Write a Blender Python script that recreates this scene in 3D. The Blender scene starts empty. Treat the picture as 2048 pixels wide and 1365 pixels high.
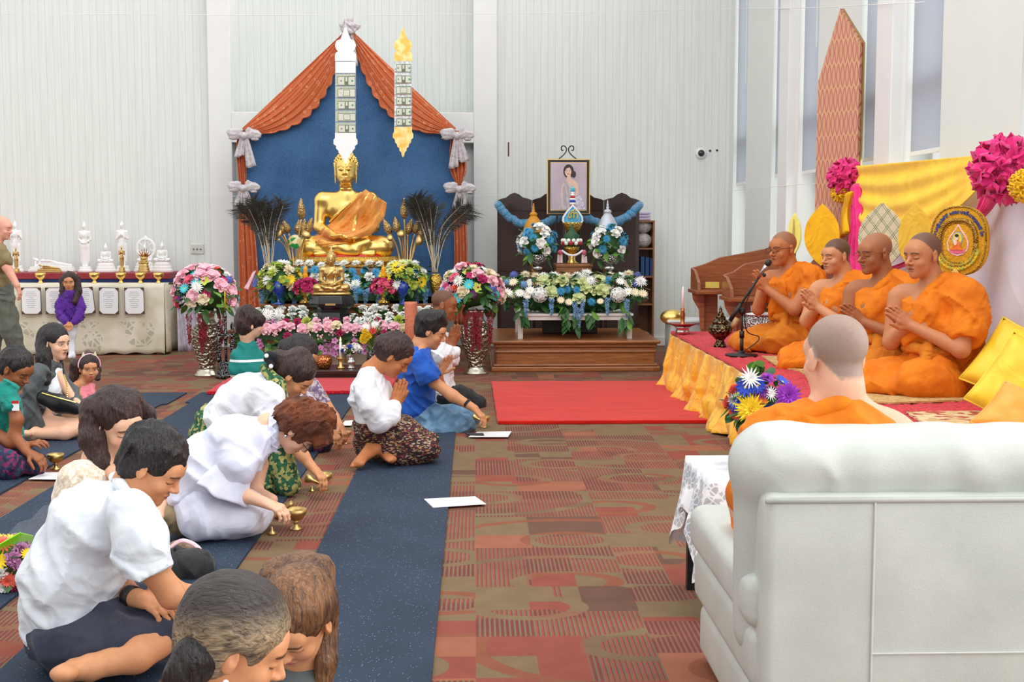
import bpy, bmesh, math, random
import numpy as np
from mathutils import Vector, Matrix, Euler
SC = bpy.context.scene
COL = SC.collection
rnd = random.Random(7)
# ---------------------------------------------------------------- camera
FPX, W_, H_ = 2500.0, 2048.0, 1365.0
CAMH = 1.42
PITCH = math.atan(222.5/FPX); YAW = math.atan(74.0/FPX)
cam = bpy.data.cameras.new('camera'); cam.sensor_width = 36.0; cam.lens = FPX/W_*36.0
camo = bpy.data.objects.new('camera', cam); COL.objects.link(camo)
camo.location = (0, 0, CAMH); camo.rotation_euler = (math.pi/2-PITCH, 0, -YAW)
cam.clip_end = 200
cam.dof.use_dof = False
SC.camera = camo
RM = camo.rotation_euler.to_matrix()
def ray(px, py):
    return RM @ Vector(((px-W_/2)/FPX, -(py-H_/2)/FPX, -1.0))
C0 = Vector((0, 0, CAMH))
def G(px, py, z=0.0):            # pixel -> point on the horizontal plane z
    r = ray(px, py); return C0 + r*((z-CAMH)/r.z)
def D(px, py, Y):                # pixel -> point on the plane at depth Y
    r = ray(px, py); return C0 + r*(Y/r.y)
def WX(px, py, X):               # pixel -> point on the plane x = X
    r = ray(px, py); return C0 + r*(X/r.x)
# ---------------------------------------------------------------- world and light
SC.view_settings.view_transform = 'Standard'; SC.view_settings.look = 'None'
SC.view_settings.gamma = 1.0; SC.view_settings.use_curve_mapping = False
SC.view_settings.exposure = 0.42
wd = bpy.data.worlds.new('daylight'); SC.world = wd; wd.use_nodes = True
wn = wd.node_tree; wn.nodes.clear()
wo = wn.nodes.new('ShaderNodeOutputWorld'); wb = wn.nodes.new('ShaderNodeBackground')
wt = wn.nodes.new('ShaderNodeTexCoord'); ws = wn.nodes.new('ShaderNodeSeparateXYZ'); wr = wn.nodes.new('ShaderNodeValToRGB')
wn.links.new(wt.outputs['Generated'], ws.inputs[0])
wm = wn.nodes.new('ShaderNodeMath'); wm.operation = 'MULTIPLY_ADD'; wm.inputs[1].default_value = .5; wm.inputs[2].default_value = .5
wn.links.new(ws.outputs['Z'], wm.inputs[0]); wn.links.new(wm.outputs[0], wr.inputs[0])
e = wr.color_ramp.elements
e[0].position = 0.0; e[0].color = (.28, .28, .27, 1)
e[1].position = 1.0; e[1].color = (.98, .98, .97, 1)
for p_, c_ in ((.43, (.40, .40, .39, 1)), (.49, (.95, .95, .95, 1)), (.7, (1.0, 1.0, 1.0, 1))):
    q = e.new(p_); q.color = c_
wn.links.new(wr.outputs[0], wb.inputs[0])
wx_ = wn.nodes.new('ShaderNodeMapRange'); wn.links.new(ws.outputs['X'], wx_.inputs[0])      # the sky is brightest outside the row of windows
for i_, v_ in ((1, .25), (2, .8), (3, .92), (4, 2.6)): wx_.inputs[i_].default_value = v_
wn.links.new(wx_.outputs[0], wb.inputs[1])
wn.links.new(wb.outputs[0], wo.inputs[0])
def area(name, loc, target, sx, sy, power, color=(1, 1, 1)):
    l = bpy.data.lights.new(name, 'AREA'); l.shape = 'RECTANGLE'; l.size = sx; l.size_y = sy
    l.energy = power; l.color = color
    o = bpy.data.objects.new(name, l); COL.objects.link(o); o.location = loc
    o.rotation_euler = (Vector(target)-Vector(loc)).to_track_quat('-Z', 'Y').to_euler()
    return o
area('added_overhead_light', (-.5, 6.0, 6.2), (0, 9.5, 0), 6, 5, 150, (1, 1, .98))  # unseen area lamp added overhead for soft light; no ceiling is built
area('added_modelling_light', (2.6, 3.0, 5.8), (0, 9, .8), 4, 3, 40, (1, 1, 1))  # area lamp added at upper right to model the forms, not a window
# ---------------------------------------------------------------- materials
MATS = {}
def s2l(c):
    return tuple((v/12.92 if v <= .04045 else ((v+.055)/1.055)**2.4) for v in c)
def rgb(r, g, b): return s2l((r/255, g/255, b/255))
class NT:
    def __init__(s, m): s.t = m.node_tree; s.t.nodes.clear()
    def n(s, typ, **kw):
        nd = s.t.nodes.new('ShaderNode'+typ)
        for k, v in kw.items():
            if k.startswith('i_'):
                key = k[2:]; key = int(key) if key.isdigit() else key.replace('_', ' ')
                if isinstance(v, bpy.types.NodeSocket): s.t.links.new(v, nd.inputs[key])
                else: nd.inputs[key].default_value = v
            else: setattr(nd, k, v)
        return nd
    def m(s, op, a, b=0.0, c=None):
        nd = s.t.nodes.new('ShaderNodeMath'); nd.operation = op
        for i, v in enumerate((a, b, c)):
            if v is None: continue
            if isinstance(v, bpy.types.NodeSocket): s.t.links.new(v, nd.inputs[i])
            else: nd.inputs[i].default_value = v
        return nd.outputs[0]
    def mix(s, f, a, b, bt='MIX'):
        nd = s.t.nodes.new('ShaderNodeMix'); nd.data_type = 'RGBA'; nd.blend_type = bt
        for k, v in ((0, f), (6, a), (7, b)):
            if isinstance(v, bpy.types.NodeSocket): s.t.links.new(v, nd.inputs[k])
            else: nd.inputs[k].default_value = (tuple(v)+(1,))[:4] if k else v
        return nd.outputs[2]
    def ramp(s, f, stops, interp='LINEAR'):
        nd = s.t.nodes.new('ShaderNodeValToRGB'); nd.color_ramp.interpolation = interp
        el = nd.color_ramp.elements
        while len(el) > 1: el.remove(el[-1])
        el[0].position = stops[0][0]; el[0].color = tuple(stops[0][1])+(1,)
        for p, c in stops[1:]:
            q = el.new(p); q.color = tuple(c)+(1,)
        s.t.links.new(f, nd.inputs[0]); return nd.outputs[0]
    def out(s, col, rough=.6, metal=0.0, bump=None, bd=.01, bs=.5, alpha=None, trans=None, sheen=0, coat=0, sss=0, spec=.5, emit=None):
        p = s.t.nodes.new('ShaderNodeBsdfPrincipled'); o = s.t.nodes.new('ShaderNodeOutputMaterial')
        def put(k, v):
            if v is None: return
            if isinstance(v, bpy.types.NodeSocket): s.t.links.new(v, p.inputs[k])
            elif k in ('Base Color', 'Emission Color'): p.inputs[k].default_value = (tuple(v)+(1,))[:4]
            else: p.inputs[k].default_value = v
        put('Base Color', col); put('Roughness', rough); put('Metallic', metal); put('Alpha', alpha)
        put('Transmission Weight', trans); put('Sheen Weight', sheen); put('Coat Weight', coat)
        put('Specular IOR Level', spec)
        if sss: put('Subsurface Weight', sss); p.inputs['Subsurface Radius'].default_value = (.012, .004, .002); p.inputs['Subsurface Scale'].default_value = 1
        if emit: put('Emission Color', emit[0]); put('Emission Strength', emit[1])
        if bump is not None:
            b = s.t.nodes.new('ShaderNodeBump'); b.inputs['Strength'].default_value = bs; b.inputs['Distance'].default_value = bd
            s.t.links.new(bump, b.inputs['Height']); s.t.links.new(b.outputs[0], p.inputs['Normal'])
        s.t.links.new(p.outputs[0], o.inputs[0]); return p
def newmat(name):
    m = bpy.data.materials.new(name); m.use_nodes = True; MATS[name] = m; return m, NT(m)
def plain(name, c, rough=.6, metal=0.0, var=.06, scale=30, bump=.15, bd=.004, **kw):
    """plain material with a faint procedural variation"""
    if name in MATS: return MATS[name]
    m, t = newmat(name)
    tc = t.n('TexCoord'); nz = t.n('TexNoise', i_Vector=tc.outputs['Object'], i_Scale=scale, i_Detail=3.0)
    c = tuple(c)
    lo = tuple(v*(1-var) for v in c); hi = tuple(min(1, v*(1+var)) for v in c)
    col = t.ramp(nz.outputs['Fac'], ((.3, lo), (.7, hi)))
    t.out(col, rough, metal, bump=nz.outputs['Fac'] if bump else None, bd=bd, bs=bump, **kw)
    return m
def fabric(name, c, c2=None, scale=14, rough=.85, fold=.5, weave=True, sheen=.1, **kw):
    if name in MATS: return MATS[name]
    m, t = newmat(name)
    tc = t.n('TexCoord'); nz = t.n('TexNoise', i_Vector=tc.outputs['Object'], i_Scale=scale, i_Detail=2.0, i_Distortion=.6)
    c2 = c2 or tuple(v*.93 for v in c)
    fine = t.n('TexNoise', i_Vector=tc.outputs['Object'], i_Scale=500.0, i_Detail=1.0)
    col = t.ramp(nz.outputs['Fac'], ((.35, c2), (.65, c)))
    rn = t.n('TexNoise', i_Vector=tc.outputs['Object'], i_Scale=scale*.55, i_Detail=1.5, i_Distortion=1.6); rg = t.m('MULTIPLY', t.m('ABSOLUTE', t.m('SUBTRACT', rn.outputs['Fac'], .5)), -3.0)
    h = t.m('ADD', t.m('ADD', nz.outputs['Fac'], rg), t.m('MULTIPLY', fine.outputs['Fac'], .06))
    t.out(col, rough, 0, bump=h, bd=.02*fold, bs=.6, sheen=sheen, **kw)
    return m
def pattern(name, cols, scale=60, rough=.85, stretch=(1, 1, 1), kind='vor', bump=.2, metal=0):
    """patchy woven / printed pattern from a list of colours"""
    if name in MATS: return MATS[name]
    m, t = newmat(name)
    tc = t.n('TexCoord'); mp = t.n('Mapping', i_Vector=tc.outputs['Object'], i_Scale=stretch)
    v = t.n('TexVoronoi', i_Vector=mp.outputs[0], i_Scale=scale)
    sp = t.n('SeparateColor', i_0=v.outputs['Color'])
    n = len(cols)
    col = t.ramp(sp.outputs[0], [(i/n, c) for i, c in enumerate(cols)], 'CONSTANT')
    t.out(col, rough, metal, bump=v.outputs['Distance'], bd=.003, bs=bump)
    return m
# ---------------------------------------------------------------- mesh building
class MB:
    def __init__(s): s.v = []; s.f = []; s.c = None; s.mi = []
    def add(s, vs, fs, mi=0):
        o = len(s.v); s.v.extend([tuple(p) for p in vs]); s.f.extend([tuple(i+o for i in f) for f in fs])
        s.mi.extend([mi]*len(fs)); return s
    def box(s, a, b, mi=0, M=None):
        x0, y0, z0 = a; x1, y1, z1 = b
        vs = [Vector(p) for p in ((x0,y0,z0),(x1,y0,z0),(x1,y1,z0),(x0,y1,z0),(x0,y0,z1),(x1,y0,z1),(x1,y1,z1),(x0,y1,z1))]
        if M: vs = [M @ p for p in vs]
        return s.add(vs, ((0,3,2,1),(4,5,6,7),(0,1,5,4),(1,2,6,5),(2,3,7,6),(3,0,4,7)), mi)
    def tube(s, pts, rs, n=10, caps=True, mi=0, flat=None):
        pts = [Vector(p) for p in pts]
        if not hasattr(rs, '__len__'): rs = [rs]*len(pts)
        rings = []; up = None
        for i, p in enumerate(pts):
            d = (pts[min(i+1, len(pts)-1)]-pts[max(i-1, 0)])
            if d.length < 1e-9: d = Vector((0, 0, 1))
            d.normalize()
            if up is None: up = d.orthogonal().normalized()
            up = (up - d*up.dot(d)); up = up.normalized() if up.length > 1e-6 else d.orthogonal().normalized()
            w = d.cross(up); rings.append((p, up.copy(), w, rs[i]))
        vs = []; fs = []
        for p, u, w, r in rings:
            for k in range(n):
                a = 2*math.pi*k/n; vs.append(p + u*(math.cos(a)*r) + w*(math.sin(a)*r*(flat or 1)))
        for i in range(len(pts)-1):
            for k in range(n):
                k2 = (k+1) % n; fs.append((i*n+k, i*n+k2, (i+1)*n+k2, (i+1)*n+k))
        if caps: fs.append(tuple(range(n-1, -1, -1))); fs.append(tuple(range((len(pts)-1)*n, len(pts)*n)))
        return s.add(vs, fs, mi)
    def lathe(s, prof, c=(0, 0, 0), n=24, mi=0, sx=1, sy=1, M=None, wob=None):
        vs = []; fs = []
        for j, (r, z) in enumerate(prof):
            for k in range(n):
                a = 2*math.pi*k/n; rr = r*(wob(a, j) if wob else 1)
                p = Vector((math.cos(a)*rr*sx, math.sin(a)*rr*sy, z))
                if M: p = M @ p
                vs.append(p+Vector(c))
        for j in range(len(prof)-1):
            for k in range(n):
                k2 = (k+1) % n; fs.append((j*n+k, j*n+k2, (j+1)*n+k2, (j+1)*n+k))
        fs.append(tuple(range(n-1, -1, -1))); fs.append(tuple(range((len(prof)-1)*n, len(prof)*n)))
        return s.add(vs, fs, mi)
    def ball(s, c, r, n=12, m=8, mi=0, M=None):
        if not hasattr(r, '__len__'): r = (r, r, r)
        vs = []; fs = []; c = Vector(c)
        for j in range(m+1):
            t = math.pi*j/m
            for k in range(n):
                a = 2*math.pi*k/n
                p = Vector((math.sin(t)*math.cos(a)*r[0], math.sin(t)*math.sin(a)*r[1], math.cos(t)*r[2]))
                vs.append(c + (M @ p if M else p))
        for j in range(m):
            for k in range(n):
                k2 = (k+1) % n; fs.append((j*n+k, (j+1)*n+k, (j+1)*n+k2, j*n+k2))
        return s.add(vs, fs, mi)
    def grid(s, fn, nu, nv, mi=0, closed_u=False):
        vs = [fn(i/nu, j/nv) for j in range(nv+1) for i in range(nu+1)]
        fs = [(j*(nu+1)+i, j*(nu+1)+i+1, (j+1)*(nu+1)+i+1, (j+1)*(nu+1)+i) for j in range(nv) for i in range(nu)]
        return s.add(vs, fs, mi)
    def prism(s, poly, fn, d, mi=0):
        """poly: 2D outline; fn(u,v,w)->point ; extruded w from 0 to d"""
        n = len(poly)
        vs = [fn(u, v, 0) for u, v in poly]+[fn(u, v, d) for u, v in poly]
        fs = [tuple(range(n)), tuple(range(2*n-1, n-1, -1))]+[(i, i+n, (i+1) % n+n, (i+1) % n) for i in range(n)]
        return s.add(vs, fs, mi)
def wloc(o):
    v = Vector((0, 0, 0))
    while o is not None: v += o.location; o = o.parent
    return v
def obj(name, mb, mat=None, parent=None, smooth=False, local=False, mods=(), solid=0, bevel=0, sub=0, fixn=True, origin=None):
    me = bpy.data.meshes.new(name)
    vs = np.array([tuple(p) for p in mb.v], dtype=np.float64).reshape(-1, 3)
    if parent is not None:
        off = Vector((0, 0, 0)) if local else wloc(parent); loc = Vector((0, 0, 0))
    else:
        if local: off = loc = Vector((0, 0, 0))
        elif origin is not None: off = loc = Vector(origin)
        else:
            lo, hi = vs.min(0), vs.max(0); off = loc = Vector(((lo[0]+hi[0])/2, (lo[1]+hi[1])/2, lo[2]))
    vs = vs - np.array(off)
    me.from_pydata(vs.tolist(), [], mb.f)
    me.validate()
    if fixn:
        b = bmesh.new(); b.from_mesh(me); bmesh.ops.remove_doubles(b, verts=b.verts, dist=1e-6)
        bmesh.ops.recalc_face_normals(b, faces=b.faces); b.to_mesh(me); b.free()
    ms = mat if isinstance(mat, (list, tuple)) else [mat]
    for m in ms:
        if m: me.materials.append(m)
    if len(ms) > 1 and len(me.polygons) == len(mb.mi): me.polygons.foreach_set('material_index', mb.mi)
    if smooth: me.polygons.foreach_set('use_smooth', [True]*len(me.polygons))
    o = bpy.data.objects.new(name, me); COL.objects.link(o); o.location = loc
    if parent is not None: o.parent = parent
    if bevel: md = o.modifiers.new('b', 'BEVEL'); md.width = bevel; md.segments = 2; md.limit_method = 'ANGLE'
    if solid: md = o.modifiers.new('s', 'SOLIDIFY'); md.thickness = solid; md.offset = 0
    if sub: md = o.modifiers.new('u', 'SUBSURF'); md.levels = sub; md.render_levels = sub
    return o
def thing(name, label, cat, loc=(0, 0, 0), group=None, rotz=0):
    o = bpy.data.objects.new(name, None); COL.objects.link(o); o.location = loc; o.rotation_euler = (0, 0, rotz)
    o.empty_display_size = .1
    return tag(o, label, cat, group)
def tag(o, label, cat, group=None, kind=None):
    o['label'] = label; o['category'] = cat
    if group: o['group'] = group
    if kind: o['kind'] = kind
    return o
def struct(o, label=None):
    o['kind'] = 'structure'
    if label: o['label'] = label
    return o
def dup(r, loc=None, rotz=None, label=None, scale=None, parent=None, name=None):
    c = r.copy(); COL.objects.link(c)
    if parent is not None: c.parent = parent
    if loc is not None: c.location = loc
    if rotz is not None: c.rotation_euler = (0, 0, rotz)
    if scale is not None: c.scale = (scale,)*3 if not hasattr(scale, '__len__') else scale
    if label: c['label'] = label
    for ch in list(r.children): dup(ch, parent=c)
    return c
def lerp(a, b, t): return a+(b-a)*t
def spline(pts, n):
    """Catmull-Rom through tuples"""
    P = [np.array(p, float) for p in pts]; P = [2*P[0]-P[1]]+P+[2*P[-1]-P[-2]]
    out = []
    segs = len(P)-3
    for i in range(segs):
        p0, p1, p2, p3 = P[i:i+4]
        for k in range(n):
            t = k/n; out.append(.5*((2*p1)+(-p0+p2)*t+(2*p0-5*p1+4*p2-p3)*t*t+(-p0+3*p1-3*p2+p3)*t**3))
    out.append(P[-2]); return [tuple(p) for p in out]
# ================================================================ the room
def mat_carpet():
    m, t = newmat('patterned_carpet')
    tc = t.n('TexCoord'); sp = t.n('SeparateXYZ', i_0=tc.outputs['Object'])
    T = .61
    X = t.m('DIVIDE', sp.outputs[0], T); Y = t.m('DIVIDE', sp.outputs[1], T)
    ix = t.m('FLOOR', X); iy = t.m('FLOOR', Y); fx = t.m('FRACT', X); fy = t.m('FRACT', Y)
    def wn(a, b, c):
        cb = t.n('CombineXYZ', i_0=a, i_1=b, i_2=c); w = t.n('TexWhiteNoise', i_Vector=cb.outputs[0]); return w.outputs['Value'], w.outputs['Color']
    base = rgb(136, 114, 87); salmon = rgb(166, 106, 82); red = rgb(154, 84, 72); brown = rgb(116, 86, 72); dark = rgb(104, 66, 66)
    # split each tile at random lines into four rectangles
    r1, c1 = wn(ix, iy, 1.0); s1 = t.n('SeparateColor', i_0=c1)
    sx_ = t.m('MULTIPLY_ADD', s1.outputs[0], .5, .25); sy_ = t.m('MULTIPLY_ADD', s1.outputs[1], .5, .25)
    qx = t.m('GREATER_THAN', fx, sx_); qy = t.m('GREATER_THAN', fy, sy_)
    cellx = t.m('MULTIPLY_ADD', qx, .5, ix); celly = t.m('MULTIPLY_ADD', qy, .5, iy)
    r2, c2 = wn(cellx, celly, 5.0)
    col = t.ramp(r2, ((0, base), (.28, salmon), (.46, base), (.56, brown), (.72, red), (.86, base)), 'CONSTANT')
    # smaller blocks
    bx = t.m('FLOOR', t.m('MULTIPLY', X, 3.0)); by = t.m('FLOOR', t.m('MULTIPLY', Y, 3.0))
    r3, c3 = wn(bx, by, 9.0)
    col = t.mix(t.m('GREATER_THAN', r3, .86), col, red)
    col = t.mix(t.m('LESS_THAN', r3, .14), col, base)
    # curved bands
    s3 = t.n('SeparateColor', i_0=wn(ix, iy, 3.0)[1])
    gx = t.m('MULTIPLY', t.m('SUBTRACT', fx, s3.outputs[0]), .6); gy = t.m('MULTIPLY', t.m('SUBTRACT', fy, s3.outputs[1]), .6)
    dd = t.m('SQRT', t.m('ADD', t.m('MULTIPLY', gx, gx), t.m('MULTIPLY', t.m('MULTIPLY', gy, gy), 2.2)))
    ring = t.m('LESS_THAN', t.m('ABSOLUTE', t.m('SUBTRACT', t.m('FRACT', t.m('MULTIPLY', dd, 2.6)), .5)), .09)
    # stripes running away from the camera
    r4, c4 = wn(cellx, celly, 11.0)
    r5, c5 = wn(t.m('FLOOR', t.m('MULTIPLY', X, 2.0)), t.m('FLOOR', t.m('MULTIPLY', Y, 4.0)), 13.0)
    on = t.m('GREATER_THAN', t.m('MULTIPLY_ADD', r5, .35, r4), .62)
    ph = t.m('FRACT', t.m('MULTIPLY', X, 34.0))
    st = t.m('MULTIPLY', t.m('LESS_THAN', ph, .42), on)
    st2 = t.m('MULTIPLY', t.m('LESS_THAN', t.m('ABSOLUTE', t.m('SUBTRACT', ph, .48)), .12), on)
    scol = t.mix(t.m('GREATER_THAN', r3, .5), rgb(164, 84, 76), rgb(136, 68, 68))
    notring = t.m('SUBTRACT', 1.0, ring)
    col = t.mix(t.m('MULTIPLY', on, .6), col, base)
    col = t.mix(t.m('MULTIPLY', st, notring), col, scol)
    col = t.mix(t.m('MULTIPLY', st2, t.m('MULTIPLY', notring, .7)), col, dark)
    rc = t.mix(t.m('GREATER_THAN', s3.outputs[2], .5), base, rgb(150, 92, 70))
    col = t.mix(t.m('MULTIPLY', ring, t.m('SUBTRACT', 1.0, on)), col, rc)
    # thread grain
    g1 = t.n('TexNoise', i_Vector=tc.outputs['Object'], i_Scale=420.0, i_Detail=2.0)
    g2 = t.n('TexNoise', i_Vector=tc.outputs['Object'], i_Scale=9.0, i_Detail=2.0)
    col = t.mix(.8, col, t.ramp(g1.outputs['Fac'], ((.3, (.5,)*3), (.7, (1.0,)*3))), 'MULTIPLY')
    col = t.mix(.25, col, t.ramp(g2.outputs['Fac'], ((.35, (.38,)*3), (.65, (.6,)*3))), 'OVERLAY')
    t.out(col, .95, bump=g1.outputs['Fac'], bd=.004, bs=.5, spec=.15)
    return m
def mat_planks():
    m, t = newmat('painted_white_planks')
    tc = t.n('TexCoord'); sp = t.n('SeparateXYZ', i_0=tc.outputs['Object'])
    u = t.m('ADD', sp.outputs[0], sp.outputs[1])
    nz = t.n('TexNoise', i_Vector=tc.outputs['Object'], i_Scale=1.3, i_Detail=4.0)
    w = t.m('MULTIPLY', t.m('SUBTRACT', nz.outputs['Fac'], .5), .006)
    f = t.m('FRACT', t.m('DIVIDE', t.m('ADD', u, w), .0868))
    d = t.m('ABSOLUTE', t.m('SUBTRACT', f, .5))
    g = t.m('LESS_THAN', d, .022)
    mp = t.n('Mapping', i_Vector=tc.outputs['Object'], i_Scale=(30, 30, 1.2)); st = t.n('TexNoise', i_Vector=mp.outputs[0], i_Scale=1.5, i_Detail=5.0)
    col = t.ramp(st.outputs['Fac'], ((.3, rgb(218, 223, 218)), (.7, rgb(228, 232, 228))))
    col = t.mix(g, col, rgb(198, 202, 196))
    h = t.m('SUBTRACT', t.m('MULTIPLY', st.outputs['Fac'], .15), t.m('SMOOTH_MIN', t.m('MULTIPLY', t.m('SUBTRACT', .06, d), 18.0), 1.0, .1))
    hh = t.m('MAXIMUM', t.m('MULTIPLY', t.m('SUBTRACT', .03, d), 33.0), 0.0)
    t.out(col, .5, bump=t.m('SUBTRACT', t.m('MULTIPLY', st.outputs['Fac'], .12), hh), bd=.002, bs=.5)
    return m
M_carpet = mat_carpet(); M_plank = mat_planks()
M_wall = plain('white_paint', rgb(224, 227, 222), .5, var=.02, scale=3, bump=.05)
M_trim = plain('white_trim_paint', rgb(232, 233, 230), .4, var=.02, scale=5, bump=.05)
XR = 3.1; YB = 15.3
fl = obj('floor', MB().box((-9, 0.5, -.1), (XR+.3, YB+.4, 0)), M_carpet, origin=(0, 0, 0)); struct(fl, 'red and olive patterned carpet tile floor')
def S(px): return (px-950.0)/2500.0
xa, xb, xc, xd = S(432)*YB, S(476)*YB, S(948)*YB, S(994)*YB
zt = CAMH+(460-231)*YB/FPX
def wallpiece(name, a, b, mat, lab=None, bevel=0):
    o = obj(name, MB().box(a, b), mat, origin=(0, 0, 0), bevel=bevel); return struct(o, lab)
wallpiece('wall_back', (-9, YB, 0), (xa, YB+.2, 5.6), M_plank, 'white painted plank wall behind the altar')
wallpiece('wall_back', (xd, YB, 0), (XR+.3, YB+.2, 5.6), M_plank, 'white painted plank wall behind the folding screen')
wallpiece('wall_back', (xb, YB+.28, zt-.1), (xc, YB+.5, 5.6), M_plank, 'recessed plank panel above the altar')
wallpiece('wall_back', (xb-.05, YB+.1, 0), (xd+.02, YB+.3, zt), M_wall, 'smooth white wall under the recessed panel')
wallpiece('trim_1', (xa, YB-.12, 0), (xb, YB+.4, 5.6), M_trim, 'white pillar left of the altar', .008)
wallpiece('trim_2', (xc, YB-.12, 0), (xd, YB+.4, 5.6), M_trim, 'white pillar right of the altar', .008)
wallpiece('trim_3', (xb, YB-.12, zt-.36), (xc, YB+.25, zt), M_trim, 'white beam above the altar', .008)
wallpiece('baseboard_back', (-9, YB-.03, 0), (xa, YB+.01, .1), M_trim)
wallpiece('baseboard_back', (xd, YB-.03, 0), (XR, YB+.01, .1), M_trim)
# right wall with its row of windows
ZS = .75; ZT = 5.1
wins = [(14.33, 15.05, 'A'), (12.45, 13.1, 'B'), (11.37, 12.02, 'A'), (9.45, 10.1, 'B'), (8.33, 9.02, 'A'), (6.45, 7.1, 'B')]
mb = MB(); edges = sorted(wins)
y0 = 4.6
mb.box((XR, y0, 0), (XR+.3, YB, ZS)); mb.box((XR, y0, ZT), (XR+.3, YB, 5.6))
for a, b, k in edges:
    mb.box((XR, y0, ZS), (XR+.3, a, ZT)); y0 = b
mb.box((XR, y0, ZS), (XR+.3, YB, ZT))
o = obj('wall_right', mb, M_wall, origin=(0, 0, 0)); struct(o, 'white wall with tall narrow windows')
for i, yc in enumerate((12.05, 9.05, 6.1)):
    wallpiece('trim_%d' % (i+4), (XR-.1, yc, 0), (XR+.05, yc+.36, 5.6), M_trim, 'white pilaster between the tall windows', .006)
M_glass, t_ = newmat('window_glass')
tr = t_.n('BsdfTransparent', i_Color=(.97, .99, 1, 1)); gl = t_.n('BsdfGlossy', i_Roughness=.03)
mx = t_.n('MixShader', i_0=.05, i_1=tr.outputs[0], i_2=gl.outputs[0]); oo = t_.n('OutputMaterial', i_0=mx.outputs[0])
M_blind, t_ = newmat('grey_blind_fabric')
tc = t_.n('TexCoord'); nz = t_.n('TexNoise', i_Vector=tc.outputs['Object'], i_Scale=260.0, i_Detail=1.0)
cc = t_.ramp(nz.outputs['Fac'], ((.35, rgb(180, 182, 188)), (.65, rgb(210, 212, 218))))
df = t_.n('BsdfDiffuse', i_Color=cc); tl = t_.n('BsdfTranslucent', i_Color=rgb(214, 216, 222)+(1,)); mx = t_.n('MixShader', i_0=.62, i_1=df.outputs[0], i_2=tl.outputs[0])
t_.n('OutputMaterial', i_0=mx.outputs[0])
for i, (a, b, k) in enumerate(wins):
    r = thing('window_%d' % (i+1), 'tall narrow window with a white frame', 'window', (XR+.25, (a+b)/2, ZS)); struct(r)
    f = MB(); x0, x1 = XR+.19, XR+.27
    f.box((x0, a, ZS), (x1, a+.05, ZT)); f.box((x0, b-.05, ZS), (x1, b, ZT)); f.box((x0, a, ZS), (x1, b, ZS+.06)); f.box((x0, a, ZT-.06), (x1, b, ZT))
    f.box((x0-.03, a, 2.40), (x1, b, 2.52)); f.box((x0, (a+b)/2-.02, ZS), (x1, (a+b)/2+.02, 2.4))
    obj('window_frame', f, M_trim, r)
    obj('window_pane', MB().box((XR+.225, a+.04, ZS+.05), (XR+.235, b-.04, ZT-.05)), M_glass, r)
    zb = 1.965 if k == 'A' else 1.985
    bl = thing('roller_blind', '', 'blind', (XR+.04, (a+b)/2, zb))
    tag(bl, ['grey roller blind nearest the back wall, left of all the others', 'narrow grey blind, second from the back wall', 'grey blind left of the tall pointed pink-gold panel',
             'grey blind just right of the tall pointed pink-gold panel', 'wide grey blind above the left part of the yellow drape', 'grey blind at the right photo edge above the large pink rosette'][i],
        'blind', 'grey roller blinds on the tall windows')
    obj('blind_fabric', MB().box((XR+.035, a+.01, zb), (XR+.038, b-.03, ZT-.02)), M_blind, bl)
    obj('bottom_rail', MB().box((XR+.03, a+.005, zb-.02), (XR+.045, b-.025, zb+.012)), M_trim, bl, bevel=.003)
    obj('roller', MB().tube([(XR+.05, a, ZT-.02), (XR+.05, b, ZT-.02)], .03), M_trim, bl)
    c = MB(); yc = a-.02
    c.tube([(XR-.02, yc, ZT-.05), (XR-.02, yc, 3.1), (XR-.02, yc+.015, 3.06), (XR-.02, yc+.03, 3.1), (XR-.02, yc+.03, ZT-.05)], .002, 5)
    obj('pull_cord', c, M_trim, bl)
# ---------------------------------------------------------------- wires and fittings
M_wire = plain('white_string', rgb(238, 238, 236), .6, var=.02)
M_black = plain('black_paint', rgb(22, 22, 24), .45, var=.1)
M_steel = plain('steel', rgb(190, 190, 188), .25, 1.0, var=.05)
M_darkdot = plain('dark_plastic', rgb(30, 30, 32), .4)
w = MB()
P = [D(-60, 28, 14.9), D(500, 30, 14.9), D(808, 30, 14.9), D(1200, 24, 14.9), D(1440, 18, 14.9), WX(1600, 16, XR-.12), WX(1850, 4, XR-.12)]
w.tube(spline(P, 6), .003, 5)
tag(obj('hanging_string', w, M_wire, smooth=True), 'thin white string strung high across the room', 'string', 'white strings strung along the walls')
w = MB(); P = [D(-30, 353, 15.0), D(200, 362, 15.0), D(440, 392, 15.0), D(1000, 392, 15.0), D(1380, 388, 15.0), WX(1480, 380, XR-.12), WX(1640, 366, XR-.12)]
w.tube(spline(P, 5), .0025, 5)
tag(obj('hanging_string', w, M_wire, smooth=True), 'thin white string strung at eye level along the plank wall', 'string', 'white strings strung along the walls')
# light switch
sw = thing('light_switch', 'white three-button switch plate on the plank wall left of the altar', 'switch', D(395, 508, YB))
a = D(382, 489, YB); b = D(408, 508, YB)
obj('switch_plate', MB().box((a.x, YB-.018, b.z), (b.x, YB+.001, a.z)), plain('ivory_plate', rgb(205, 206, 196), .4), sw, bevel=.004)
for px in (388, 395, 402):
    c = D(px, 498.5, YB); obj('switch_button', MB().lathe([(.009, 0), (.009, .012), (.006, .016)], M=Matrix.Rotation(math.pi/2, 4, 'X'), c=(c.x, YB-.016, c.z), n=12), plain('grey_knob', rgb(110, 110, 106), .4, .4), sw, smooth=True)
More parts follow.
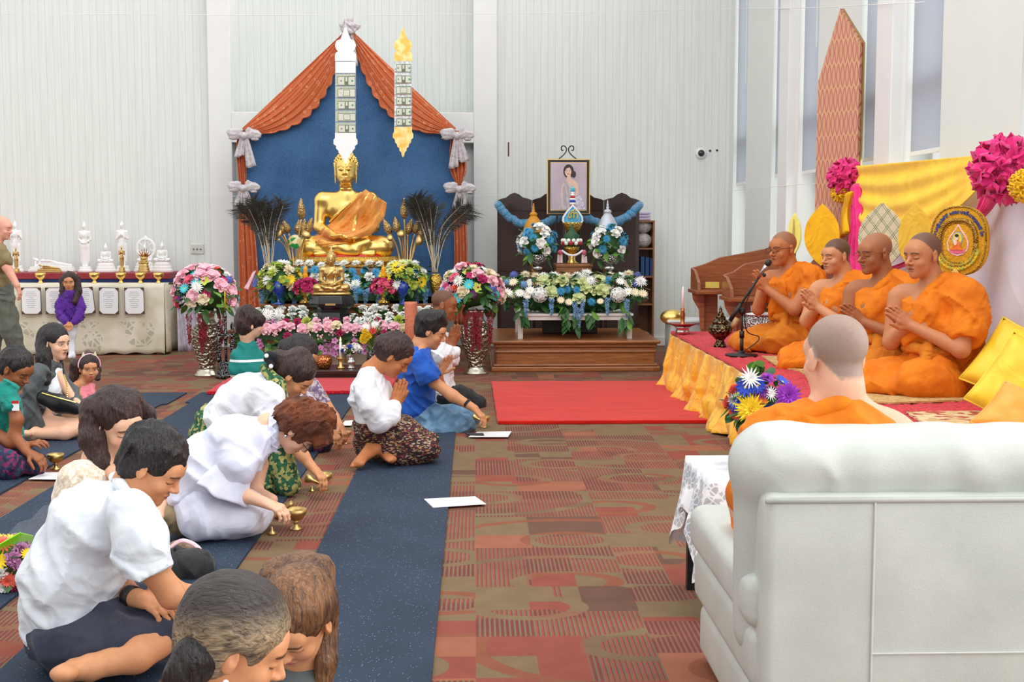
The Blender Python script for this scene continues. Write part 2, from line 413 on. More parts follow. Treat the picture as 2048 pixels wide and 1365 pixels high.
# dome camera
c = D(1401.5, 307, YB)
dm = thing('dome_camera', 'small white dome security camera on the back wall', 'camera', (c.x, YB, c.z))
Mx = Matrix.Rotation(math.pi/2, 4, 'X')
obj('mount_ring', MB().lathe([(.068, 0), (.068, .02), (.055, .035), (.04, .04)], c=(c.x, YB, c.z), M=Mx), M_trim, dm, smooth=True)
obj('dome', MB().ball((c.x, YB-.035, c.z), (.042, .04, .042), 20, 12), plain('smoked_dome', rgb(58, 60, 64), .08, .3), dm, smooth=True)
for px in (1420, 1434):
    c2 = D(px, 301 if px > 1425 else 302, YB)
    tag(obj('wall_hole', MB().lathe([(.014, 0), (.014, .004)], c=(c2.x, YB, c2.z), M=Mx, n=14), M_darkdot),
        'small dark round hole in the wall beside the dome camera' if px < 1425 else 'outer of the two dark holes, farther from the dome camera', 'hole', 'dark holes beside the dome camera')
c = D(1017, 298, YB)
tag(obj('wall_chip', MB().box((c.x-.008, YB-.004, c.z-.09), (c.x+.008, YB+.001, c.z+.08)), plain('rust_wood', rgb(96, 50, 36), .8)), 'rusty brown scratch in the plank wall left of the portrait', 'scratch')
# ---------------------------------------------------------------- mats and rugs
def mat_speck():
    m, t = newmat('navy_speckled_rubber')
    tc = t.n('TexCoord'); v = t.n('TexVoronoi', i_Vector=tc.outputs['Object'], i_Scale=95.0)
    sp = t.n('SeparateColor', i_0=v.outputs['Color'])
    k = t.m('MULTIPLY', t.m('LESS_THAN', v.outputs['Distance'], t.m('MULTIPLY', sp.outputs[1], .26)), t.m('GREATER_THAN', sp.outputs[0], .45))
    nz = t.n('TexNoise', i_Vector=tc.outputs['Object'], i_Scale=2.5, i_Detail=3.0)
    base = t.ramp(nz.outputs['Fac'], ((.3, rgb(34, 47, 66)), (.7, rgb(42, 58, 78))))
    t.out(t.mix(k, base, rgb(118, 140, 160)), .75, bump=v.outputs['Distance'], bd=.001, bs=.2, spec=.3); return m
M_navy = mat_speck()
def floormat(x0, x1, y0, y1, label, notch=None):
    poly = [(x0, y0), (x1, y0)]
    if notch == 'r': poly += [(x1, y1-.75), (x1+.045, y1-.7), (x1+.045, y1)]
    else: poly += [(x1, y1)]
    if notch == 'l': poly += [(x0-.05, y1), (x0-.05, y1-.6), (x0, y1-.65)]
    else: poly += [(x0, y1)]
    o = obj('floor_mat', MB().prism(poly, lambda u, v, w: (u, v, w), .012), M_navy); tag(o, label, 'mat', 'navy rubber floor mats')
floormat(-.70, -.14, 2.8, 10.2, 'long navy speckled mat along the open carpet, under the kneeling woman in patterned skirt')
floormat(-1.53, -1.0, 2.8, 10.86, 'navy speckled mat under the kneeling woman in the white ruffled dress', None)
floormat(-2.33, -1.78, 2.8, 7.4, 'navy speckled mat left of the man in the white polo shirt')
floormat(-2.33, -1.54, 7.41, 10.86, 'far navy speckled mat reaching the middle red rug', 'l')
floormat(-3.9, -2.55, 5.5, 10.86, 'leftmost navy speckled mat under the woman in teal and the woman in grey', 'r')
def shag(name, c1, c2, scale=60, streak=False):
    m, t = newmat(name); tc = t.n('TexCoord')
    mp = t.n('Mapping', i_Vector=tc.outputs['Object'], i_Scale=(.35, 3.2, 1) if streak else (1, 1, 1))
    nz = t.n('TexNoise', i_Vector=mp.outputs[0], i_Scale=6.0 if streak else float(scale), i_Detail=4.0)
    fine = t.n('TexNoise', i_Vector=tc.outputs['Object'], i_Scale=220.0, i_Detail=2.0)
    t.out(t.ramp(nz.outputs['Fac'], ((.33, c1), (.66, c2))), .95, bump=t.m('ADD', nz.outputs['Fac'], t.m('MULTIPLY', fine.outputs['Fac'], .5)), bd=.01, bs=.5, sheen=.2, spec=.1); return m
M_rug = shag('red_rug_pile', rgb(190, 18, 12), rgb(212, 38, 26), streak=True)
M_shag = shag('red_shag_pile', rgb(160, 14, 30), rgb(222, 38, 56), 70)
def rug(x0, x1, y0, y1, z, h, label, mat, jag=.0, tilt=0):
    mb = MB(); n = 24; r = random.Random(int(x0*100)); poly = []
    def j(): return r.uniform(-jag, jag)
    for i in range(n): poly.append((lerp(x0, x1, i/n), y0+j()))
    for i in range(n): poly.append((x1+j()+tilt*i/n, lerp(y0, y1, i/n)))
    for i in range(n): poly.append((lerp(x1+tilt, x0-tilt*.5, i/n), y1+j()))
    for i in range(n): poly.append((x0+j()-tilt*.5*(1-i/n), lerp(y1, y0, i/n)))
    mb.prism(poly, lambda u, v, w: (u, v, z+w), h)
    return tag(obj('rug', mb, mat, bevel=.006), label, 'rug')
rug(.165, 1.9, 9.05, 11.45, 0, .028, 'bright red rug on the carpet beside the yellow skirted stage', M_rug, .004, .03)
rug(-2.30, -.74, 10.70, 11.95, .0125, .03, 'dark red shag rug in front of the low offering table', M_shag, .008)
# ================================================================ smooth-union surfaces (one continuous mesh per body)
def V3(*a): return np.array(a, dtype=np.float64)
def nrm(v):
    v = np.asarray(v, float); return v/(np.linalg.norm(v)+1e-12)
class Field:
    def __init__(s): s.p = []; s.disp = None
    def cap(s, a, b, ra, rb=None, k=.02, flat=None, sub=False):
        a = np.array(a, float); b = np.array(b, float); rb = ra if rb is None else rb
        s.p.append(('c', a, b, ra, rb, k, flat, sub)); return s
    def chain(s, pts, rs, k=.02, flat=None):
        for i in range(len(pts)-1): s.cap(pts[i], pts[i+1], rs[i], rs[i+1], k, flat)
        return s
    def ell(s, c, r, R=None, k=.02, sub=False):
        s.p.append(('e', np.array(c, float), np.array(r, float), np.eye(3) if R is None else np.array(R, float), 0, k, None, sub)); return s
    def slab(s, c, n, k=.005):      # keep only the side where (p-c).n < 0
        s.p.append(('p', np.array(c, float), nrm(n), 0, 0, k, None, True)); return s
    def bounds(s):
        lo = np.full(3, 1e9); hi = -lo
        for q in s.p:
            if q[7]: continue
            l, h = s._bb(q); lo = np.minimum(lo, l); hi = np.maximum(hi, h)
        return lo, hi
    def _bb(s, q):
        if q[0] == 'c':
            r = max(q[3], q[4])
            if q[6] is not None: r *= max(1, q[6][1])
            return np.minimum(q[1], q[2])-r, np.maximum(q[1], q[2])+r
        e = np.sqrt(((q[3]*q[2][None, :])**2).sum(1)); return q[1]-e, q[1]+e
    def val(s, q, P):
        if q[0] == 'p': return (P-q[1]) @ q[2]
        if q[0] == 'c':
            a, b, ra, rb, k, flat = q[1:7]; ab = b-a; L = ab @ ab+1e-12
            t = np.clip(((P-a) @ ab)/L, 0, 1); d = P-a-t[..., None]*ab
            if flat is not None:
                n, f = nrm(flat[0]), flat[1]; c = d @ n; d = d+(c*(1/f-1))[..., None]*n
                rr = np.sqrt((d*d).sum(-1)); r = ra+(rb-ra)*t
                return (rr-r)*min(1, max(f, .5))
            return np.sqrt((d*d).sum(-1))-(ra+(rb-ra)*t)
        c, r, R = q[1], q[2], q[3]
        l = (P-c) @ R; a = l/r; k0 = np.sqrt((a*a).sum(-1))+1e-9; b = a/r; k1 = np.sqrt((b*b).sum(-1))+1e-9
        return k0*(k0-1)/k1
    def grid(s, lo, hi, h):
        n = np.ceil((hi-lo)/h).astype(int)+1
        ax = [lo[i]+h*np.arange(n[i]) for i in range(3)]
        F = np.full(tuple(n), 1.0, dtype=np.float64)
        for q in s.p:
            k = q[5]
            if q[0] == 'p': a0 = [0, 0, 0]; a1 = list(n)
            else:
                l, u = s._bb(q); m = k+2.5*h
                a0 = np.maximum(0, np.floor((l-m-lo)/h)).astype(int); a1 = np.minimum(n, np.ceil((u+m-lo)/h).astype(int)+1)
                if np.any(a1 <= a0): continue
            sl = tuple(slice(a0[i], a1[i]) for i in range(3))
            g = np.stack(np.meshgrid(ax[0][sl[0]], ax[1][sl[1]], ax[2][sl[2]], indexing='ij'), -1)
            d = s.val(q, g); f = F[sl]
            if q[7]:
                d = d if q[0] == 'p' else -d
                hh = np.maximum(k-np.abs(f-d), 0)/k; F[sl] = np.maximum(f, d)+hh*hh*k*.25
            else:
                hh = np.maximum(k-np.abs(f-d), 0)/k; F[sl] = np.minimum(f, d)-hh*hh*k*.25
        if s.disp is not None:
            m = np.abs(F) < .08
            g = np.stack(np.meshgrid(*ax, indexing='ij'), -1)
            F[m] += s.disp(g[m])
        return F, ax
    def mesh(s, h=.01, lo=None, hi=None):
        l, u = s.bounds(); l = l-3*h; u = u+3*h
        clip = lo is not None
        if clip: l = np.maximum(l, np.array(lo)-2*h); u = np.minimum(u, np.array(hi)+2*h)
        F, ax = s.grid(l, u, h)
        return nets(F, l, h)
def nets(F, lo, h):
    ins = F < 0; n = F.shape
    c = np.zeros(tuple(x-1 for x in n), dtype=np.int8)
    offs = [(i, j, k) for i in (0, 1) for j in (0, 1) for k in (0, 1)]
    for i, j, k in offs: c += ins[i:n[0]-1+i, j:n[1]-1+j, k:n[2]-1+k]
    act = (c > 0) & (c < 8); idx = np.argwhere(act)
    if not len(idx): return np.zeros((0, 3)), np.zeros((0, 4), int)
    ids = np.full(act.shape, -1, dtype=np.int64); ids[act] = np.arange(len(idx))
    acc = np.zeros((len(idx), 3)); cnt = np.zeros(len(idx))
    for a in offs:
        for ax in range(3):
            if a[ax]: continue
            b = list(a); b[ax] = 1
            fa = F[idx[:, 0]+a[0], idx[:, 1]+a[1], idx[:, 2]+a[2]]; fb = F[idx[:, 0]+b[0], idx[:, 1]+b[1], idx[:, 2]+b[2]]
            x = (fa < 0) != (fb < 0); t = np.where(x, fa/(fa-fb+1e-15), 0)
            p = np.array(a, float)[None]+np.zeros((len(idx), 3)); p[:, ax] += t
            acc += np.where(x[:, None], p, 0); cnt += x
    V = (idx+acc/cnt[:, None])*h+np.array(lo)
    Q = []
    for ax in range(3):
        u, v = [(1, 2), (2, 0), (0, 1)][ax]
        sl0 = [slice(None)]*3; sl1 = [slice(None)]*3; sl0[ax] = slice(0, -1); sl1[ax] = slice(1, None)
        A = ins[tuple(sl0)]; B = ins[tuple(sl1)]; e = np.argwhere(A != B)
        e = e[(e[:, u] > 0) & (e[:, v] > 0) & (e[:, u] < n[u]-1) & (e[:, v] < n[v]-1)]
        fl = A[e[:, 0], e[:, 1], e[:, 2]]
        def cell(du, dv):
            q = e.copy(); q[:, u] -= du; q[:, v] -= dv; return ids[q[:, 0], q[:, 1], q[:, 2]]
        q = np.stack([cell(1, 1), cell(0, 1), cell(0, 0), cell(1, 0)], 1)
        q[~fl] = q[~fl][:, ::-1]; Q.append(q)
    return V, np.concatenate(Q)
def sdf_obj(name, field, h, mat, parent=None, patches=(), colfn=None, local=False, smooth_it=0, origin=None):
    """patches: list of (lo, hi, h) boxes meshed finer; the coarse mesh is cut away inside them"""
    V, Q = field.mesh(h); Vs = [V]; Qs = []
    keep = np.ones(len(Q), bool); cen = V[Q].mean(1) if len(Q) else np.zeros((0, 3))
    for lo, hi, hf in patches:
        m = h*.6; keep &= ~np.all((cen > np.array(lo)+m) & (cen < np.array(hi)-m), axis=1)
    Qs.append(Q[keep]); off = len(V); done = []
    for lo, hi, hf in patches:
        v, q = field.mesh(hf, lo, hi)
        if len(q):
            cc = v[q].mean(1); k = np.all((cc > np.array(lo)) & (cc < np.array(hi)), axis=1)
            for l2, h2 in done: k &= ~np.all((cc > np.array(l2)+hf) & (cc < np.array(h2)-hf), axis=1)
            q = q[k]
        Vs.append(v); Qs.append(q+off); off += len(v); done.append((lo, hi))
    V = np.concatenate(Vs); Q = np.concatenate(Qs)
    used = np.unique(Q); rm = np.full(len(V), -1); rm[used] = np.arange(len(used)); V = V[used]; Q = rm[Q]
    if parent is not None: off_ = np.zeros(3) if local else np.array(wloc(parent)); loc = (0, 0, 0)
    elif local: off_ = np.zeros(3); loc = (0, 0, 0)
    elif origin is not None: off_ = np.array(origin); loc = tuple(origin)
    else: l, u = V.min(0), V.max(0); off_ = V3((l[0]+u[0])/2, (l[1]+u[1])/2, l[2]); loc = tuple(off_)
    me = bpy.data.meshes.new(name); me.from_pydata((V-off_).tolist(), [], Q.tolist())
    if colfn is not None:
        at = me.color_attributes.new('col', 'FLOAT_COLOR', 'POINT'); c = colfn(V)
        at.data.foreach_set('color', np.concatenate([c, np.ones((len(c), 1))], 1).astype(np.float32).ravel())
    me.materials.append(mat); me.polygons.foreach_set('use_smooth', [True]*len(me.polygons))
    o = bpy.data.objects.new(name, me); COL.objects.link(o); o.location = loc
    if parent is not None: o.parent = parent
    if smooth_it: md = o.modifiers.new('s', 'SMOOTH'); md.iterations = smooth_it; md.factor = .5
    return o
NT_ = np.random.RandomState(3).rand(24, 24, 24)
def vnoise(Q):
    i = np.floor(Q).astype(int); f = Q-i; f = f*f*(3-2*f); r = 0
    for a in (0, 1):
        for b in (0, 1):
            for c in (0, 1):
                w = (f[:, 0] if a else 1-f[:, 0])*(f[:, 1] if b else 1-f[:, 1])*(f[:, 2] if c else 1-f[:, 2])
                r = r+w*NT_[(i[:, 0]+a) % 24, (i[:, 1]+b) % 24, (i[:, 2]+c) % 24]
    return r
def folds(*specs):
    """cloth wrinkles: (direction across the folds, folds per metre, depth m, warp, direction along the folds, -)"""
    def fn(P):
        r = 0
        for i, (d, f, a, w, wd, wf) in enumerate(specs):
            d = nrm(d); e = nrm(np.array(wd, float)-d*np.dot(wd, d)); g = np.cross(d, e); u, v, q = P @ d, P @ e, P @ g
            wp = vnoise(np.stack([u*5, v*5, q*5], 1)+i*7)-.5
            n = vnoise(np.stack([u*f*1.5+wp*w*1.6, v*f*.30+wp, q*f*.45], 1)+50+i*11)
            r = r-a*(1.9*(1-np.abs(2*n-1))**2.2-.55)
        return r
    return fn
def basis(f, u=(0, 0, 1)):
    """rotation matrix with columns x (right), y (forward f), z (up)"""
    f = nrm(f); x = nrm(np.cross(f, u)); z = np.cross(x, f); return np.stack([x, f, z], 1)
# ---------------------------------------------------------------- skin
def mat_skin(name, spec=.35, rough=.5):
    if name in MATS: return MATS[name]
    m, t = newmat(name); at = t.n('Attribute', attribute_name='col'); tc = t.n('TexCoord')
    nz = t.n('TexNoise', i_Vector=tc.outputs['Object'], i_Scale=60.0, i_Detail=3.0)
    c = t.mix(.22, at.outputs['Color'], t.ramp(nz.outputs['Fac'], ((.3, (.36,)*3), (.7, (.62,)*3))), 'OVERLAY')
    t.out(c, rough, bump=nz.outputs['Fac'], bd=.002, bs=.15, sss=.03, spec=spec); return m
M_skin = mat_skin('skin')
def mat_hair(name, c1, c2, scale=1.0, axis=(60, 60, 7), spec=.5, zdark=None):
    if name in MATS: return MATS[name]
    m, t = newmat(name); tc = t.n('TexCoord'); mp = t.n('Mapping', i_Vector=tc.outputs['Object'], i_Scale=axis)
    nz = t.n('TexNoise', i_Vector=mp.outputs[0], i_Scale=2.4*scale, i_Detail=5.0, i_Distortion=.8)
    big = t.n('TexNoise', i_Vector=tc.outputs['Object'], i_Scale=9.0, i_Detail=2.0)
    f = t.m('MULTIPLY_ADD', big.outputs['Fac'], .5, t.m('MULTIPLY', nz.outputs['Fac'], .6))
    col = t.ramp(f, ((.42, c1), (.7, c2)))
    if zdark: sp = t.n('SeparateXYZ', i_0=tc.outputs['Object']); g = t.n('MapRange', i_0=t.m('MULTIPLY_ADD', big.outputs['Fac'], .06, sp.outputs[2]), i_1=zdark[0]+.03, i_2=zdark[1]+.03); col = t.mix(g.outputs[0], col, tuple(v*1.3 for v in c1))
    t.out(col, .42, bump=nz.outputs['Fac'], bd=.012, bs=.8, spec=spec); return m
# ================================================================ flowers
def fcol(name, c, c2=None):
    k = 'petal_'+name
    if k in MATS: return MATS[k]
    m, t = newmat(k); tc = t.n('TexCoord'); nz = t.n('TexNoise', i_Vector=tc.outputs['Object'], i_Scale=45.0, i_Detail=2.0)
    c2 = c2 or tuple(v*.8 for v in c)
    t.out(t.ramp(nz.outputs['Fac'], ((.35, c2), (.62, c))), .7, bump=nz.outputs['Fac'], bd=.003, bs=.3, sheen=.15); return m
FC = dict(white=((255, 255, 252), (242, 244, 238)), cream=((248, 238, 210), (236, 220, 180)), pink=((255, 214, 224), (250, 190, 206)),
          rose=((244, 120, 150), (230, 84, 124)), magenta=((208, 34, 116), (172, 14, 92)), lilac=((214, 150, 198), (190, 116, 172)), purple=((138, 30, 150), (100, 20, 120)),
          aqua=((90, 214, 222), (52, 186, 204)), blue=((74, 172, 212), (44, 146, 196)), sky=((136, 182, 222), (110, 160, 208)), peri=((112, 126, 214), (86, 98, 190)),
          lime=((206, 216, 96), (176, 196, 66)), yellow=((252, 222, 40), (240, 200, 10)), orange=((246, 130, 40), (230, 96, 20)), red=((206, 24, 40), (160, 10, 26)),
          crimson=((150, 10, 36), (116, 4, 24)), cobalt=((30, 74, 200), (20, 50, 160)), palegreen=((228, 236, 184), (208, 222, 150)), violet=((170, 50, 200), (130, 30, 170)), coral=((248, 120, 96), (236, 90, 70)))
def FM(k): a, b = FC[k]; return fcol(k, rgb(*a), rgb(*b))
M_leaf = plain('leaf_green', rgb(46, 92, 40), .5, var=.35, scale=18, bump=.2)
M_leaf2 = plain('leaf_fresh_green', rgb(96, 144, 52), .5, var=.3, scale=18, bump=.2)
M_stem = plain('flower_stem', rgb(70, 110, 44), .6)
M_fcen = plain('flower_centre', rgb(232, 190, 40), .7, var=.2, scale=200)
M_fbrown = plain('sunflower_centre', rgb(70, 38, 14), .8, var=.3, scale=200)
def petal(mb, L, W, ang, tilt, cup=.3, base=.05, z0=0, nu=3, nv=2, mi=0, tip=.5, curl=0, wide=False):
    ca, sa = math.cos(ang), math.sin(ang); ct, st = math.cos(tilt), math.sin(tilt)
    def fn(u, v):
        w = W*math.sin(math.pi*min(1, (u*.86+.07))**.8)*(.5 if u > .9 else 1)
        if wide: w = W*min(1, .35+u*1.3)*(1 if u < .9 else .86); u = u-.16*((v-.5)*2)**2*u
        x = (v-.5)*2*w; y = base+L*u; z = cup*L*((v-.5)*2)**2*.5-curl*L*u*u
        yy = y*ct-z*st; zz = y*st+z*ct
        return (yy*ca-x*sa, yy*sa+x*ca, zz+z0)
    mb.grid(fn, nu, nv, mi)
FCACHE = {}
def bloom_mesh(kind, col):
    """unit bloom (radius about 1, facing +z)"""
    if (kind, col) in FCACHE: return FCACHE[(kind, col)]
    r = random.Random(len(kind)*7); mb = MB(); mats = [FM(col), M_fcen]
    if kind == 'rose':
        mb.ball((0, 0, .22), (.22, .22, .3), 8, 5)
        for n, L, tl, z, b in ((3, .42, 1.35, .0, .10), (4, .55, 1.15, -.02, .16), (5, .72, .85, -.05, .2), (6, .85, .42, -.1, .2)):
            o = r.random()*3
            for i in range(n): petal(mb, L, .36+L*.15, o+2*math.pi*i/n, tl, .9, b, z, 3, 4, curl=.25, wide=True)
    elif kind == 'carnation':
        for n, L, tl, z in ((5, .55, 1.3, .1), (7, .7, .95, .05), (9, .85, .6, 0), (10, .95, .2, -.05)):
            o = r.random()*3
            for i in range(n): petal(mb, L*r.uniform(.85, 1.1), .26, o+2*math.pi*i/n, tl+r.uniform(-.15, .15), -.5 if i % 2 else .6, .05, z, 2, 3, curl=.1, wide=True)
    elif kind in ('mum', 'spider'):
        w = .11 if kind == 'mum' else .07
        for n, L, tl, z in ((9, .5, 1.2, .08), (13, .75, .8, .05), (16, .92, .42, 0), (16, 1.0, .08, -.03)):
            o = r.random()*3
            for i in range(n): petal(mb, L*r.uniform(.85, 1.1), w, o+2*math.pi*i/n, tl+r.uniform(-.1, .1), .3, .05, z, 2, 1, curl=.1)
        mb.ball((0, 0, .08), (.14, .14, .12), 6, 4, 0)
    elif kind in ('daisy', 'sunflower'):
        for n, L, tl in ((13, .95, .12), (11, .85, .3)):
            o = r.random()
            for i in range(n): petal(mb, L, .15, o+2*math.pi*i/n, tl, .3, .05, 0, 3, 1)
        mb.ball((0, 0, .05), (.3, .3, .14) if kind == 'daisy' else (.4, .4, .16), 10, 5, 1)
        if kind == 'sunflower': mats[1] = M_fbrown
    elif kind == 'hydrangea':
        for i in range(46):
            zf = 1-1.5*(i+.5)/46; a = i*2.39996; q = math.sqrt(max(0, 1-zf*zf)); N = Vector((q*math.cos(a), q*math.sin(a), zf))
            R = N.to_track_quat('Z', 'Y').to_matrix(); c = N*.82; R = R @ Matrix.Rotation(r.random()*3, 3, 'Z')
            for k in range(4):
                b = k*math.pi/2; pts = [(0, 0, 0), (math.cos(b-.6)*.17, math.sin(b-.6)*.17, .05), (math.cos(b)*.25, math.sin(b)*.25, .02), (math.cos(b+.6)*.17, math.sin(b+.6)*.17, .05)]
                mb.add([c+R @ Vector(p) for p in pts], [(0, 1, 2, 3)])
        mb.ball((0, 0, 0), .62, 10, 6)
    elif kind == 'orchid':
        for i, (a, L, W) in enumerate(((math.pi/2, .9, .3), (math.pi/2+1.2, .9, .42), (math.pi/2-1.2, .9, .42), (math.pi/2+2.45, .8, .28), (math.pi/2-2.45, .8, .28))):
            petal(mb, L, W, a, .15, .2, .02, 0, 3, 2)
        mb.ball((0, -.12, .12), (.16, .2, .16), 8, 5, 1); mats[1] = FM('magenta')
    elif kind == 'bud':
        for i in range(7):
            a = r.random()*6.3; q = r.uniform(.2, .8)
            mb.ball((q*math.cos(a), q*math.sin(a), r.uniform(-.3, .5)), .17, 6, 4)
            mb.tube([(0, 0, -1), (q*math.cos(a), q*math.sin(a), 0)], .02, 3)
    elif kind == 'wisteria':
        # hangs down along -z from the origin, length about 3
        for i in range(44):
            t = i/44; z = -3.2*t; rr = .48*(1-t)**.7+.07; a = i*2.4; c = Vector((rr*math.cos(a), rr*math.sin(a), z)); R = Euler((r.random()*3, r.random()*3, a)).to_matrix()
            for k in range(3):
                b = k*2.1; mb.add([c+R @ Vector(p) for p in ((0, 0, 0), (math.cos(b)*.26, math.sin(b)*.26, .06), (math.cos(b+.7)*.3, math.sin(b+.7)*.3, .02), (math.cos(b+1.4)*.2, math.sin(b+1.4)*.2, .08))], [(0, 1, 2, 3)])
        mb.tube([(0, 0, .2), (0, 0, -3.2)], .05, 5)
    me = obj('bloom', mb, mats, smooth=True, local=True, fixn=False)
    d = me.data; d.name = kind; bpy.data.objects.remove(me); FCACHE[(kind, col)] = d
    return d
def bloom(kind, col, pos, nrmv, size, parent, rot=None):
    me = bloom_mesh(kind, col); o = bpy.data.objects.new(kind, me); COL.objects.link(o); o.parent = parent
    off = wloc(parent)
    M = Vector(nrmv).to_track_quat('Z', 'Y').to_matrix().to_4x4() @ Matrix.Rotation(rnd.random()*6.28 if rot is None else rot, 4, 'Z')
    M = M @ (Matrix.Scale(size, 4) if not hasattr(size, '__len__') else Matrix.Diagonal((*size, 1))); M.translation = Vector(pos)-off; o.matrix_local = M; return o
def leafmesh(mb, p, d, L, W, r, mi=0, droop=.3):
    d = Vector(d).normalized(); s = d.cross(Vector((0, 0, 1))); s = s.normalized() if s.length > .1 else Vector((1, 0, 0))
    s = (s+Vector((r.uniform(-.4, .4), r.uniform(-.4, .4), r.uniform(-.4, .4)))).normalized(); n = d.cross(s)
    pts = []
    for u, w in ((0, .05), (.25, .8), (.5, 1), (.75, .7), (1, .0)):
        c = Vector(p)+d*L*u-Vector((0, 0, 1))*droop*L*u*u
        pts += [c-s*W*w+n*W*.25*w, c, c+s*W*w+n*W*.25*w]
    fs = []
    for i in range(4): fs += [(i*3, i*3+1, i*3+4, i*3+3), (i*3+1, i*3+2, i*3+5, i*3+4)]
    mb.add(pts, fs, mi)
def foliage(parent, spots, L=.08, W=.028, seed=1, name='foliage', n2=.3, droop=.4):
    r = random.Random(seed); mb = MB()
    for p, d in spots:
        leafmesh(mb, p, d, L*r.uniform(.7, 1.25), W*r.uniform(.8, 1.2), r, 1 if r.random() < n2 else 0, droop*r.uniform(.3, 1.4))
    return obj(name, mb, [M_leaf, M_leaf2], parent, smooth=True, fixn=False)
def dome(c, r, n, seed, zmin=-.35, jit=.12, front=-1.1):
    """evenly spread points + normals on an ellipsoid; front: drop points whose normal y exceeds -front..."""
    R = random.Random(seed); out = []; N = int(n*2/(1-zmin)) if zmin > -1 else n
    for i in range(N):
        z = 1-2*(i+.5)/N
        if z < zmin: continue
        a = i*2.39996+R.uniform(-jit, jit)*2; q = math.sqrt(max(0, 1-z*z)); nv = Vector((q*math.cos(a), q*math.sin(a), z+R.uniform(-jit, jit))).normalized()
        out.append((Vector((c[0]+nv.x*r[0], c[1]+nv.y*r[1], c[2]+nv.z*r[2])), nv))
    return out
def bouquet(root, c, r, recipe, n, seed, leaves=60, leafL=.09, zmin=-.35, leafcore=True, jit=.12):
    """recipe: list of (kind, colour, size, weight)"""
    R = random.Random(seed); pts = dome(c, r, n, seed, zmin, jit); tot = sum(q[3] for q in recipe)
    bag = []
    for k, cl, s, w in recipe: bag += [(k, cl, s)]*max(1, round(w/tot*len(pts)))
    R.shuffle(bag)
    while len(bag) < len(pts): bag.append(bag[R.randrange(len(bag))])
    for (p, nv), (k, cl, s) in zip(pts, bag):
        s *= R.uniform(.85, 1.15); p = Vector(c)+(p-Vector(c))*R.uniform(.94, 1.05)
        bloom(k, cl, p-nv*s*.2, nv+Vector((0, -.25, .15)), s, root)
    sp = [(Vector(c)+(p-Vector(c))*R.uniform(.7, .98), (nv+Vector((R.uniform(-.7, .7), R.uniform(-.7, .7), R.uniform(-.6, .4))))) for p, nv in dome(c, r, leaves, seed+5, min(zmin-.4, -.4), .3)]
    foliage(root, sp, leafL, leafL*.33, seed)
    if leafcore:
        mb = MB(); mb.ball(c, (r[0]*.66, r[1]*.66, r[2]*.62), 20, 12); obj('foliage_core', mb, M_leaf, root, smooth=True)
# ================================================================ human figure library
def hp(c, R, s, v): return np.array(c, float)+(R @ (np.array(v, float)*s))
def head(F, c, R, s=1.0, ears=True, jaw=1.0, nose=1.0, mouth=1.0, cheek=1.0, openmouth=False, child=False):
    """head in local frame: x right, y forward, z up; total height about .225*s"""
    H = lambda *v: hp(c, R, s, v)
    jw = jaw
    F.ell(H(0, -.012, .038), V3(.074, .092, .078)*s, R, .02*s)
    F.ell(H(0, .028, -.018), V3(.060*jw, .060, .080)*s, R, .03*s)
    F.ell(H(0, .040, -.060), V3(.047*jw, .044, .044)*s, R, .025*s)
    if not child: F.ell(H(0, .068, -.092), V3(.020, .017, .016)*s, R, .025*s)
    F.ell(H(0, .070, .030), V3(.052, .024, .036)*s, R, .02*s)
    for g in (-1, 1):
        F.ell(H(g*.033*cheek, .060, -.030), V3(.026, .022, .024)*s*(1.12 if child else 1), R, .015*s)
        F.ell(H(g*.024, .083, .020), V3(.020, .009, .006)*s, R, .01*s)
        F.ell(H(g*.031, .099, .002), V3(.017, .014, .010)*s, R, .010*s, sub=True)
        F.ell(H(g*.031, .0745, .001), V3(.0155, .0130, .0095)*s, R, .003*s)
    F.cap(H(0, .086, .006), H(0, .102*(.5+.5*nose)+.003, -.026), .0065*s, .0100*s*nose, .010*s)
    for g in (-1, 1): F.ell(H(g*.0105*nose, .095, -.0300), V3(.0085, .010, .0075)*s, R, .006*s)
    F.ell(H(0, .0855, -.0535), V3(.0205*mouth, .0095, .0050)*s, R, .005*s)
    F.ell(H(0, .0835, -.0640), V3(.0175*mouth, .0100, .0058)*s, R, .005*s)
    F.cap(H(-.020*mouth, .0905, -.0588), H(.020*mouth, .0905, -.0588), .0022*s, .0022*s, .002*s, sub=True)
    if openmouth: F.ell(H(0, .094, -.0600), V3(.012, .010, .0055)*s, R, .003*s, sub=True)
    if ears:
        for g in (-1, 1):
            Re = R @ np.array(Euler((.15, 0, g*-.35)).to_matrix())
            F.ell(H(g*.0765, -.006, -.002), V3(.0085, .019, .031)*s, Re, .005*s)
            F.ell(H(g*.0735, .000, -.022), V3(.007, .010, .013)*s, Re, .006*s)
            F.ell(H(g*.0850, .004, .004), V3(.0035, .008, .015)*s, Re, .004*s, sub=True)
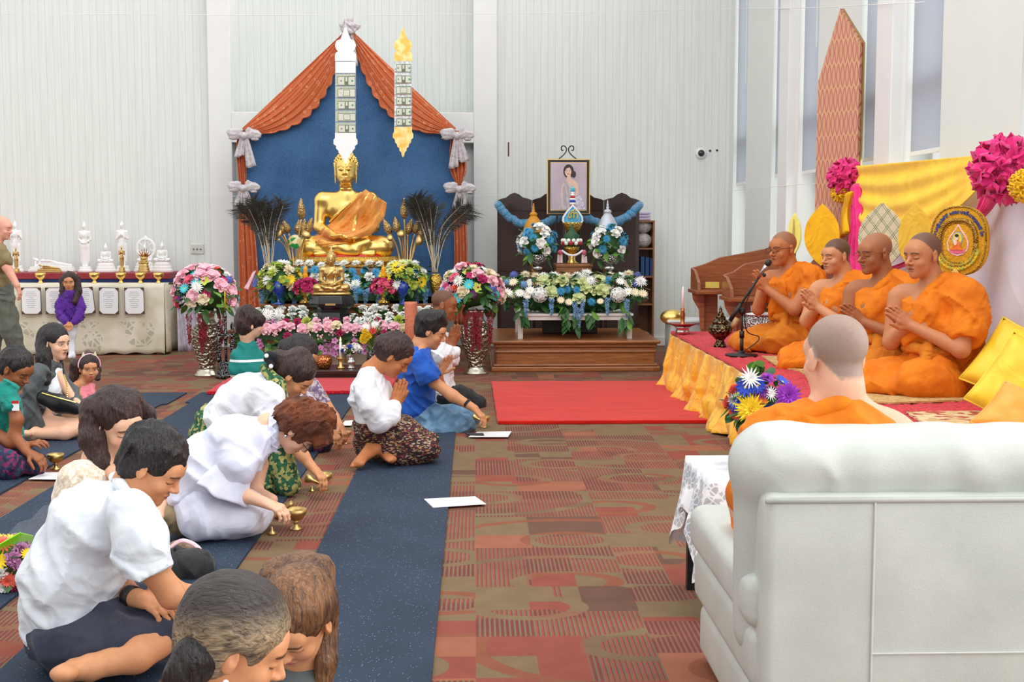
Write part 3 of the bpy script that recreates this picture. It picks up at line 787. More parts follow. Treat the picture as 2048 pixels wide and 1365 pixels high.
def head_color(P, c, R, s, skin, lips=None, brow=None, stubble=None, eyes='closed', iris=(.02, .012, .01), blush=.0, browthick=1.0, wrinkle=0):
    """colours of the head itself: lips, brows, lashes, eye whites, shaved-hair shade"""
    L = ((P-np.array(c)) @ R)/s; x, y, z = L[:, 0], L[:, 1], L[:, 2]
    C = np.tile(np.array(skin, float), (len(P), 1))
    def put(m, col):
        m = np.clip(m, 0, 1)[:, None]; C[:] = C*(1-m)+np.array(col)*m
    near = (np.abs(x) < .12) & (np.abs(y) < .14) & (np.abs(z) < .16)
    fr = near & (y > .045); ax = np.abs(x)
    if stubble is not None:
        n = np.sin(x*260)*np.sin(y*240+1)*np.sin(z*250)*.08
        hl = stubble[1]        # hairline height at the forehead
        front = (z-(hl-np.clip(.055-y, 0, .2)*stubble[3]))/.010
        side = np.where(y < .0, (z+.035+y*.3)/.012, 9); side = np.where(ax > .03, side, side)
        m = np.clip(np.minimum(front, np.where(y < -.01, (z+.062)/.015, 9))+n*3, 0, 1)*near
        earm = (ax > .0775) & (np.abs(y) < .03) & (np.abs(z) < .04)
        m = m*(~earm)*stubble[2]; put(m, stubble[0])
    if brow is not None:
        bz = .0235-(.0035*((ax-.030)/.016)**2)
        m = np.clip(1.6-np.abs(z-bz)/(.0034*browthick), 0, 1)*(ax > .011)*(ax < .050)*fr; put(m*.9, brow)
    if lips is not None:
        m = np.clip(1.5-np.sqrt((x/.0215)**2+((z+.0590)/.0105)**2)*1.35, 0, 1)*(y > .07)*near; put(m, lips)
        m = np.clip(1.3-np.abs(z+.0588)/.0018, 0, 1)*(ax < .02)*(y > .07)*near; put(m*.75, np.array(lips)*.35)
    if eyes == 'closed':
        lz = -.0045-.003*(1-((ax-.031)/.015)**2)
        m = np.clip(1.4-np.abs(z-lz)/.0019, 0, 1)*(np.abs(ax-.031) < .0155)*fr; put(m*.9, (.015, .01, .01))
    elif eyes == 'open':
        q = np.sqrt(((ax-.031)/.0145)**2+((z-.000)/.0062)**2)
        put(np.clip(1.4-q*1.2, 0, 1)*fr, (.75, .72, .70))
        q2 = np.sqrt(((ax-.031)/.0062)**2+((z)/.0062)**2); put(np.clip(2.2-q2*2, 0, 1)*fr*(q < 1.15), iris)
        m = np.clip(1.4-np.abs(z-(.0060-.004*((ax-.031)/.015)**2))/.0020, 0, 1)*(np.abs(ax-.031) < .016)*fr; put(m*.9, (.015, .01, .01))
    if blush:
        q = np.sqrt(((ax-.040)/.022)**2+((z+.025)/.02)**2); put(np.clip(1-q, 0, 1)*blush*fr, (.75, .22, .20))
    # nostrils
    q = np.sqrt(((ax-.008)/.005)**2+((z+.0375)/.0035)**2); put(np.clip(1.3-q, 0, 1)*.7*fr*(y > .085), np.array(skin)*.3)
    if wrinkle:
        for a, b in (((.020, -.030), (.032, -.062)),):
            t = np.clip((-(z)-.030)/.032, 0, 1); m = np.clip(1.2-np.abs(ax-(.020+.012*t))/.0022, 0, 1)*(z < -.028)*(z > -.066)*fr
            put(m*wrinkle, np.array(skin)*.5)
    return C
def hand(F, w, d, n, s=1.0, side=1, curl=.0, spread=.12, thumb=.7, k=.0035, fc=None, thumbcurl=.2):
    """w wrist, d finger direction, n palm-normal (out of the palm), side=+1 puts the thumb on d x n side.
    curl bends the fingers towards the palm (radians per joint)"""
    d = nrm(d); n = nrm(np.array(n, float)-d*np.dot(n, d)); t = np.cross(d, n)*side; w = np.array(w, float)
    F.cap(w-d*.02*s, w+d*.03*s, .024*s, .026*s, .015*s, flat=(n, .70))
    P = lambda a, b, c: w+d*a*s+t*b*s+n*c*s
    F.cap(P(.03, .010, 0), P(.080, .026, 0), .017*s, .0135*s, .012*s, flat=(n, .8))
    F.cap(P(.03, -.010, 0), P(.074, -.026, 0), .017*s, .0125*s, .012*s, flat=(n, .8))
    F.cap(P(.03, 0, 0), P(.082, 0, 0), .018*s, .0145*s, .012*s, flat=(n, .8))
    tips = []
    for i, (b, L, r, a0) in enumerate(((.030, .072, .0090, .084), (.010, .080, .0093, .089), (-.011, .074, .0088, .086), (-.030, .058, .0078, .078))):
        fcu = (fc[i] if fc is not None else curl); ang = 0.0; p = P(a0-.012, b*.92, 0); dr = nrm(d+t*spread*(b/.03)*.6)
        segs = (L*.46, L*.30, L*.24); rr = [r*1.05, r, r*.94, r*.82]
        for j, sg in enumerate(segs):
            ang += fcu*(1.0 if j else .8)
            dj = nrm(dr*math.cos(ang)+n*math.sin(ang)); q = p+dj*sg*s*(1 if j else 1.25)
            F.cap(p, q, rr[j]*s, rr[j+1]*s, k*s if j else .006*s); p = q
        tips.append(p)
    td = nrm(d*.55+t*thumb+n*.25); p0 = P(.020, .020, .004); p1 = p0+td*.040*s
    td2 = nrm(d*(.9)+t*thumb*.35+n*(.15+thumbcurl)); p2 = p1+td2*.030*s; p3 = p2+nrm(td2+n*thumbcurl)*.024*s
    F.cap(p0, p1, .0155*s, .0118*s, .010*s); F.cap(p1, p2, .0112*s, .0105*s, .004*s); F.cap(p2, p3, .0105*s, .0088*s, .003*s)
    return tips
def hbox(c, r): c = np.array(c, float); return c-r, c+r
def foot(F, ank, heel_dir, toe, s=1.0, up=(0, 0, 1), toes=True):
    """ank ankle point, toe = point at the toes; heel_dir = from ankle to the heel"""
    a = np.array(ank, float); t = np.array(toe, float); h = a+nrm(heel_dir)*.045*s; d = nrm(t-h); sd = nrm(np.cross(d, up)); u = np.cross(sd, d)
    F.cap(a, h, .034*s, .029*s, .02*s); F.cap(h, t-d*.03*s, .027*s, .026*s, .02*s); F.cap(a+d*.01, t-d*.05*s, .032*s, .021*s, .02*s)
    F.cap(h+d*.10*s-sd*.012*s, t-d*.035*s+sd*.02*s, .024*s, .019*s, .015*s, flat=(u, .8)); F.cap(h+d*.10*s, t-d*.035*s-sd*.022*s, .022*s, .018*s, .015*s, flat=(u, .8))
    if toes:
        for i, (b, L, r) in enumerate(((.026, .034, .0125), (.008, .033, .0095), (-.006, .029, .009), (-.019, .024, .0085), (-.031, .018, .0085))):
            p = t-d*(.035+.006*i)*s+sd*b*s; F.cap(p, p+d*L*s, r*s, r*.9*s, .004*s)
def skin_colors(skin, heads=(), palms=(), extra=None):
    def fn(P):
        C = np.tile(np.array(skin, float), (len(P), 1))
        for kw in heads:
            L = ((P-np.array(kw['c'])) @ kw['R'])/kw['s']
            m = (np.abs(L) < .16).all(1)
            if m.any(): C[m] = head_color(P[m], skin=skin, **kw)
        if extra: C = extra(P, C)
        return C
    return fn
SK = dict(tan=rgb(188, 118, 74), dark=rgb(150, 90, 56), light=rgb(232, 182, 152), mid=rgb(208, 146, 104), pale=rgb(236, 194, 170), pink=rgb(226, 166, 142), deep=rgb(128, 78, 54))
LIPS = rgb(176, 92, 84); BROW = (.018, .012, .010)
M_black_hair = mat_hair('black_hair', rgb(14, 12, 13), rgb(48, 42, 42))
M_dark_hair = mat_hair('dark_brown_hair', rgb(26, 16, 16), rgb(74, 48, 44))
# ---------------------------------------------------------------- seated statue
def statue_head(F, c, s, R, flame=True, bumps=90, hair=True):
    H = lambda *v: hp(c, R, s, v)
    F.ell(H(0, -.01, .03), V3(.074, .085, .085)*s, R, .015*s); F.ell(H(0, .02, -.035), V3(.062, .062, .070)*s, R, .03*s)
    F.ell(H(0, .055, -.075), V3(.030, .024, .022)*s, R, .02*s)
    F.cap(H(0, .084, .012), H(0, .100, -.024), .006*s, .0115*s, .008*s)
    for g in (-1, 1):
        F.chain([H(g*.008, .084, .018), H(g*.028, .082, .030), H(g*.052, .062, .018)], [.0035*s]*3, .004*s)
        F.ell(H(g*.031, .080, .000), V3(.019, .010, .009)*s, R, .004*s)
        F.ell(H(g*.031, .082, -.0035), V3(.020, .010, .002)*s, R, .003*s, sub=True)
        F.ell(H(g*.010, .088, -.029), V3(.008, .009, .006)*s, R, .004*s)
        F.cap(H(g*.074, .004, .03), H(g*.070, .006, -.085), .013*s, .009*s, .008*s, flat=(R[:, 0], .6))
    F.chain([H(-.022, .072, -.047), H(0, .082, -.052), H(.022, .072, -.047)], [.0045*s, .006*s, .0045*s], .004*s)
    F.chain([H(-.018, .070, -.060), H(0, .080, -.064), H(.018, .070, -.060)], [.004*s, .0065*s, .004*s], .004*s)
    F.ell(H(0, -.02, .120), V3(.042, .045, .045)*s, R, .015*s)
    if flame: F.chain([H(0, -.02, .155), H(0, -.02, .185), H(0, -.02, .235)], [.018*s, .020*s, .004*s], .01*s)
    if hair:
        for cc, rr, n in ((V3(0, -.012, .034), V3(.080, .090, .088), bumps*2), (V3(0, -.02, .122), V3(.046, .049, .048), bumps//2)):
            for i in range(n):
                z = 1-2*(i+.5)/n; a = i*2.39996; q = math.sqrt(1-z*z); v = V3(q*math.cos(a), q*math.sin(a), z)
                p = cc+v*rr
                if p[2] < .050+(p[1]-.03)*.7 or (p[1] < 0 and p[2] < -.05): continue
                F.ell(H(*p), V3(1, 1, 1)*.0088*s, None, .003*s)
def sitting_statue(legspread=1.0, flame=True, bumps=90):
    """unit statue: knee width 1, seat at z=0, faces -y"""
    F = Field(); R = basis((0, -1, 0))
    for g in (-1, 1):
        F.cap((g*.10, .10, .115), (g*.38, -.06, .105), .125, .105, .06); F.ell((g*.385, -.07, .10), (.115, .13, .10), None, .05)
        F.cap((g*.38, -.09, .085), (-g*.12, -.25, .085+.02*g), .085, .05, .03)
        F.cap((-g*.10, -.25, .10), (-g*.24, -.19, .15), .045, .035, .03)
        F.cap((g*.262, .07, .575), (g*.285, .05, .31), .074, .060, .03); F.cap((g*.285, .05, .31), (g*.10, -.20, .215), .058, .040, .03)
        F.cap((g*.10, -.20, .215), (-g*.06, -.245, .205+g*.012), .035, .026, .02, flat=((0, 0, 1), .6))
        for j in range(4): F.cap((-g*.02, -.225-.018*j, .212+g*.012), (-g*.13, -.225-.012*j, .205+g*.012), .011, .009, .004)
    F.ell((0, .09, .16), (.24, .17, .13), None, .08)
    F.ell((0, .075, .34), (.170, .120, .22), None, .06); F.ell((0, .055, .50), (.215, .130, .15), None, .06)
    F.cap((-.24, .07, .605), (.24, .07, .605), .070, None, .06)
    F.cap((0, .065, .62), (0, .05, .77), .075, .066, .04)
    for z in (.70, .725): F.cap((-.05, -.01, z), (.05, -.01, z), .012, None, .01)
    # robe edge across the chest and the sash over the left shoulder
    F.chain([(.17, -.02, .66), (.06, -.085, .56), (-.08, -.075, .44), (-.17, .0, .36)], [.012]*4, .008)
    F.chain([(.16, -.04, .65), (.13, -.085, .5), (.10, -.075, .35), (.09, -.12, .26)], [.022]*4, .008, flat=((0, 1, 0), .5))
    F.cap((-.3, -.20, .03), (.3, -.20, .03), .02, None, .02)
    statue_head(F, (0, .035, .895), 1.52, R, flame, bumps)
    return F
def standing_statue(pose='down'):
    """unit statue height 1 without base, faces -y"""
    F = Field(); R = basis((0, -1, 0))
    for g in (-1, 1):
        F.cap((g*.035, 0, .02), (g*.040, 0, .45), .022, .045, .02); F.ell((g*.038, -.03, .012), (.018, .045, .012), None, .01)
        F.cap((g*.105, .0, .755), (g*.125, .01, .60), .032, .026, .02)
        if pose == 'down': F.cap((g*.125, .01, .60), (g*.03, -.065, .53), .025, .017, .02)
        elif pose == 'chest': F.cap((g*.125, .01, .60), (g*.0, -.07, .70), .025, .017, .02)
        else: F.cap((g*.125, .01, .60), (g*.10, -.11, .70), .025, .017, .02)
    F.cap((0, 0, .06), (0, 0, .42), .060, .075, .03, flat=((0, 1, 0), .62)); F.ell((0, 0, .52), (.075, .05, .12), None, .04); F.ell((0, 0, .70), (.095, .055, .08), None, .04)
    F.cap((-.09, 0, .765), (.09, 0, .765), .028, None, .03); F.cap((0, 0, .77), (0, -.005, .83), .03, .026, .02)
    F.chain([(.06, -.05, .76), (.05, -.06, .6), (.045, -.055, .4)], [.012, .014, .01], .006)
    F.cap((-.09, .0, .1), (-.10, .0, .5), .012, .01, .02); F.cap((.09, .0, .1), (.10, .0, .5), .012, .01, .02)
    statue_head(F, (0, -.008, .895), .56, R, True, 0, False)
    return F
def fobj(name, F, h, mat, parent=None, **kw): return sdf_obj(name, F, h, mat, parent, local=True, **kw)
# ================================================================ main altar
def metal(name, c, rough=.25, var=.08, scale=12, bump=.1, bd=.003, kind='noise'):
    if name in MATS: return MATS[name]
    m, t = newmat(name); tc = t.n('TexCoord')
    if kind == 'noise': nz = t.n('TexNoise', i_Vector=tc.outputs['Object'], i_Scale=float(scale), i_Detail=3.0); f = nz.outputs['Fac']
    else: nz = t.n('TexVoronoi', i_Vector=tc.outputs['Object'], i_Scale=float(scale)); f = nz.outputs['Distance']
    t.out(t.ramp(f, ((.2, tuple(v*(1-var*2) for v in c)), (.7, c))), rough, 1.0, bump=f, bd=bd, bs=bump*3); return m
M_gold = metal('polished_gold', rgb(255, 218, 128), .3, bump=.03)
M_gold2 = metal('old_brass', rgb(214, 182, 118), .36, bump=.1)
M_goldorn = metal('embossed_gold', rgb(250, 206, 104), .32, .25, 70, .4, .006, 'vor')
M_silver = metal('silver', rgb(222, 222, 220), .22, bump=.05)
M_silverorn = metal('embossed_silver', rgb(206, 204, 200), .3, .35, 60, .5, .008, 'vor')
M_pewter = metal('embossed_pewter_urn', rgb(196, 188, 170), .3, .3, 38, .6, .010, 'vor')
M_pewterp = metal('plain_pewter', rgb(206, 198, 180), .28, bump=.05)
M_whitest = plain('white_statue_paint', rgb(240, 240, 238), .4, var=.03)
M_wood = None
def wood(name, c1, c2, axis=(1, 12, 12), rough=.35, scale=2.0):
    if name in MATS: return MATS[name]
    m, t = newmat(name); tc = t.n('TexCoord'); mp = t.n('Mapping', i_Vector=tc.outputs['Object'], i_Scale=axis)
    nz = t.n('TexNoise', i_Vector=mp.outputs[0], i_Scale=scale*2, i_Detail=6.0, i_Distortion=1.2)
    t.out(t.ramp(nz.outputs['Fac'], ((.3, c1), (.7, c2))), rough, bump=nz.outputs['Fac'], bd=.002, bs=.3, coat=.15); return m
M_oak = wood('varnished_oak', rgb(128, 74, 36), rgb(176, 112, 62))
M_darkwood = wood('dark_stained_wood', rgb(34, 20, 16), rgb(62, 38, 30))
M_beigemarble = plain('beige_stone', rgb(186, 168, 146), .5, var=.1, scale=8)
M_red = plain('red_lacquer', rgb(196, 34, 26), .35)
# ---- backdrop
YBK = 14.55
def P2(px, py, Y=YBK): v = D(px, py, Y); return (v.x, v.z)
def mat_blue():
    m, t = newmat('blue_felt_backdrop'); tc = t.n('TexCoord')
    a = t.n('TexNoise', i_Vector=tc.outputs['Object'], i_Scale=1.6, i_Detail=5.0); b = t.n('TexNoise', i_Vector=tc.outputs['Object'], i_Scale=60.0, i_Detail=3.0)
    sp = t.n('SeparateXYZ', i_0=tc.outputs['Object']); 
    f = t.m('MULTIPLY_ADD', b.outputs['Fac'], .35, t.m('MULTIPLY', a.outputs['Fac'], .65))
    col = t.ramp(f, ((.38, rgb(44, 82, 128)), (.62, rgb(70, 112, 158))))
    t.out(col, .95, bump=b.outputs['Fac'], bd=.004, bs=.3, sheen=.1); return m
poly = [P2(478, 640), P2(484, 262), P2(700, 66), P2(913, 262), P2(930, 640)]
bk = obj('backdrop_panel', MB().prism(poly, lambda u, v, w: (u, YBK+w, v), .04), mat_blue())
tag(bk, 'tall blue felt panel with a pointed top behind the golden statue', 'backdrop')
sm = P2(700, 265); 
# ---- orange sheer curtain
def mat_orange():
    m, t = newmat('orange_sheer_fabric'); tc = t.n('TexCoord')
    v = t.n('TexVoronoi', i_Vector=tc.outputs['Object'], i_Scale=13.0); d = v.outputs['Distance']
    ringm = t.m('LESS_THAN', t.m('ABSOLUTE', t.m('SUBTRACT', d, .22)), .045); dot = t.m('LESS_THAN', d, .07)
    sp = t.n('TexVoronoi', i_Vector=tc.outputs['Object'], i_Scale=60.0); gl = t.m('LESS_THAN', sp.outputs['Distance'], .16)
    k = t.m('MAXIMUM', t.m('MAXIMUM', ringm, dot), t.m('MULTIPLY', gl, .6))
    col = t.mix(t.m('MULTIPLY', k, .6), rgb(204, 104, 54), rgb(236, 180, 140))
    t.out(col, .6, sheen=.2, alpha=.96, bump=d, bd=.004, bs=.2); return m
M_or = mat_orange()
cu = thing('swag_curtain', 'orange sheer curtain swagged over both slopes and sides of the blue panel', 'curtain', (D(700, 300, YBK-.06).x, YBK-.06, 0))
def swag(top, bot, sgn, seed):
    """gathered cloth between two ends; belly hangs below the line"""
    a = np.array(P2(*top)); b = np.array(P2(*bot)); mb = MB(); L = np.linalg.norm(b-a); nv = np.array([-(b-a)[1], (b-a)[0]])/L
    if nv[1] > 0: nv = -nv
    def fn(u, v):
        belly = (.34*math.sin(math.pi*min(1, u*1.0))**.8*(.55+.75*u) + .06)*v
        if v > .93: belly += .035*abs(math.sin(u*math.pi*11))*math.sin(math.pi*u)
        p = a+(b-a)*u+nv*belly
        pleat = .011*math.sin(v*34+2*math.sin(u*3+seed))*math.sin(math.pi*min(1, u+.05))**.5+.006*math.sin(v*71+seed)
        return (p[0], YBK-.075-pleat-.03*math.sin(math.pi*v), p[1])
    mb.grid(fn, 70, 60); return obj('swag', mb, M_or, cu, smooth=True, solid=.004)
swag((690, 66), (487, 258), -1, 1.0); swag((708, 66), (912, 258), 1, 2.5)
def sidepanel(x0, x1, pts, seed):
    """hanging length: pts (py, half width px, centre px)"""
    mb = MB(); P = spline(pts, 8); n = len(P)-1
    def fn(u, v):
        i = min(n, int(v*n+.5)); py, hw, cx = P[i]
        a = D(cx+(u*2-1)*hw, py, YBK-.07); k = .02*math.sin(u*26+seed)+.01*math.sin(u*41+2)
        return (a.x, YBK-.08-k, a.z)
    mb.grid(fn, 40, n); return obj('side_panel', mb, M_or, cu, smooth=True, solid=.004)
sidepanel(0, 0, [(262, 9, 487), (300, 10, 484), (370, 7, 486), (385, 8, 488), (420, 12, 491), (480, 17, 495), (560, 19, 499), (650, 22, 502)], 1)
sidepanel(0, 0, [(262, 9, 913), (300, 14, 914), (340, 16, 917), (368, 6, 918), (385, 8, 919), (430, 12, 920), (500, 13, 922), (560, 13, 922), (650, 15, 923)], 2)
M_bow = fabric('pale_grey_bow_fabric', rgb(214, 208, 210), rgb(184, 178, 184), 20)
def bow(px, py, sc, label, tails, big=False):
    c = D(px, py, YBK-.16); r = thing('fabric_bow', label, 'bow', c, 'pale grey bows on the orange curtain')
    k = sc*YBK/FPX
    for g in (-1, 1):
        F = Field(); F.chain([(0, 0, 0), (g*12*k, -.01, 5*k), (g*21*k, 0, 3*k)], [3*k, 9*k, 11*k], .01, flat=((0, 1, 0), .5)); F.ell((g*22*k, 0, 0), (5*k, 4*k, 6*k), None, .01)
        F.disp = folds(((0, .2, 1), 26, .006, .8, (1, 0, 0), 6)); fobj('bow_loop', F, .008, M_bow, r)
    F = Field(); F.ell((0, -.02, 0), (6*k, 7*k, 7*k)); F.disp = folds(((1, 0, .4), 30, .004, .5, (0, 0, 1), 6)); fobj('bow_knot', F, .007, M_bow, r)
    for (x0, x1, L) in tails:
        mb = MB()
        def fn(u, v):
            w = lerp(4, 10, v)*k; return ((lerp(x0*.4, x1, v))*k+(u-.5)*2*w, -.01+.012*math.sin(u*14+x1)*(v+.2), -L*k*v-(2*k*math.sin(u*5)))
        mb.grid(fn, 14, 10); obj('bow_tail', mb, M_bow, r, smooth=True, local=True, solid=.004)
    return r
bow(488, 272, 1.0, 'pale grey bow at the upper left corner of the blue panel', ((-6, -10, 40), (8, 13, 60)))
bow(487, 377, .95, 'pale grey bow on the left side of the blue panel, above the peacock feathers', ((-6, -12, 34), (8, 10, 34)))
bow(914, 272, 1.0, 'pale grey bow at the upper right corner of the blue panel', ((-4, -7, 62), (8, 14, 50)))
bow(919, 379, .95, 'pale grey bow on the right side of the blue panel, above the peacock feathers', ((-4, -6, 40), (6, 8, 36)))
r = bow(700, 55, .62, 'crumpled grey bow at the pointed tip of the blue panel', ((3, 2, 34), (6, 14, 120)))
F = Field(); k = YBK/FPX
for i in range(16): F.ell((rnd.uniform(-9, 9)*k, rnd.uniform(-.06, .0), rnd.uniform(-11, 13)*k), (5*k, .02, 5*k), None, .006)
F.disp = folds(((1, 0, 1), 22, .008, 1, (0, 0, 1), 8), ((1, 0, -1), 18, .008, 1, (0, 0, 1), 8)); fobj('bow_knot', F, .008, M_bow, r)
# ---- tiers of the altar
def D3(px, py, Y): return tuple(D(px, py, Y))
XL, XRr = S(462)*12.45, S(868)*12.45
alt = thing('altar_stand', 'stepped wooden altar stand under the flowers and the golden statue', 'altar', (-1.4, 12.9, 0))
zt1 = CAMH-(652-460)*12.6/FPX
obj('lower_tier', MB().box((XL, 12.45, 0), (XRr, 14.3, zt1)), M_beigemarble, alt, bevel=.01)
zt2 = CAMH-(606-460)*13.0/FPX
obj('middle_tier', MB().box((XL+.25, 12.95, zt1), (XRr+.02, 14.3, zt2)), M_oak, alt, bevel=.01)
obj('middle_moulding', MB().box((XL+.22, 12.90, zt2-.04), (XRr+.05, 14.3, zt2)).box((XL+.22, 12.90, zt1), (XRr+.05, 13.0, zt1+.05)), M_oak, alt, bevel=.008)
zt3 = CAMH-(536-460)*13.4/FPX
obj('upper_tier', MB().box((S(560)*13.35, 13.3, zt2), (S(838)*13.35, 14.25, zt3)), M_oak, alt, bevel=.01)
obj('front_moulding', MB().box((XL-.02, 12.43, zt1-.16), (XRr+.02, 12.5, zt1-.02)).box((XL-.02, 12.41, 0), (XRr+.02, 12.5, .08)), M_oak, alt, bevel=.01)
for px in (560, 690, 800): a = D(px, 700, 12.44); obj('panel_strip', MB().box((a.x-.01, 12.435, .1), (a.x+.01, 12.45, zt1-.1)), M_oak, alt)
# ---- big golden statue
YG = 13.72
gb = D(693, 513, YG); SCL = 190*YG/FPX
gs = thing('golden_buddha_statue', 'large golden seated statue in front of the blue panel', 'statue', (gb.x, YG, zt3))
zseat = gb.z-zt3
body = fobj('body', sitting_statue(flame=False), .0085, M_gold, gs); body.scale = (SCL,)*3; body.location = (0, 0, zseat)
mb = MB()
mb.lathe([(.50, 0), (.56, .02), (.56, .07), (.50, .10), (.50, .115), (.57, .14), (.60, .19), (.57, .24), (.53, .26), (.53, .30)], n=60, sy=.55)
b = obj('pedestal', mb, M_goldorn, gs, local=True, smooth=True); hs = zseat/.30; b.scale = (SCL*1.02, SCL, hs)
mb = MB()
mb.lathe([(.46, 0), (.47, .02), (.46, .045), (.40, .05)], n=40, sy=.52); b = obj('red_cushion', mb, M_red, gs, local=True, smooth=True); b.scale = (SCL,)*3; b.location = (0, 0, zseat-.02)
# painted eyes
for g in (-1, 1): b = obj('painted_eye', MB().ball((g*.031*1.52, .035-.0835*1.52-.004, .895-.004), (.014, .007, .005), 10, 6), M_darkdot, gs, local=True, smooth=True); b.scale = (SCL,)*3; b.location = (0, 0, zseat)
# orange shawl over the left shoulder (viewer right)
m_sh, t = newmat('orange_brocade'); tc = t.n('TexCoord'); v = t.n('TexVoronoi', i_Vector=tc.outputs['Object'], i_Scale=26.0)
nz = t.n('TexNoise', i_Vector=tc.outputs['Object'], i_Scale=6.0, i_Detail=3.0)
rg = t.m('LESS_THAN', t.m('ABSOLUTE', t.m('SUBTRACT', v.outputs['Distance'], .3)), .07)
t.out(t.mix(t.m('MULTIPLY', rg, .5), t.ramp(nz.outputs['Fac'], ((.3, rgb(214, 130, 40)), (.7, rgb(242, 170, 74)))), rgb(214, 110, 40)), .45, bump=nz.outputs['Fac'], bd=.02, bs=.5, sheen=.3, alpha=.97)
def drape(F, quad, nu, nv, off=.012, axis=1, r0=1.0, sm=3, fold=None):
    """sheet whose (x, z) outline is the curved quad and whose y hugs the front of field F"""
    P = np.array([[[*quad(i/nu, j/nv)] for i in range(nu+1)] for j in range(nv+1)])
    ys = np.linspace(-.5, .4, 91); Y = np.zeros(P.shape[:2])
    G_ = np.zeros(P.shape[:2]+(91, 3)); G_[..., 0] = P[..., None, 0]; G_[..., 2] = P[..., None, 1]; G_[..., 1] = ys
    val = np.full(G_.shape[:3], 9.)
    for q in F.p:
        if not q[7]: val = np.minimum(val, F.val(q, G_))
    hit = (val < 0); first = np.where(hit.any(-1), ys[hit.argmax(-1)], .1)
    for _ in range(sm):
        p = np.pad(first, 1, mode='edge'); av = (p[:-2, 1:-1]+p[2:, 1:-1]+p[1:-1, :-2]+p[1:-1, 2:])/4; first = np.minimum(first, av)*.5+av*.5
    mb = MB(); mb.grid(lambda u, v: (P[round(v*nv), round(u*nu), 0], first[round(v*nv), round(u*nu)]-off-(fold(u, v) if fold else 0), P[round(v*nv), round(u*nu), 1]), nu, nv)
    return mb
def shq(u, v):
    a = np.array([(.20, .70), (.07, .56), (-.12, .38), (-.28, .25), (-.36, .20)]); b = np.array([(.42, .56), (.40, .42), (.28, .24), (.02, .14), (-.22, .10)])
    f = v*4; i = min(3, int(f)); t = f-i; A = a[i]*(1-t)+a[i+1]*t; B = b[i]*(1-t)+b[i+1]*t; return A*(1-u)+B*u
b = obj('orange_shawl', drape(sitting_statue(flame=False, bumps=0), shq, 34, 50, .02, sm=5, fold=lambda u, v: .008*math.sin(u*21+v*5)+.004*math.sin(u*47)), m_sh, gs, smooth=True, local=True, solid=.004)
b.scale = (SCL,)*3; b.location = (0, 0, zseat)
# ---- small statue
YS = 12.62
sb = D(664, 652, YS); s2 = 74*YS/FPX
ss = thing('small_buddha_statue', 'small dull-gold seated statue on a black base before the large golden one', 'statue', (sb.x, YS, zt1))
zb_ = D(664, 591, YS).z-zt1
b = fobj('body', sitting_statue(), .011, M_gold2, ss); b.scale = (s2, s2, s2*.98); b.location = (0, 0, zb_+.04)
mb = MB().lathe([(.52, 0), (.54, .03), (.50, .06), (.48, .08)], n=40, sy=.5); b = obj('seat_plinth', mb, M_gold2, ss, local=True, smooth=True); b.scale = (s2,)*3; b.location = (0, 0, zb_+.005)
kk = YS/FPX
mb = MB().lathe([(.62*s2, 0), (.62*s2, .02), (.57*s2, .04), (.50*s2, .06), (.46*s2, .14), (.47*s2, .17), (.60*s2, .20), (.62*s2, .23), (.60*s2, .27), (.56*s2, zb_), (.3*s2, zb_+.005)], n=6, sy=.6, M=Matrix.Rotation(0, 4, 'Z'))
obj('black_base', mb, plain('black_lacquer', rgb(20, 20, 22), .25, coat=.4), ss, local=True, bevel=.006)
obj('name_plate', MB().box((-.05, -.62*s2*.52-.004, .215), (.05, -.62*s2*.52+.03, .235)), M_gold2, ss, local=True)
# ---- urns with bouquets
def urn(px, py, Y, htop, label, hpx=25):
    c = G(px, py); r = thing('flower_urn', label, 'vase', (c.x, c.y, 0)); H = htop
    R_ = .16
    obj('urn_body', MB().lathe([(.085, .07), (.075, .10), (.095, .16), (.13, .26), (.158, .36), (.165, .42), (.150, .465), (.10, .50)], c=(0, 0, 0), n=36), M_pewter, r, local=True, smooth=True)
    obj('urn_foot', MB().lathe([(.125, 0), (.125, .018), (.105, .03), (.10, .05), (.08, .06), (.085, .072)], n=36), M_pewterp, r, local=True, smooth=True)
    obj('urn_neck', MB().lathe([(.10, .498), (.108, .51), (.085, .53), (.075, .56), (.08, .60), (.11, .63), (.10, .63), (.06, .6)], n=36), M_pewterp, r, local=True, smooth=True)
    return r
PINKREC = [('rose', 'pink', .075, 9), ('rose', 'rose', .06, 2), ('mum', 'white', .065, 3), ('rose', 'cream', .07, 2), ('daisy', 'aqua', .06, 3), ('carnation', 'coral', .055, 1), ('orchid', 'magenta', .055, 2), ('orchid', 'lime', .055, 2), ('hydrangea', 'peri', .05, 1), ('orchid', 'purple', .05, 1)]
def crimson(root, c, spots, R):
    for dx, dy, L in spots:
        o = bloom('wisteria', 'crimson', (c[0]+dx, c[1]+dy, c[2]), (0, 0, 1), (L*.5, L*.5, L), root)
u1 = urn(415, 752, 0, .63, 'tall embossed pewter urn left of the altar, beside the boy')
c1 = (u1.location.x, u1.location.y, 0)
fb = thing('flower_arrangement', 'dome of pink roses and white mums filling the left urn', 'flowers', (c1[0], c1[1], .6))
bouquet(fb, (c1[0], c1[1], .80), (.30, .27, .255), PINKREC, 66, 3, 110, .10, -.35)
crimson(fb, (c1[0], c1[1], .60), ((-.13, -.16, .085), (.0, -.20, .11), (.03, -.19, .08), (.17, -.13, .085), (-.02, -.17, .09)), 0)
u2 = urn(952, 748, 0, .63, 'tall embossed pewter urn right of the altar, behind the man in white')
c2 = (u2.location.x, u2.location.y, 0)
fb = thing('flower_arrangement', 'dome of pink, magenta and blue flowers filling the right urn', 'flowers', (c2[0], c2[1], .6))
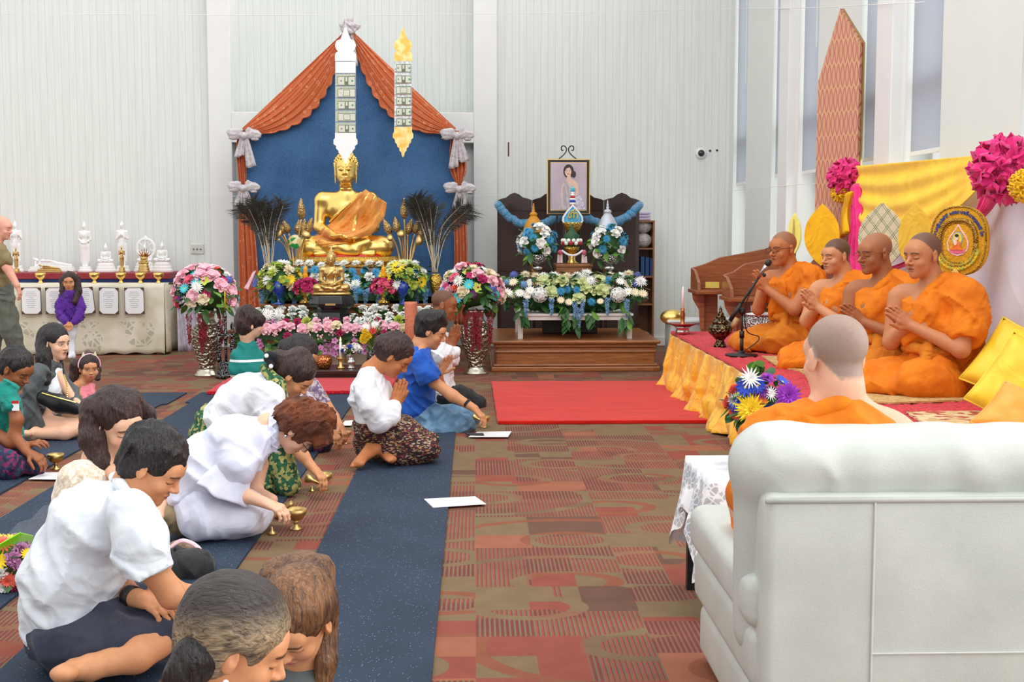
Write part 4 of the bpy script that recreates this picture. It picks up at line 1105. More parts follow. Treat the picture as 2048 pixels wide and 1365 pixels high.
bouquet(fb, (c2[0]-.03, c2[1], .82), (.29, .27, .25), PINKREC+[('rose', 'magenta', .055, 3), ('hydrangea', 'sky', .06, 2), ('mum', 'cream', .07, 2)], 66, 11, 110, .10, -.35)
crimson(fb, (c2[0], c2[1], .62), ((-.03, -.2, .12), (.03, -.2, .11), (.14, -.13, .1), (.0, -.18, .1), (-.1, -.15, .08)), 0)
# ---- rows of flowers on the tiers
r1 = thing('flower_arrangement', 'long bank of blue and white flowers at the feet of the golden statue', 'flowers', ((XL+XRr)/2, 13.15, zt2))
R = random.Random(5)
def rowf(root, pxa, pxb, py, Y, n, kinds, jy=3, nv=(0, -.8, .6)):
    for i in range(n):
        px = lerp(pxa, pxb, (i+.5)/n)+R.uniform(-4, 4); k, c, s = kinds[R.randrange(len(kinds))]
        p = D(px, py+R.uniform(-jy, jy), Y+R.uniform(-.04, .04)); bloom(k, c, p, Vector(nv)+Vector((R.uniform(-.3, .3), 0, R.uniform(-.2, .2))), s*R.uniform(.9, 1.15), root)
rowf(r1, 540, 845, 530, 13.34, 13, [('mum', 'white', .06)], 2, (0, -.35, .9))
rowf(r1, 570, 840, 543, 13.26, 11, [('mum', 'white', .05), ('mum', 'blue', .055), ('mum', 'blue', .055)])
rowf(r1, 570, 840, 557, 13.18, 12, [('mum', 'white', .06), ('mum', 'blue', .05), ('carnation', 'white', .055)])
rowf(r1, 560, 850, 571, 13.10, 14, [('mum', 'white', .062), ('mum', 'blue', .045), ('mum', 'white', .06)])
for i in range(15):
    px = lerp(512, 862, (i+.5)/15)+R.uniform(-6, 6); p = D(px, 578+R.uniform(-6, 5), 12.93); bloom('wisteria', R.choice(['sky', 'blue', 'sky']), p, (R.uniform(-.2, .2), 0, 1), R.uniform(.045, .062), r1)
    bloom('hydrangea', R.choice(['sky', 'blue']), D(px+R.uniform(-8, 8), 584+R.uniform(-5, 5), 12.94), (0, -1, .2), .045, r1)
sp = []
for i in range(240):
    px = R.uniform(515, 860); py = R.uniform(533, 592); Y = lerp(13.32, 12.95, (py-533)/59); sp.append((D(px, py, Y+.05), (R.uniform(-.8, .8), -R.uniform(.2, 1), R.uniform(-.3, .9))))
foliage(r1, sp, .09, .033, 9, n2=.35)
mb = MB().prism([(13.10, zt2+.02), (13.14, zt2+.08), (13.36, zt3-.05), (13.4, zt3-.12), (13.3, zt2+.02)], lambda u, v, w: (S(522)*13+w, u, v), (S(850)-S(522))*13); obj('foliage_core', mb, M_leaf, r1)
r2 = thing('flower_arrangement', 'long bank of white, pink and magenta flowers along the lower altar step', 'flowers', ((XL+XRr)/2, 12.5, zt1))
rowf(r2, 480, 618, 622, 12.74, 6, [('carnation', 'white', .062)], 3, (0, -.4, .9)); rowf(r2, 712, 868, 619, 12.74, 7, [('carnation', 'white', .062)], 3, (0, -.4, .9))
rowf(r2, 500, 868, 633, 12.64, 15, [('carnation', 'white', .058)], 4, (0, -.5, .8))
rowf(r2, 520, 868, 643, 12.46, 17, [('carnation', 'magenta', .045), ('carnation', 'white', .05), ('carnation', 'lime', .055), ('carnation', 'pink', .045)], 3)
rowf(r2, 520, 868, 656, 12.36, 19, [('rose', 'pink', .062), ('rose', 'pink', .058), ('rose', 'cream', .055)], 4)
rowf(r2, 520, 868, 670, 12.30, 16, [('carnation', 'magenta', .045), ('bud', 'pink', .05), ('bud', 'pink', .045)], 5)
rowf(r2, 470, 560, 640, 12.42, 8, [('orchid', 'lilac', .045), ('carnation', 'pink', .05), ('mum', 'white', .06)], 14)
for cx, n in ((497, 4), (520, 4), (572, 5), (590, 4), (650, 6), (668, 5), (705, 5), (735, 4), (760, 3), (838, 6), (850, 4)):
    for j in range(n): bloom('orchid', 'lilac', D(cx+R.uniform(-9, 9), 684+j*6+R.uniform(-3, 3), 12.32+R.uniform(-.05, .03)), (R.uniform(-.4, .4), -1, R.uniform(-.1, .4)), .045, r2)
sp = []
for i in range(330):
    px = R.uniform(470, 872); py = R.uniform(618, 690)+(R.random()**4)*14; Y = lerp(12.72, 12.26, (py-618)/72); sp.append((D(px, py, Y+.05), (R.uniform(-.8, .8), -R.uniform(.2, 1), R.uniform(-.7, .9))))
foliage(r2, sp, .10, .037, 19, n2=.35)
mb = MB().prism([(12.40, zt1-.12), (12.42, zt1+.0), (12.62, zt1+.05), (12.85, zt1+.06), (12.85, zt1+.0), (12.45, zt1-.005)], lambda u, v, w: (S(480)*12.5+w, u, v), (S(868)-S(480))*12.5); obj('foliage_core', mb, M_leaf, r2)
# ---- corner bouquets
def vase_bouquet(px, pc, py, Y, r, rec, n, seed, label, cat='flowers', leaves=70):
    c = D(px, pc, Y); o = thing('flower_arrangement', label, cat, (c.x, c.y, D(px, py, Y).z)); bouquet(o, tuple(c), r, rec, n, seed, leaves, .075, -.45); return o, c
b1, c = vase_bouquet(560, 562, 606, 12.86, (.22, .15, .19), [('daisy', 'yellow', .06, 2), ('mum', 'palegreen', .06, 4), ('rose', 'lime', .05, 4), ('daisy', 'white', .075, 3), ('carnation', 'lime', .05, 4), ('carnation', 'cream', .05, 3)], 34, 21, 'yellow, lime and white bouquet in a blue glass vase at the left altar corner')
M_bluegl = plain('cobalt_blue_glass', rgb(26, 66, 170), .1, coat=.5, trans=.3)
obj('vase', MB().lathe([(.05, zt2), (.05, zt2+.015), (.012, zt2+.03), (.012, zt2+.08), (.055, zt2+.12), (.062, zt2+.18), (.04, zt2+.24)], c=(c.x+.0, c.y-.12, 0), n=24), M_bluegl, b1, smooth=True)
b2, c = vase_bouquet(808, 560, 606, 12.86, (.22, .15, .19), [('sunflower', 'yellow', .085, 4), ('rose', 'lime', .05, 4), ('mum', 'palegreen', .06, 4), ('mum', 'white', .06, 3), ('carnation', 'lime', .05, 4), ('bud', 'cream', .045, 2)], 34, 22, 'sunflower and lime bouquet at the right altar corner')
obj('vase', MB().lathe([(.05, zt2), (.05, zt2+.015), (.012, zt2+.03), (.012, zt2+.08), (.055, zt2+.12), (.062, zt2+.18), (.04, zt2+.24)], c=(c.x+.0, c.y-.12, 0), n=24), M_bluegl, b2, smooth=True)
# ---- magenta flower bowls with little yellow candles
for px, lab in ((612, 'left'), (768, 'right')):
    Y = 12.80; p = D(px-1, 606, Y); o = thing('flower_bowl', 'gold bowl of magenta roses under a yellow figure, %s' % ('left of the small statue' if lab == 'left' else 'right of the small statue'), 'flowers', (p.x, p.y, p.z))
    obj('gold_bowl', MB().lathe([(.065, 0), (.06, .02), (.022, .04), (.022, .07), (.06, .09), (.082, .14), (.085, .165), (.07, .16)], n=28), M_goldorn, o, local=True, smooth=True)
    q = D(px, 577, Y); bouquet(o, (q.x, q.y, q.z), (.12, .10, .10), [('rose', 'magenta', .05, 4), ('rose', 'rose', .04, 3), ('orchid', 'magenta', .05, 2)], 22, 31+px, 30, .05, -.4)
    q = D(px-1, 560, Y-.02); z0 = q.z; obj('yellow_figure', MB().lathe([(.024, 0), (.026, .05), (.018, .09), (.022, .10), (.020, .12), (.006, .14), (.003, .17)], c=(q.x, q.y, z0), n=14), plain('golden_yellow_wax', rgb(240, 166, 20), .4, var=.15, scale=60), o, smooth=True)
# ---- gold lotus stems
M_lot = metal('gold_leaf_lotus', rgb(224, 190, 130), .35, .4, 90, .5, .004, 'vor')
def lotus(label, base, buds, pads, seedx):
    b = D(base[0], base[1], 13.45); o = thing('gold_lotus_stand', label, 'ornament', (b.x, b.y, b.z-.05))
    for (px, py, dx, sz) in buds:
        tip = D(px, py, 13.45+.05*math.sin(px)); dirv = Vector((dx, -.1, 1)).normalized(); L = .19*sz; root = tip-dirv*L
        st = Vector((b.x+(px-base[0])*.0012, b.y, b.z-.05)); mid = Vector((lerp(st.x, root.x, .5)+(root.x-st.x)*.12*-1, root.y, lerp(st.z, root.z, .6)))
        s_ = obj('stem', MB().tube(spline([tuple(st), tuple(mid), tuple(root)], 6), .009, 8), M_gold2, o, smooth=True)
        Mq = dirv.to_track_quat('Z', 'Y').to_matrix().to_4x4()
        bb = obj('lotus_bud', MB().lathe([(.012, 0), (.03, L*.1), (.043, L*.3), (.036, L*.55), (.02, L*.8), (.006, L)], c=tuple(root), M=Mq, n=14, wob=lambda a, j: 1+.12*math.sin(a*5+j)), M_lot, o, smooth=True)
        obj('red_tip', MB().lathe([(.013, L*.80), (.008, L*.92), (.002, L*1.02)], c=tuple(root), M=Mq, n=8), M_red, o, smooth=True)
    for (px, py, w, h, ang, gr) in pads:
        p = D(px, py, 13.4); Mq = Matrix.Rotation(ang, 4, 'Y') @ Matrix.Rotation(math.pi/2-.2, 4, 'X')
        k_ = 13.4/FPX
        obj('lotus_pad', MB().lathe([(1e-3, 0), (w*k_, .01), (w*k_, .014), (1e-3, .006)], c=tuple(p), M=Mq, n=20, sy=h/w), pattern('green_gold_pad', [rgb(40, 140, 60), rgb(226, 214, 170), rgb(210, 190, 130)], 22) if gr else M_gold2, o, smooth=True)
        st = Vector((b.x+(px-base[0])*.001, b.y, b.z-.05)); obj('stem', MB().tube(spline([tuple(st), (lerp(st.x, p.x, .55), b.y, lerp(st.z, p.z, .75)), (p.x, p.y+.02, p.z)], 6), .007, 8), M_gold2, o, smooth=True)
lotus('cluster of gold lotus buds left of the golden statue', (594, 528), [(602, 397, .02, 1.15), (550, 440, -.6, .9), (566, 440, -.4, .8), (598, 440, .1, .8), (610, 438, .25, .9), (624, 436, .4, .95)],
      [(557, 468, 6, 9, .5, 0), (590, 484, 14, 14, 0, 1), (612, 470, 11, 7, .7, 0), (556, 480, 5, 3, 0, 0)], 1)
lotus('cluster of gold lotus buds right of the golden statue', (812, 528), [(808, 397, 0, 1.15), (767, 438, -.45, .95), (790, 434, -.15, .85), (824, 438, .3, .9), (838, 438, .3, .85), (850, 440, .45, .95)],
      [(802, 468, 8, 8, 0, 0), (847, 466, 8, 8, -.6, 0), (840, 480, 8, 12, .3, 0), (780, 476, 6, 7, 0, 0)], 2)
# ---- peacock feathers
M_feath = plain('peacock_barb', rgb(52, 44, 38), .7, var=.4, scale=40)
M_feathg = plain('peacock_green', rgb(44, 54, 44), .6, var=.4, scale=60)
M_quill = plain('feather_quill', rgb(196, 180, 150), .6)
M_eye = plain('peacock_eye', rgb(20, 90, 110), .3, .3)
def feathers(label, base, tips, vlab, dens=1.0):
    b = D(base[0], base[1], 13.25); o = thing('peacock_feather_bunch', label, 'feathers', tuple(b))
    R = random.Random(base[0])
    for i, (px, py, cx) in enumerate(tips):
        t_ = D(px, py, 13.3+R.uniform(-.12, .12)); m_ = D(cx, lerp(base[1], py, .62), 13.3)
        P = spline([tuple(b+Vector((R.uniform(-.03, .03), R.uniform(-.03, .03), 0))), tuple(m_), tuple(t_)], 12)
        fq = obj('feather_quill', MB().tube(P, [lerp(.005, .0015, k/(len(P)-1)) for k in range(len(P))], 5), M_quill, o, smooth=True)
        mb = MB(); n = len(P)
        for k in range(260):
            u = R.uniform(.22, 1)**.8; q = min(n-2, int(u*(n-1))); p = Vector(P[q]).lerp(Vector(P[q+1]), u*(n-1)-q); d = (Vector(P[q+1])-Vector(P[q])).normalized()
            sgn = R.choice((-1, 1)); L = (.05+.11*max(0, (u-.45)/.55))*R.uniform(.6, 1.2); sd = Vector((-d.z, R.uniform(-.5, .5), d.x))*sgn
            e_ = p+(sd*.8+d*.75).normalized()*L+Vector((0, 0, -.02)); mdl = p.lerp(e_, .5)+d*.008
            w = .0018; s2_ = d*w
            mb.add([p-s2_, p+s2_, mdl+s2_*1.3, e_, mdl-s2_*1.3], [(0, 1, 2, 3, 4)], 0 if R.random() < .6 else 1)
        if i % 2 == 0:
            for k in range(60):
                a = R.random()*6.28; e_ = t_+Vector((math.cos(a), R.uniform(-.5, .5), math.sin(a)))*R.uniform(.05, .11)
                mb.add([t_, t_+Vector((.003, 0, .004)), e_, t_+Vector((-.003, 0, .002))], [(0, 1, 2, 3)], R.choice((0, 0, 1)))
        obj('feather_barbs', mb, [M_feath, M_feathg], o, fixn=False)
    return o
fo = feathers('bunch of dark peacock feathers left of the golden statue', (538, 540), [(478, 420, 515), (490, 408, 522), (505, 402, 526), (520, 404, 530), (532, 410, 533), (545, 418, 538), (512, 415, 524), (498, 418, 518), (560, 404, 548), (566, 412, 552), (524, 424, 532), (540, 430, 538)], '')
fo = feathers('bunch of dark peacock feathers arching right of the golden statue', (870, 545), [(822, 402, 845), (832, 398, 850), (842, 396, 856), (852, 402, 860), (826, 412, 848), (846, 408, 858), (860, 412, 864), (928, 406, 884), (938, 418, 890), (944, 424, 894), (920, 412, 880), (875, 412, 868)], '')
p = D(871, 592, 13.1)
for o, px, lab in ((fo, 871, 'r'),):
    v = thing('feather_vase', 'slim ornate brass vase holding the right peacock feathers', 'vase', (p.x, p.y+.15, zt2))
    h0 = D(871, 548, 13.25).z-zt2
    obj('vase_body', MB().lathe([(.05, 0), (.055, .02), (.035, .06), (.05, .12), (.07, .2), (.065, .25), (.035, .29), (.03, h0-.05), (.05, h0)], n=24), M_goldorn, v, local=True, smooth=True)
p = D(538, 545, 13.25); v = thing('feather_vase', 'slim brass vase holding the left peacock feathers behind the yellow bouquet', 'vase', (p.x, p.y, zt2))
obj('vase_body', MB().lathe([(.05, 0), (.055, .02), (.035, .06), (.05, .12), (.07, .18), (.035, .24), (.03, .27), (.045, p.z-zt2)], n=24), M_goldorn, v, local=True, smooth=True)
# star ribbon
o = thing('ribbon_star', 'pink and blue pointed ribbon hanging beside the orange curtain', 'ribbon', tuple(D(515, 590, 12.92)))
def px3(l, Y): return [tuple(D(a, b, Y)) for a, b in l]
for nm, l, Y, c in (('pink_ribbon', [(505, 545), (512, 541), (496, 580), (488, 576), (495, 565)], 12.95, FM('pink')), ('blue_ribbon', [(500, 580), (510, 549), (514, 562), (522, 556), (516, 578), (505, 572), (494, 588)], 12.92, FM('peri'))):
    mb = MB(); f = px3(l, Y); bck = [(x, y+.006, z) for x, y, z in f]; n = len(f)
    mb.add(f+bck, [tuple(range(n)), tuple(range(2*n-1, n-1, -1))]+[(i, i+n, (i+1) % n+n, (i+1) % n) for i in range(n)]); obj(nm, mb, c, o)
# ---- orange pillar candle
M_cand = plain('orange_wax', rgb(204, 122, 92), .5, var=.2, scale=50, bump=.5)
p = D(822, 700, 12.1); tz = D(822, 604, 12.1).z
tag(obj('pillar_candle', MB().lathe([(.058, .0), (.058, tz*.7), (.063, tz-.02), (.06, tz), (.045, tz-.006)], c=(p.x, p.y, 0), n=28, wob=lambda a, j: 1+.02*math.sin(3*a+j)), M_cand, smooth=True), 'tall thick orange pillar candle behind the man in blue', 'candle')
# ---- silver candle tower
M_dsil = metal('dark_silver', rgb(120, 120, 122), .35, .6, 50, .7, .006, 'vor')
c = G(453, 757); o = thing('silver_candle_tower', 'dark silver three-legged candle tower beside the left urn', 'candle stand', (c.x, c.y, 0))
obj('tower_base', MB().lathe([(.10, 0), (.11, .03), (.095, .05), (.10, .08), (.075, .10), (.085, .13), (.06, .16)], n=28), M_dsil, o, local=True, smooth=True)
for g in (-1, 1): obj('tower_post', MB().lathe([(.02, .15), (.025, .18), (.018, .22), (.028, .30), (.018, .36), (.022, .42), (.014, .47), (.022, .50), (.008, .54)], c=(g*.065, 0, 0), n=14), M_dsil, o, local=True, smooth=True)
obj('cross_bar', MB().box((-.09, -.015, .40), (.09, .015, .43)), M_dsil, o, local=True, bevel=.005)
obj('centre_post', MB().lathe([(.014, .15), (.012, .3), (.024, .40), (.024, .44), (.012, .48), (.016, .55), (.006, .68)], n=14), M_dsil, o, local=True, smooth=True)
obj('yellow_taper', MB().lathe([(.008, .67), (.007, .83), (.004, .84)], n=10), plain('yellow_wax', rgb(232, 178, 50), .4), o, local=True, smooth=True)
# ---- low table with offerings
Yt = 11.85; ztab = CAMH-(738-460)*11.75/FPX
t0 = D(600, 740, 11.7).x; t1 = D(728, 740, 11.7).x
lt = thing('low_table', 'low dark lacquered offering table before the altar', 'table', ((t0+t1)/2, Yt, 0.043))
obj('table_top', MB().box((t0, 11.62, ztab-.03), (t1, 12.15, ztab)), M_darkwood, lt, bevel=.006)
for x in (t0+.04, t1-.04):
    for y in (11.66, 12.1): obj('leg', MB().box((x-.02, y-.02, .043), (x+.02, y+.02, ztab-.03)), M_darkwood, lt)
obj('apron', MB().box((t0+.03, 11.65, .09), (t1-.03, 11.68, ztab-.03)), M_oak, lt)
obj('stretcher', MB().box((t0+.03, 11.66, .048), (t1-.03, 11.70, .07)), M_darkwood, lt)
def on_table(px, Y=11.8): v = D(px, 700, Y); return (v.x, Y, ztab)
o = thing('incense_bowl', 'round copper-gold embossed bowl on the low dark table', 'bowl', on_table(647))
obj('bowl', MB().lathe([(.05, 0), (.06, .01), (.075, .04), (.082, .07), (.078, .10), (.066, .112), (.075, .125), (.06, .12)], n=28), metal('copper_gold', rgb(220, 150, 90), .3, .35, 60, .5, .005, 'vor'), o, local=True, smooth=True)
M_wax = plain('white_wax', rgb(246, 242, 236), .4)
M_flame, t = newmat('candle_flame'); em = t.n('Emission', i_Color=(1, .55, .15, 1), i_Strength=6.0); t.n('OutputMaterial', i_0=em.outputs[0])
o = thing('candle_holder', 'brass holder with a lit white candle on the low dark table', 'candle', on_table(681))
obj('brass_holder', MB().lathe([(.042, 0), (.045, .01), (.02, .03), (.024, .06), (.018, .07), (.042, .095), (.04, .105), (.02, .1)], n=24), M_gold2, o, local=True, smooth=True)
zc = D(681, 684, 11.8).z-ztab
obj('white_candle', MB().lathe([(.013, .10), (.012, zc-.004), (.006, zc)], n=14), M_wax, o, local=True, smooth=True)
obj('flame', MB().lathe([(.003, zc), (.008, zc+.015), (.006, zc+.03), (.001, zc+.045)], n=10), M_flame, o, local=True, smooth=True)
o = thing('silver_posy_vase', 'small silver vase of white and blue flowers on the low table', 'vase', on_table(702))
obj('vase', MB().lathe([(.035, 0), (.038, .01), (.022, .025), (.04, .05), (.042, .07), (.022, .09), (.03, .105)], n=24), M_silver, o, local=True, smooth=True)
v = on_table(702); fb = thing('flower_arrangement', 'little posy of white and blue blooms beside the lit candle', 'flowers', (v[0], v[1], v[2]+.1))
bouquet(fb, (v[0], v[1], v[2]+.17), (.09, .07, .06), [('spider', 'white', .05, 4), ('mum', 'cobalt', .03, 2), ('mum', 'yellow', .035, 2), ('bud', 'white', .04, 3)], 15, 8, 20, .04, -.3)
# yellow flower bunch in a dark vase
v = D(745, 700, 12.0); z0 = 0.0
o = thing('flower_arrangement', 'loose bunch of yellow flowers and ferny stems behind the praying woman', 'flowers', (v.x, 12.0, 0))
obj('vase', MB().lathe([(.05, 0), (.07, .1), (.05, .22), (.04, .27)], n=18), M_dsil, o, local=True, smooth=True)
c = D(742, 672, 12.0); R = random.Random(3)
for i in range(9): q = D(732+R.uniform(-7, 8), 672+R.uniform(-10, 10), 11.9); bloom('carnation', 'yellow', q, (R.uniform(-.3, .3), -1, .4), .035, o)
bloom('carnation', 'coral', D(746, 661, 11.9), (0, -1, .4), .04, o); bloom('spider', 'white', D(750, 650, 11.9), (0, -1, .6), .05, o); bloom('mum', 'white', D(733, 656, 11.92), (0, -1, .6), .045, o)
foliage(o, [(D(748+R.uniform(-10, 12), 672+R.uniform(-24, 35), 12.0), (R.uniform(-.5, .5), R.uniform(-.4, .4), 1)) for i in range(120)], .10, .012, 4, n2=.9)
# red tin
v = D(600, 724, 12.1)
o = thing('red_tin', 'red tin with gold band beside the altar, behind the women', 'tin', (v.x, 12.1, 0))
obj('tin_body', MB().lathe([(.04, 0), (.04, .24), (.036, .25)], n=20), M_red, o, local=True, smooth=True)
obj('gold_band', MB().lathe([(.041, .10), (.041, .16)], n=20), M_gold, o, local=True, smooth=True)
# ---- hanging banners of banknotes
M_wb = plain('white_card', rgb(250, 250, 250), .5, var=.01); 
M_yb, t = newmat('gold_paper'); tc = t.n('TexCoord'); nz = t.n('TexNoise', i_Vector=tc.outputs['Object'], i_Scale=12.0)
t.out(t.ramp(nz.outputs['Fac'], ((.4, rgb(246, 196, 70)), (.6, rgb(255, 236, 160)))), .35, spec=.6)
m, t = newmat('banknote_paper'); tc = t.n('TexCoord'); nz = t.n('TexNoise', i_Vector=tc.outputs['Object'], i_Scale=70.0, i_Detail=3.0)
t.out(t.ramp(nz.outputs['Fac'], ((.35, rgb(166, 178, 156)), (.65, rgb(206, 212, 192)))), .6); M_note = m
M_noted = plain('banknote_ink', rgb(108, 122, 104), .6, var=.2, scale=90); M_notel = plain('banknote_pale', rgb(214, 218, 200), .6); M_noteg = plain('banknote_seal', rgb(70, 150, 110), .6)
M_foil, t = newmat('crinkled_clear_foil'); tc = t.n('TexCoord'); nz = t.n('TexNoise', i_Vector=tc.outputs['Object'], i_Scale=22.0, i_Detail=3.0, i_Distortion=1.5)
t.out(t.ramp(nz.outputs['Fac'], ((.4, rgb(196, 206, 200)), (.6, rgb(240, 246, 246)))), .12, bump=nz.outputs['Fac'], bd=.03, bs=1.0, coat=.6)
M_sleeve = plain('plastic_sleeve', rgb(196, 206, 222), .15, alpha=.35)
def banner(label, cx, Y, w, segs, topm, botm, top, bot, loc, mats, foil):
    k = Y/FPX; o = thing('banknote_banner', label, 'banner', tuple(D(cx, bot[-1][1], Y)))
    def outline(prof): return [(cx+a, b) for a, b in prof]+[(cx-a, b) for a, b in reversed(prof)]
    def slab(nm, prof, mat, dy=0, th=.006):
        mb = MB(); mb.prism([(D(a, b, Y).x, D(a, b, Y).z) for a, b in outline(prof)], lambda u, v, w_: (u, Y+dy+w_, v), th); return obj(nm, mb, mat, o)
    slab('crown', top, topm); slab('pendant', bot, botm)
    y0, y1 = top[-1][1], bot[0][1]
    slab('sleeve', [(w, y0), (w, y1)], M_sleeve, .003, .002)
    for i, (a, b, kind) in enumerate(segs):
        n = slab('banknote', [(w-1, a), (w-1, b)], M_foil if foil else (M_note if kind else M_wb), -.001, .003)
        if kind and True:
            mb = MB(); ya, yb = a+2.2, b-2.2
            def R4(x0, x1, u0, u1, mt=0, d=-.003): mb.box((D(cx+x0, 0, Y).x, Y+d, D(0, u1, Y).z), (D(cx+x1, 0, Y).x, Y+d+.002, D(0, u0, Y).z), mt)
            R4(-w+3, w-3, ya, yb, 0); R4(-w+4, w-4, ya+1.4, yb-1.4, 1, -.004)
            my = (ya+yb)/2; h = (yb-ya)/2-1.6
            if kind == 1: R4(-4, 4, my-h, my+h, 0, -.005); R4(-2, 2, my-h+.5, my+1, 1, -.006); R4(10, 13.5, my-1.7, my+1.7, 2, -.005); R4(-12, -9.5, my-1.6, my+1.6, 0, -.005)
            else: R4(-7, 7, my-h+1, my+h-1, 0, -.005); R4(-6, 6, my-h+1.7, my+h-1.7, 1, -.006)
            obj('engraving', mb, [M_noted, M_notel, M_noteg], n)
    tp = D(cx, top[0][1], Y); obj('string', MB().tube([tuple(tp), (tp.x, Y, D(cx, 30, 14.9).z)], .002, 4), M_wire, o)
    return o
crown = [(1, 55), (3, 57), (3, 60), (7, 70), (10, 78), (18, 82), (21, 90), (19, 98), (15, 103), (20, 106), (21, 110), (21, 122)]
pend = [(21, 266), (21, 276), (24, 280), (24, 288), (19, 292), (19, 297), (14, 302), (13, 307), (9, 309), (8, 315), (4, 318), (3, 324), (.5, 328)]
cx_ = lambda l, s=1, dy=0: [(a*s, b+dy) for a, b in l]
banner('hanging strip of dollar notes with a white scalloped crown, over the statue', 691, 13.2, 21, [(124, 146, 0), (148, 171, 1), (173, 195, 2), (198, 219, 1), (222, 243, 2), (246, 266, 1)], M_wb, M_wb, crown, pend, None, None, False)
banner('hanging strip of foil-wrapped notes with golden ends, right of the statue', 806, 13.2, 18, [(123, 144, 1), (146, 166, 1), (168, 188, 2), (190, 210, 1), (212, 231, 1), (233, 252, 1)], M_yb, M_yb, cx_(crown, .87), [(a*.85, 254+(b-266)*.98) for a, b in pend], None, None, True)
# ================================================================ table of small statues (left)
Yf = 14.30; zT = CAMH-(566-460)*Yf/FPX; xt1 = S(334)*Yf; xt0 = -6.6
tb = thing('offering_table', 'long table under a cream lace cloth along the left back wall', 'table', ((xt0+xt1)/2, 14.8, 0))
obj('table_top', MB().box((xt0, Yf+.02, zT-.04), (xt1-.02, 15.22, zT-.008)), M_oak, tb)
for x in (xt0+.05, xt1-.1): 
    for y in (Yf+.08, 15.15): obj('leg', MB().box((x-.025, y-.025, 0), (x+.025, y+.025, zT-.04)), M_oak, tb)
m, t = newmat('cream_lace'); tc = t.n('TexCoord'); sp = t.n('SeparateXYZ', i_0=tc.outputs['Object'])
v = t.n('TexVoronoi', i_Vector=tc.outputs['Object'], i_Scale=14.0, feature='DISTANCE_TO_EDGE'); v2 = t.n('TexVoronoi', i_Vector=tc.outputs['Object'], i_Scale=3.2); nz = t.n('TexNoise', i_Vector=tc.outputs['Object'], i_Scale=3.0)
hole = t.m('MULTIPLY', t.m('GREATER_THAN', v.outputs['Distance'], .12), t.m('LESS_THAN', t.m('ABSOLUTE', t.m('SUBTRACT', v2.outputs['Distance'], .42)), .12))
hole = t.m('MULTIPLY', hole, t.m('LESS_THAN', sp.outputs[2], .38))
t.out(t.mix(t.m('MULTIPLY', hole, .55), t.ramp(nz.outputs['Fac'], ((.4, rgb(206, 198, 172)), (.6, rgb(228, 222, 202)))), rgb(150, 146, 128)), .9, bump=v.outputs['Distance'], bd=.004, bs=.4); M_lace0 = m
cl = MB(); n = 90
def clf(u, v):
    x = lerp(xt0-.0, xt1, u); k = .5*math.sin(x*19)+.5*math.sin(x*7.3+1); return (x, Yf-.012-(.035*k+.02)*v**1.3, lerp(zT+.002, .02+.012*math.sin(x*24), v))
cl.grid(clf, 120, 14); o = n_ = len(cl.v)
cl.grid(lambda u, v: (lerp(xt0, xt1, u), lerp(Yf-.012, 15.22, v), zT+.002), 2, 2)
cl.grid(lambda u, v: (xt1+.004+.03*math.sin(u*12)*v, lerp(Yf-.012, 15.2, u), lerp(zT+.002, .03, v)), 12, 8)
tag(obj('tablecloth', cl, M_lace0, smooth=True, solid=.002, origin=((xt0+xt1)/2, Yf, 0)), 'cream lace-edged cloth hanging over the front of the statue table', 'tablecloth')
M_sheer = fabric('lilac_sheer', rgb(214, 208, 220), rgb(196, 190, 206), 10)
cl = MB(); cl.grid(lambda u, v: (xt1+.06+.30*u*(.3+.7*v)+.02*math.sin(u*20), 14.62+.3*u+.03*math.sin(u*31), lerp(zT-.12, .0, v)), 40, 8)
tag(obj('sheer_cloth', cl, M_sheer, smooth=True, solid=.003), 'white sheer cloth gathered at the right end of the statue table', 'cloth')
sh = thing('display_shelf', 'long red and navy cloth-covered shelf on the lace table', 'shelf', ((xt0+xt1)/2, 14.8, zT))
xs1 = S(356)*14.75; zs = D(0, 546, 14.6).z
obj('navy_band', MB().box((xt0, 14.50, zT+.003), (xs1, 15.2, lerp(zT, zs, .4))), plain('navy_cloth', rgb(28, 44, 98), .8), sh, bevel=.004)
obj('red_cloth', MB().box((xt0, 14.48, lerp(zT, zs, .4)), (xs1, 15.2, zs)), fabric('red_woven_cloth', rgb(156, 46, 58), rgb(132, 34, 46), 60), sh, bevel=.006)
M_wst = M_whitest
ms = fobj('statue_body', sitting_statue(bumps=0), .022, M_wst); st_mesh = ms.data; bpy.data.objects.remove(ms)
stand = {}
for k in ('down', 'chest', 'front'): q = fobj('statue_body', standing_statue(k), .013, M_wst); stand[k] = q.data; bpy.data.objects.remove(q)
def put_statue(name, label, me, px, Y, mat, H, base='round', hb=.05, w=.12, z=None, pxb=None):
    z = zs if z is None else z; v = D(px, 540, Y); o = thing(name, label, 'statue', (v.x, Y, z), None)
    me = me.copy(); me.materials.clear(); me.materials.append(mat); b = bpy.data.objects.new('statue_body', me); COL.objects.link(b); b.parent = o; b.location = (0, 0, hb); b.scale = (H,)*3
    if base == 'tier': pr = [(w, 0), (w, hb*.2), (w*.9, hb*.25), (w*.88, hb*.5), (w*.8, hb*.55), (w*.78, hb*.8), (w*.7, hb*.85), (w*.66, hb)]
    else: pr = [(w, 0), (w, hb*.3), (w*.85, hb*.4), (w*.8, hb*.9), (w*.7, hb)]
    obj('statue_base', MB().lathe(pr, n=28, sy=.65 if base == 'tier' else 1), mat, o, local=True, smooth=False); return o
k = 1/168
put_statue('standing_buddha_statue', 'white standing statue behind the bald man, leftmost on the red shelf', stand['front'], 33, 14.98, M_wst, .53, 'round', .07, .085)
put_statue('standing_buddha_statue', 'white standing statue with lowered hands, behind the girl in purple', stand['down'], 171, 14.98, M_wst, .53, 'round', .06, .085)
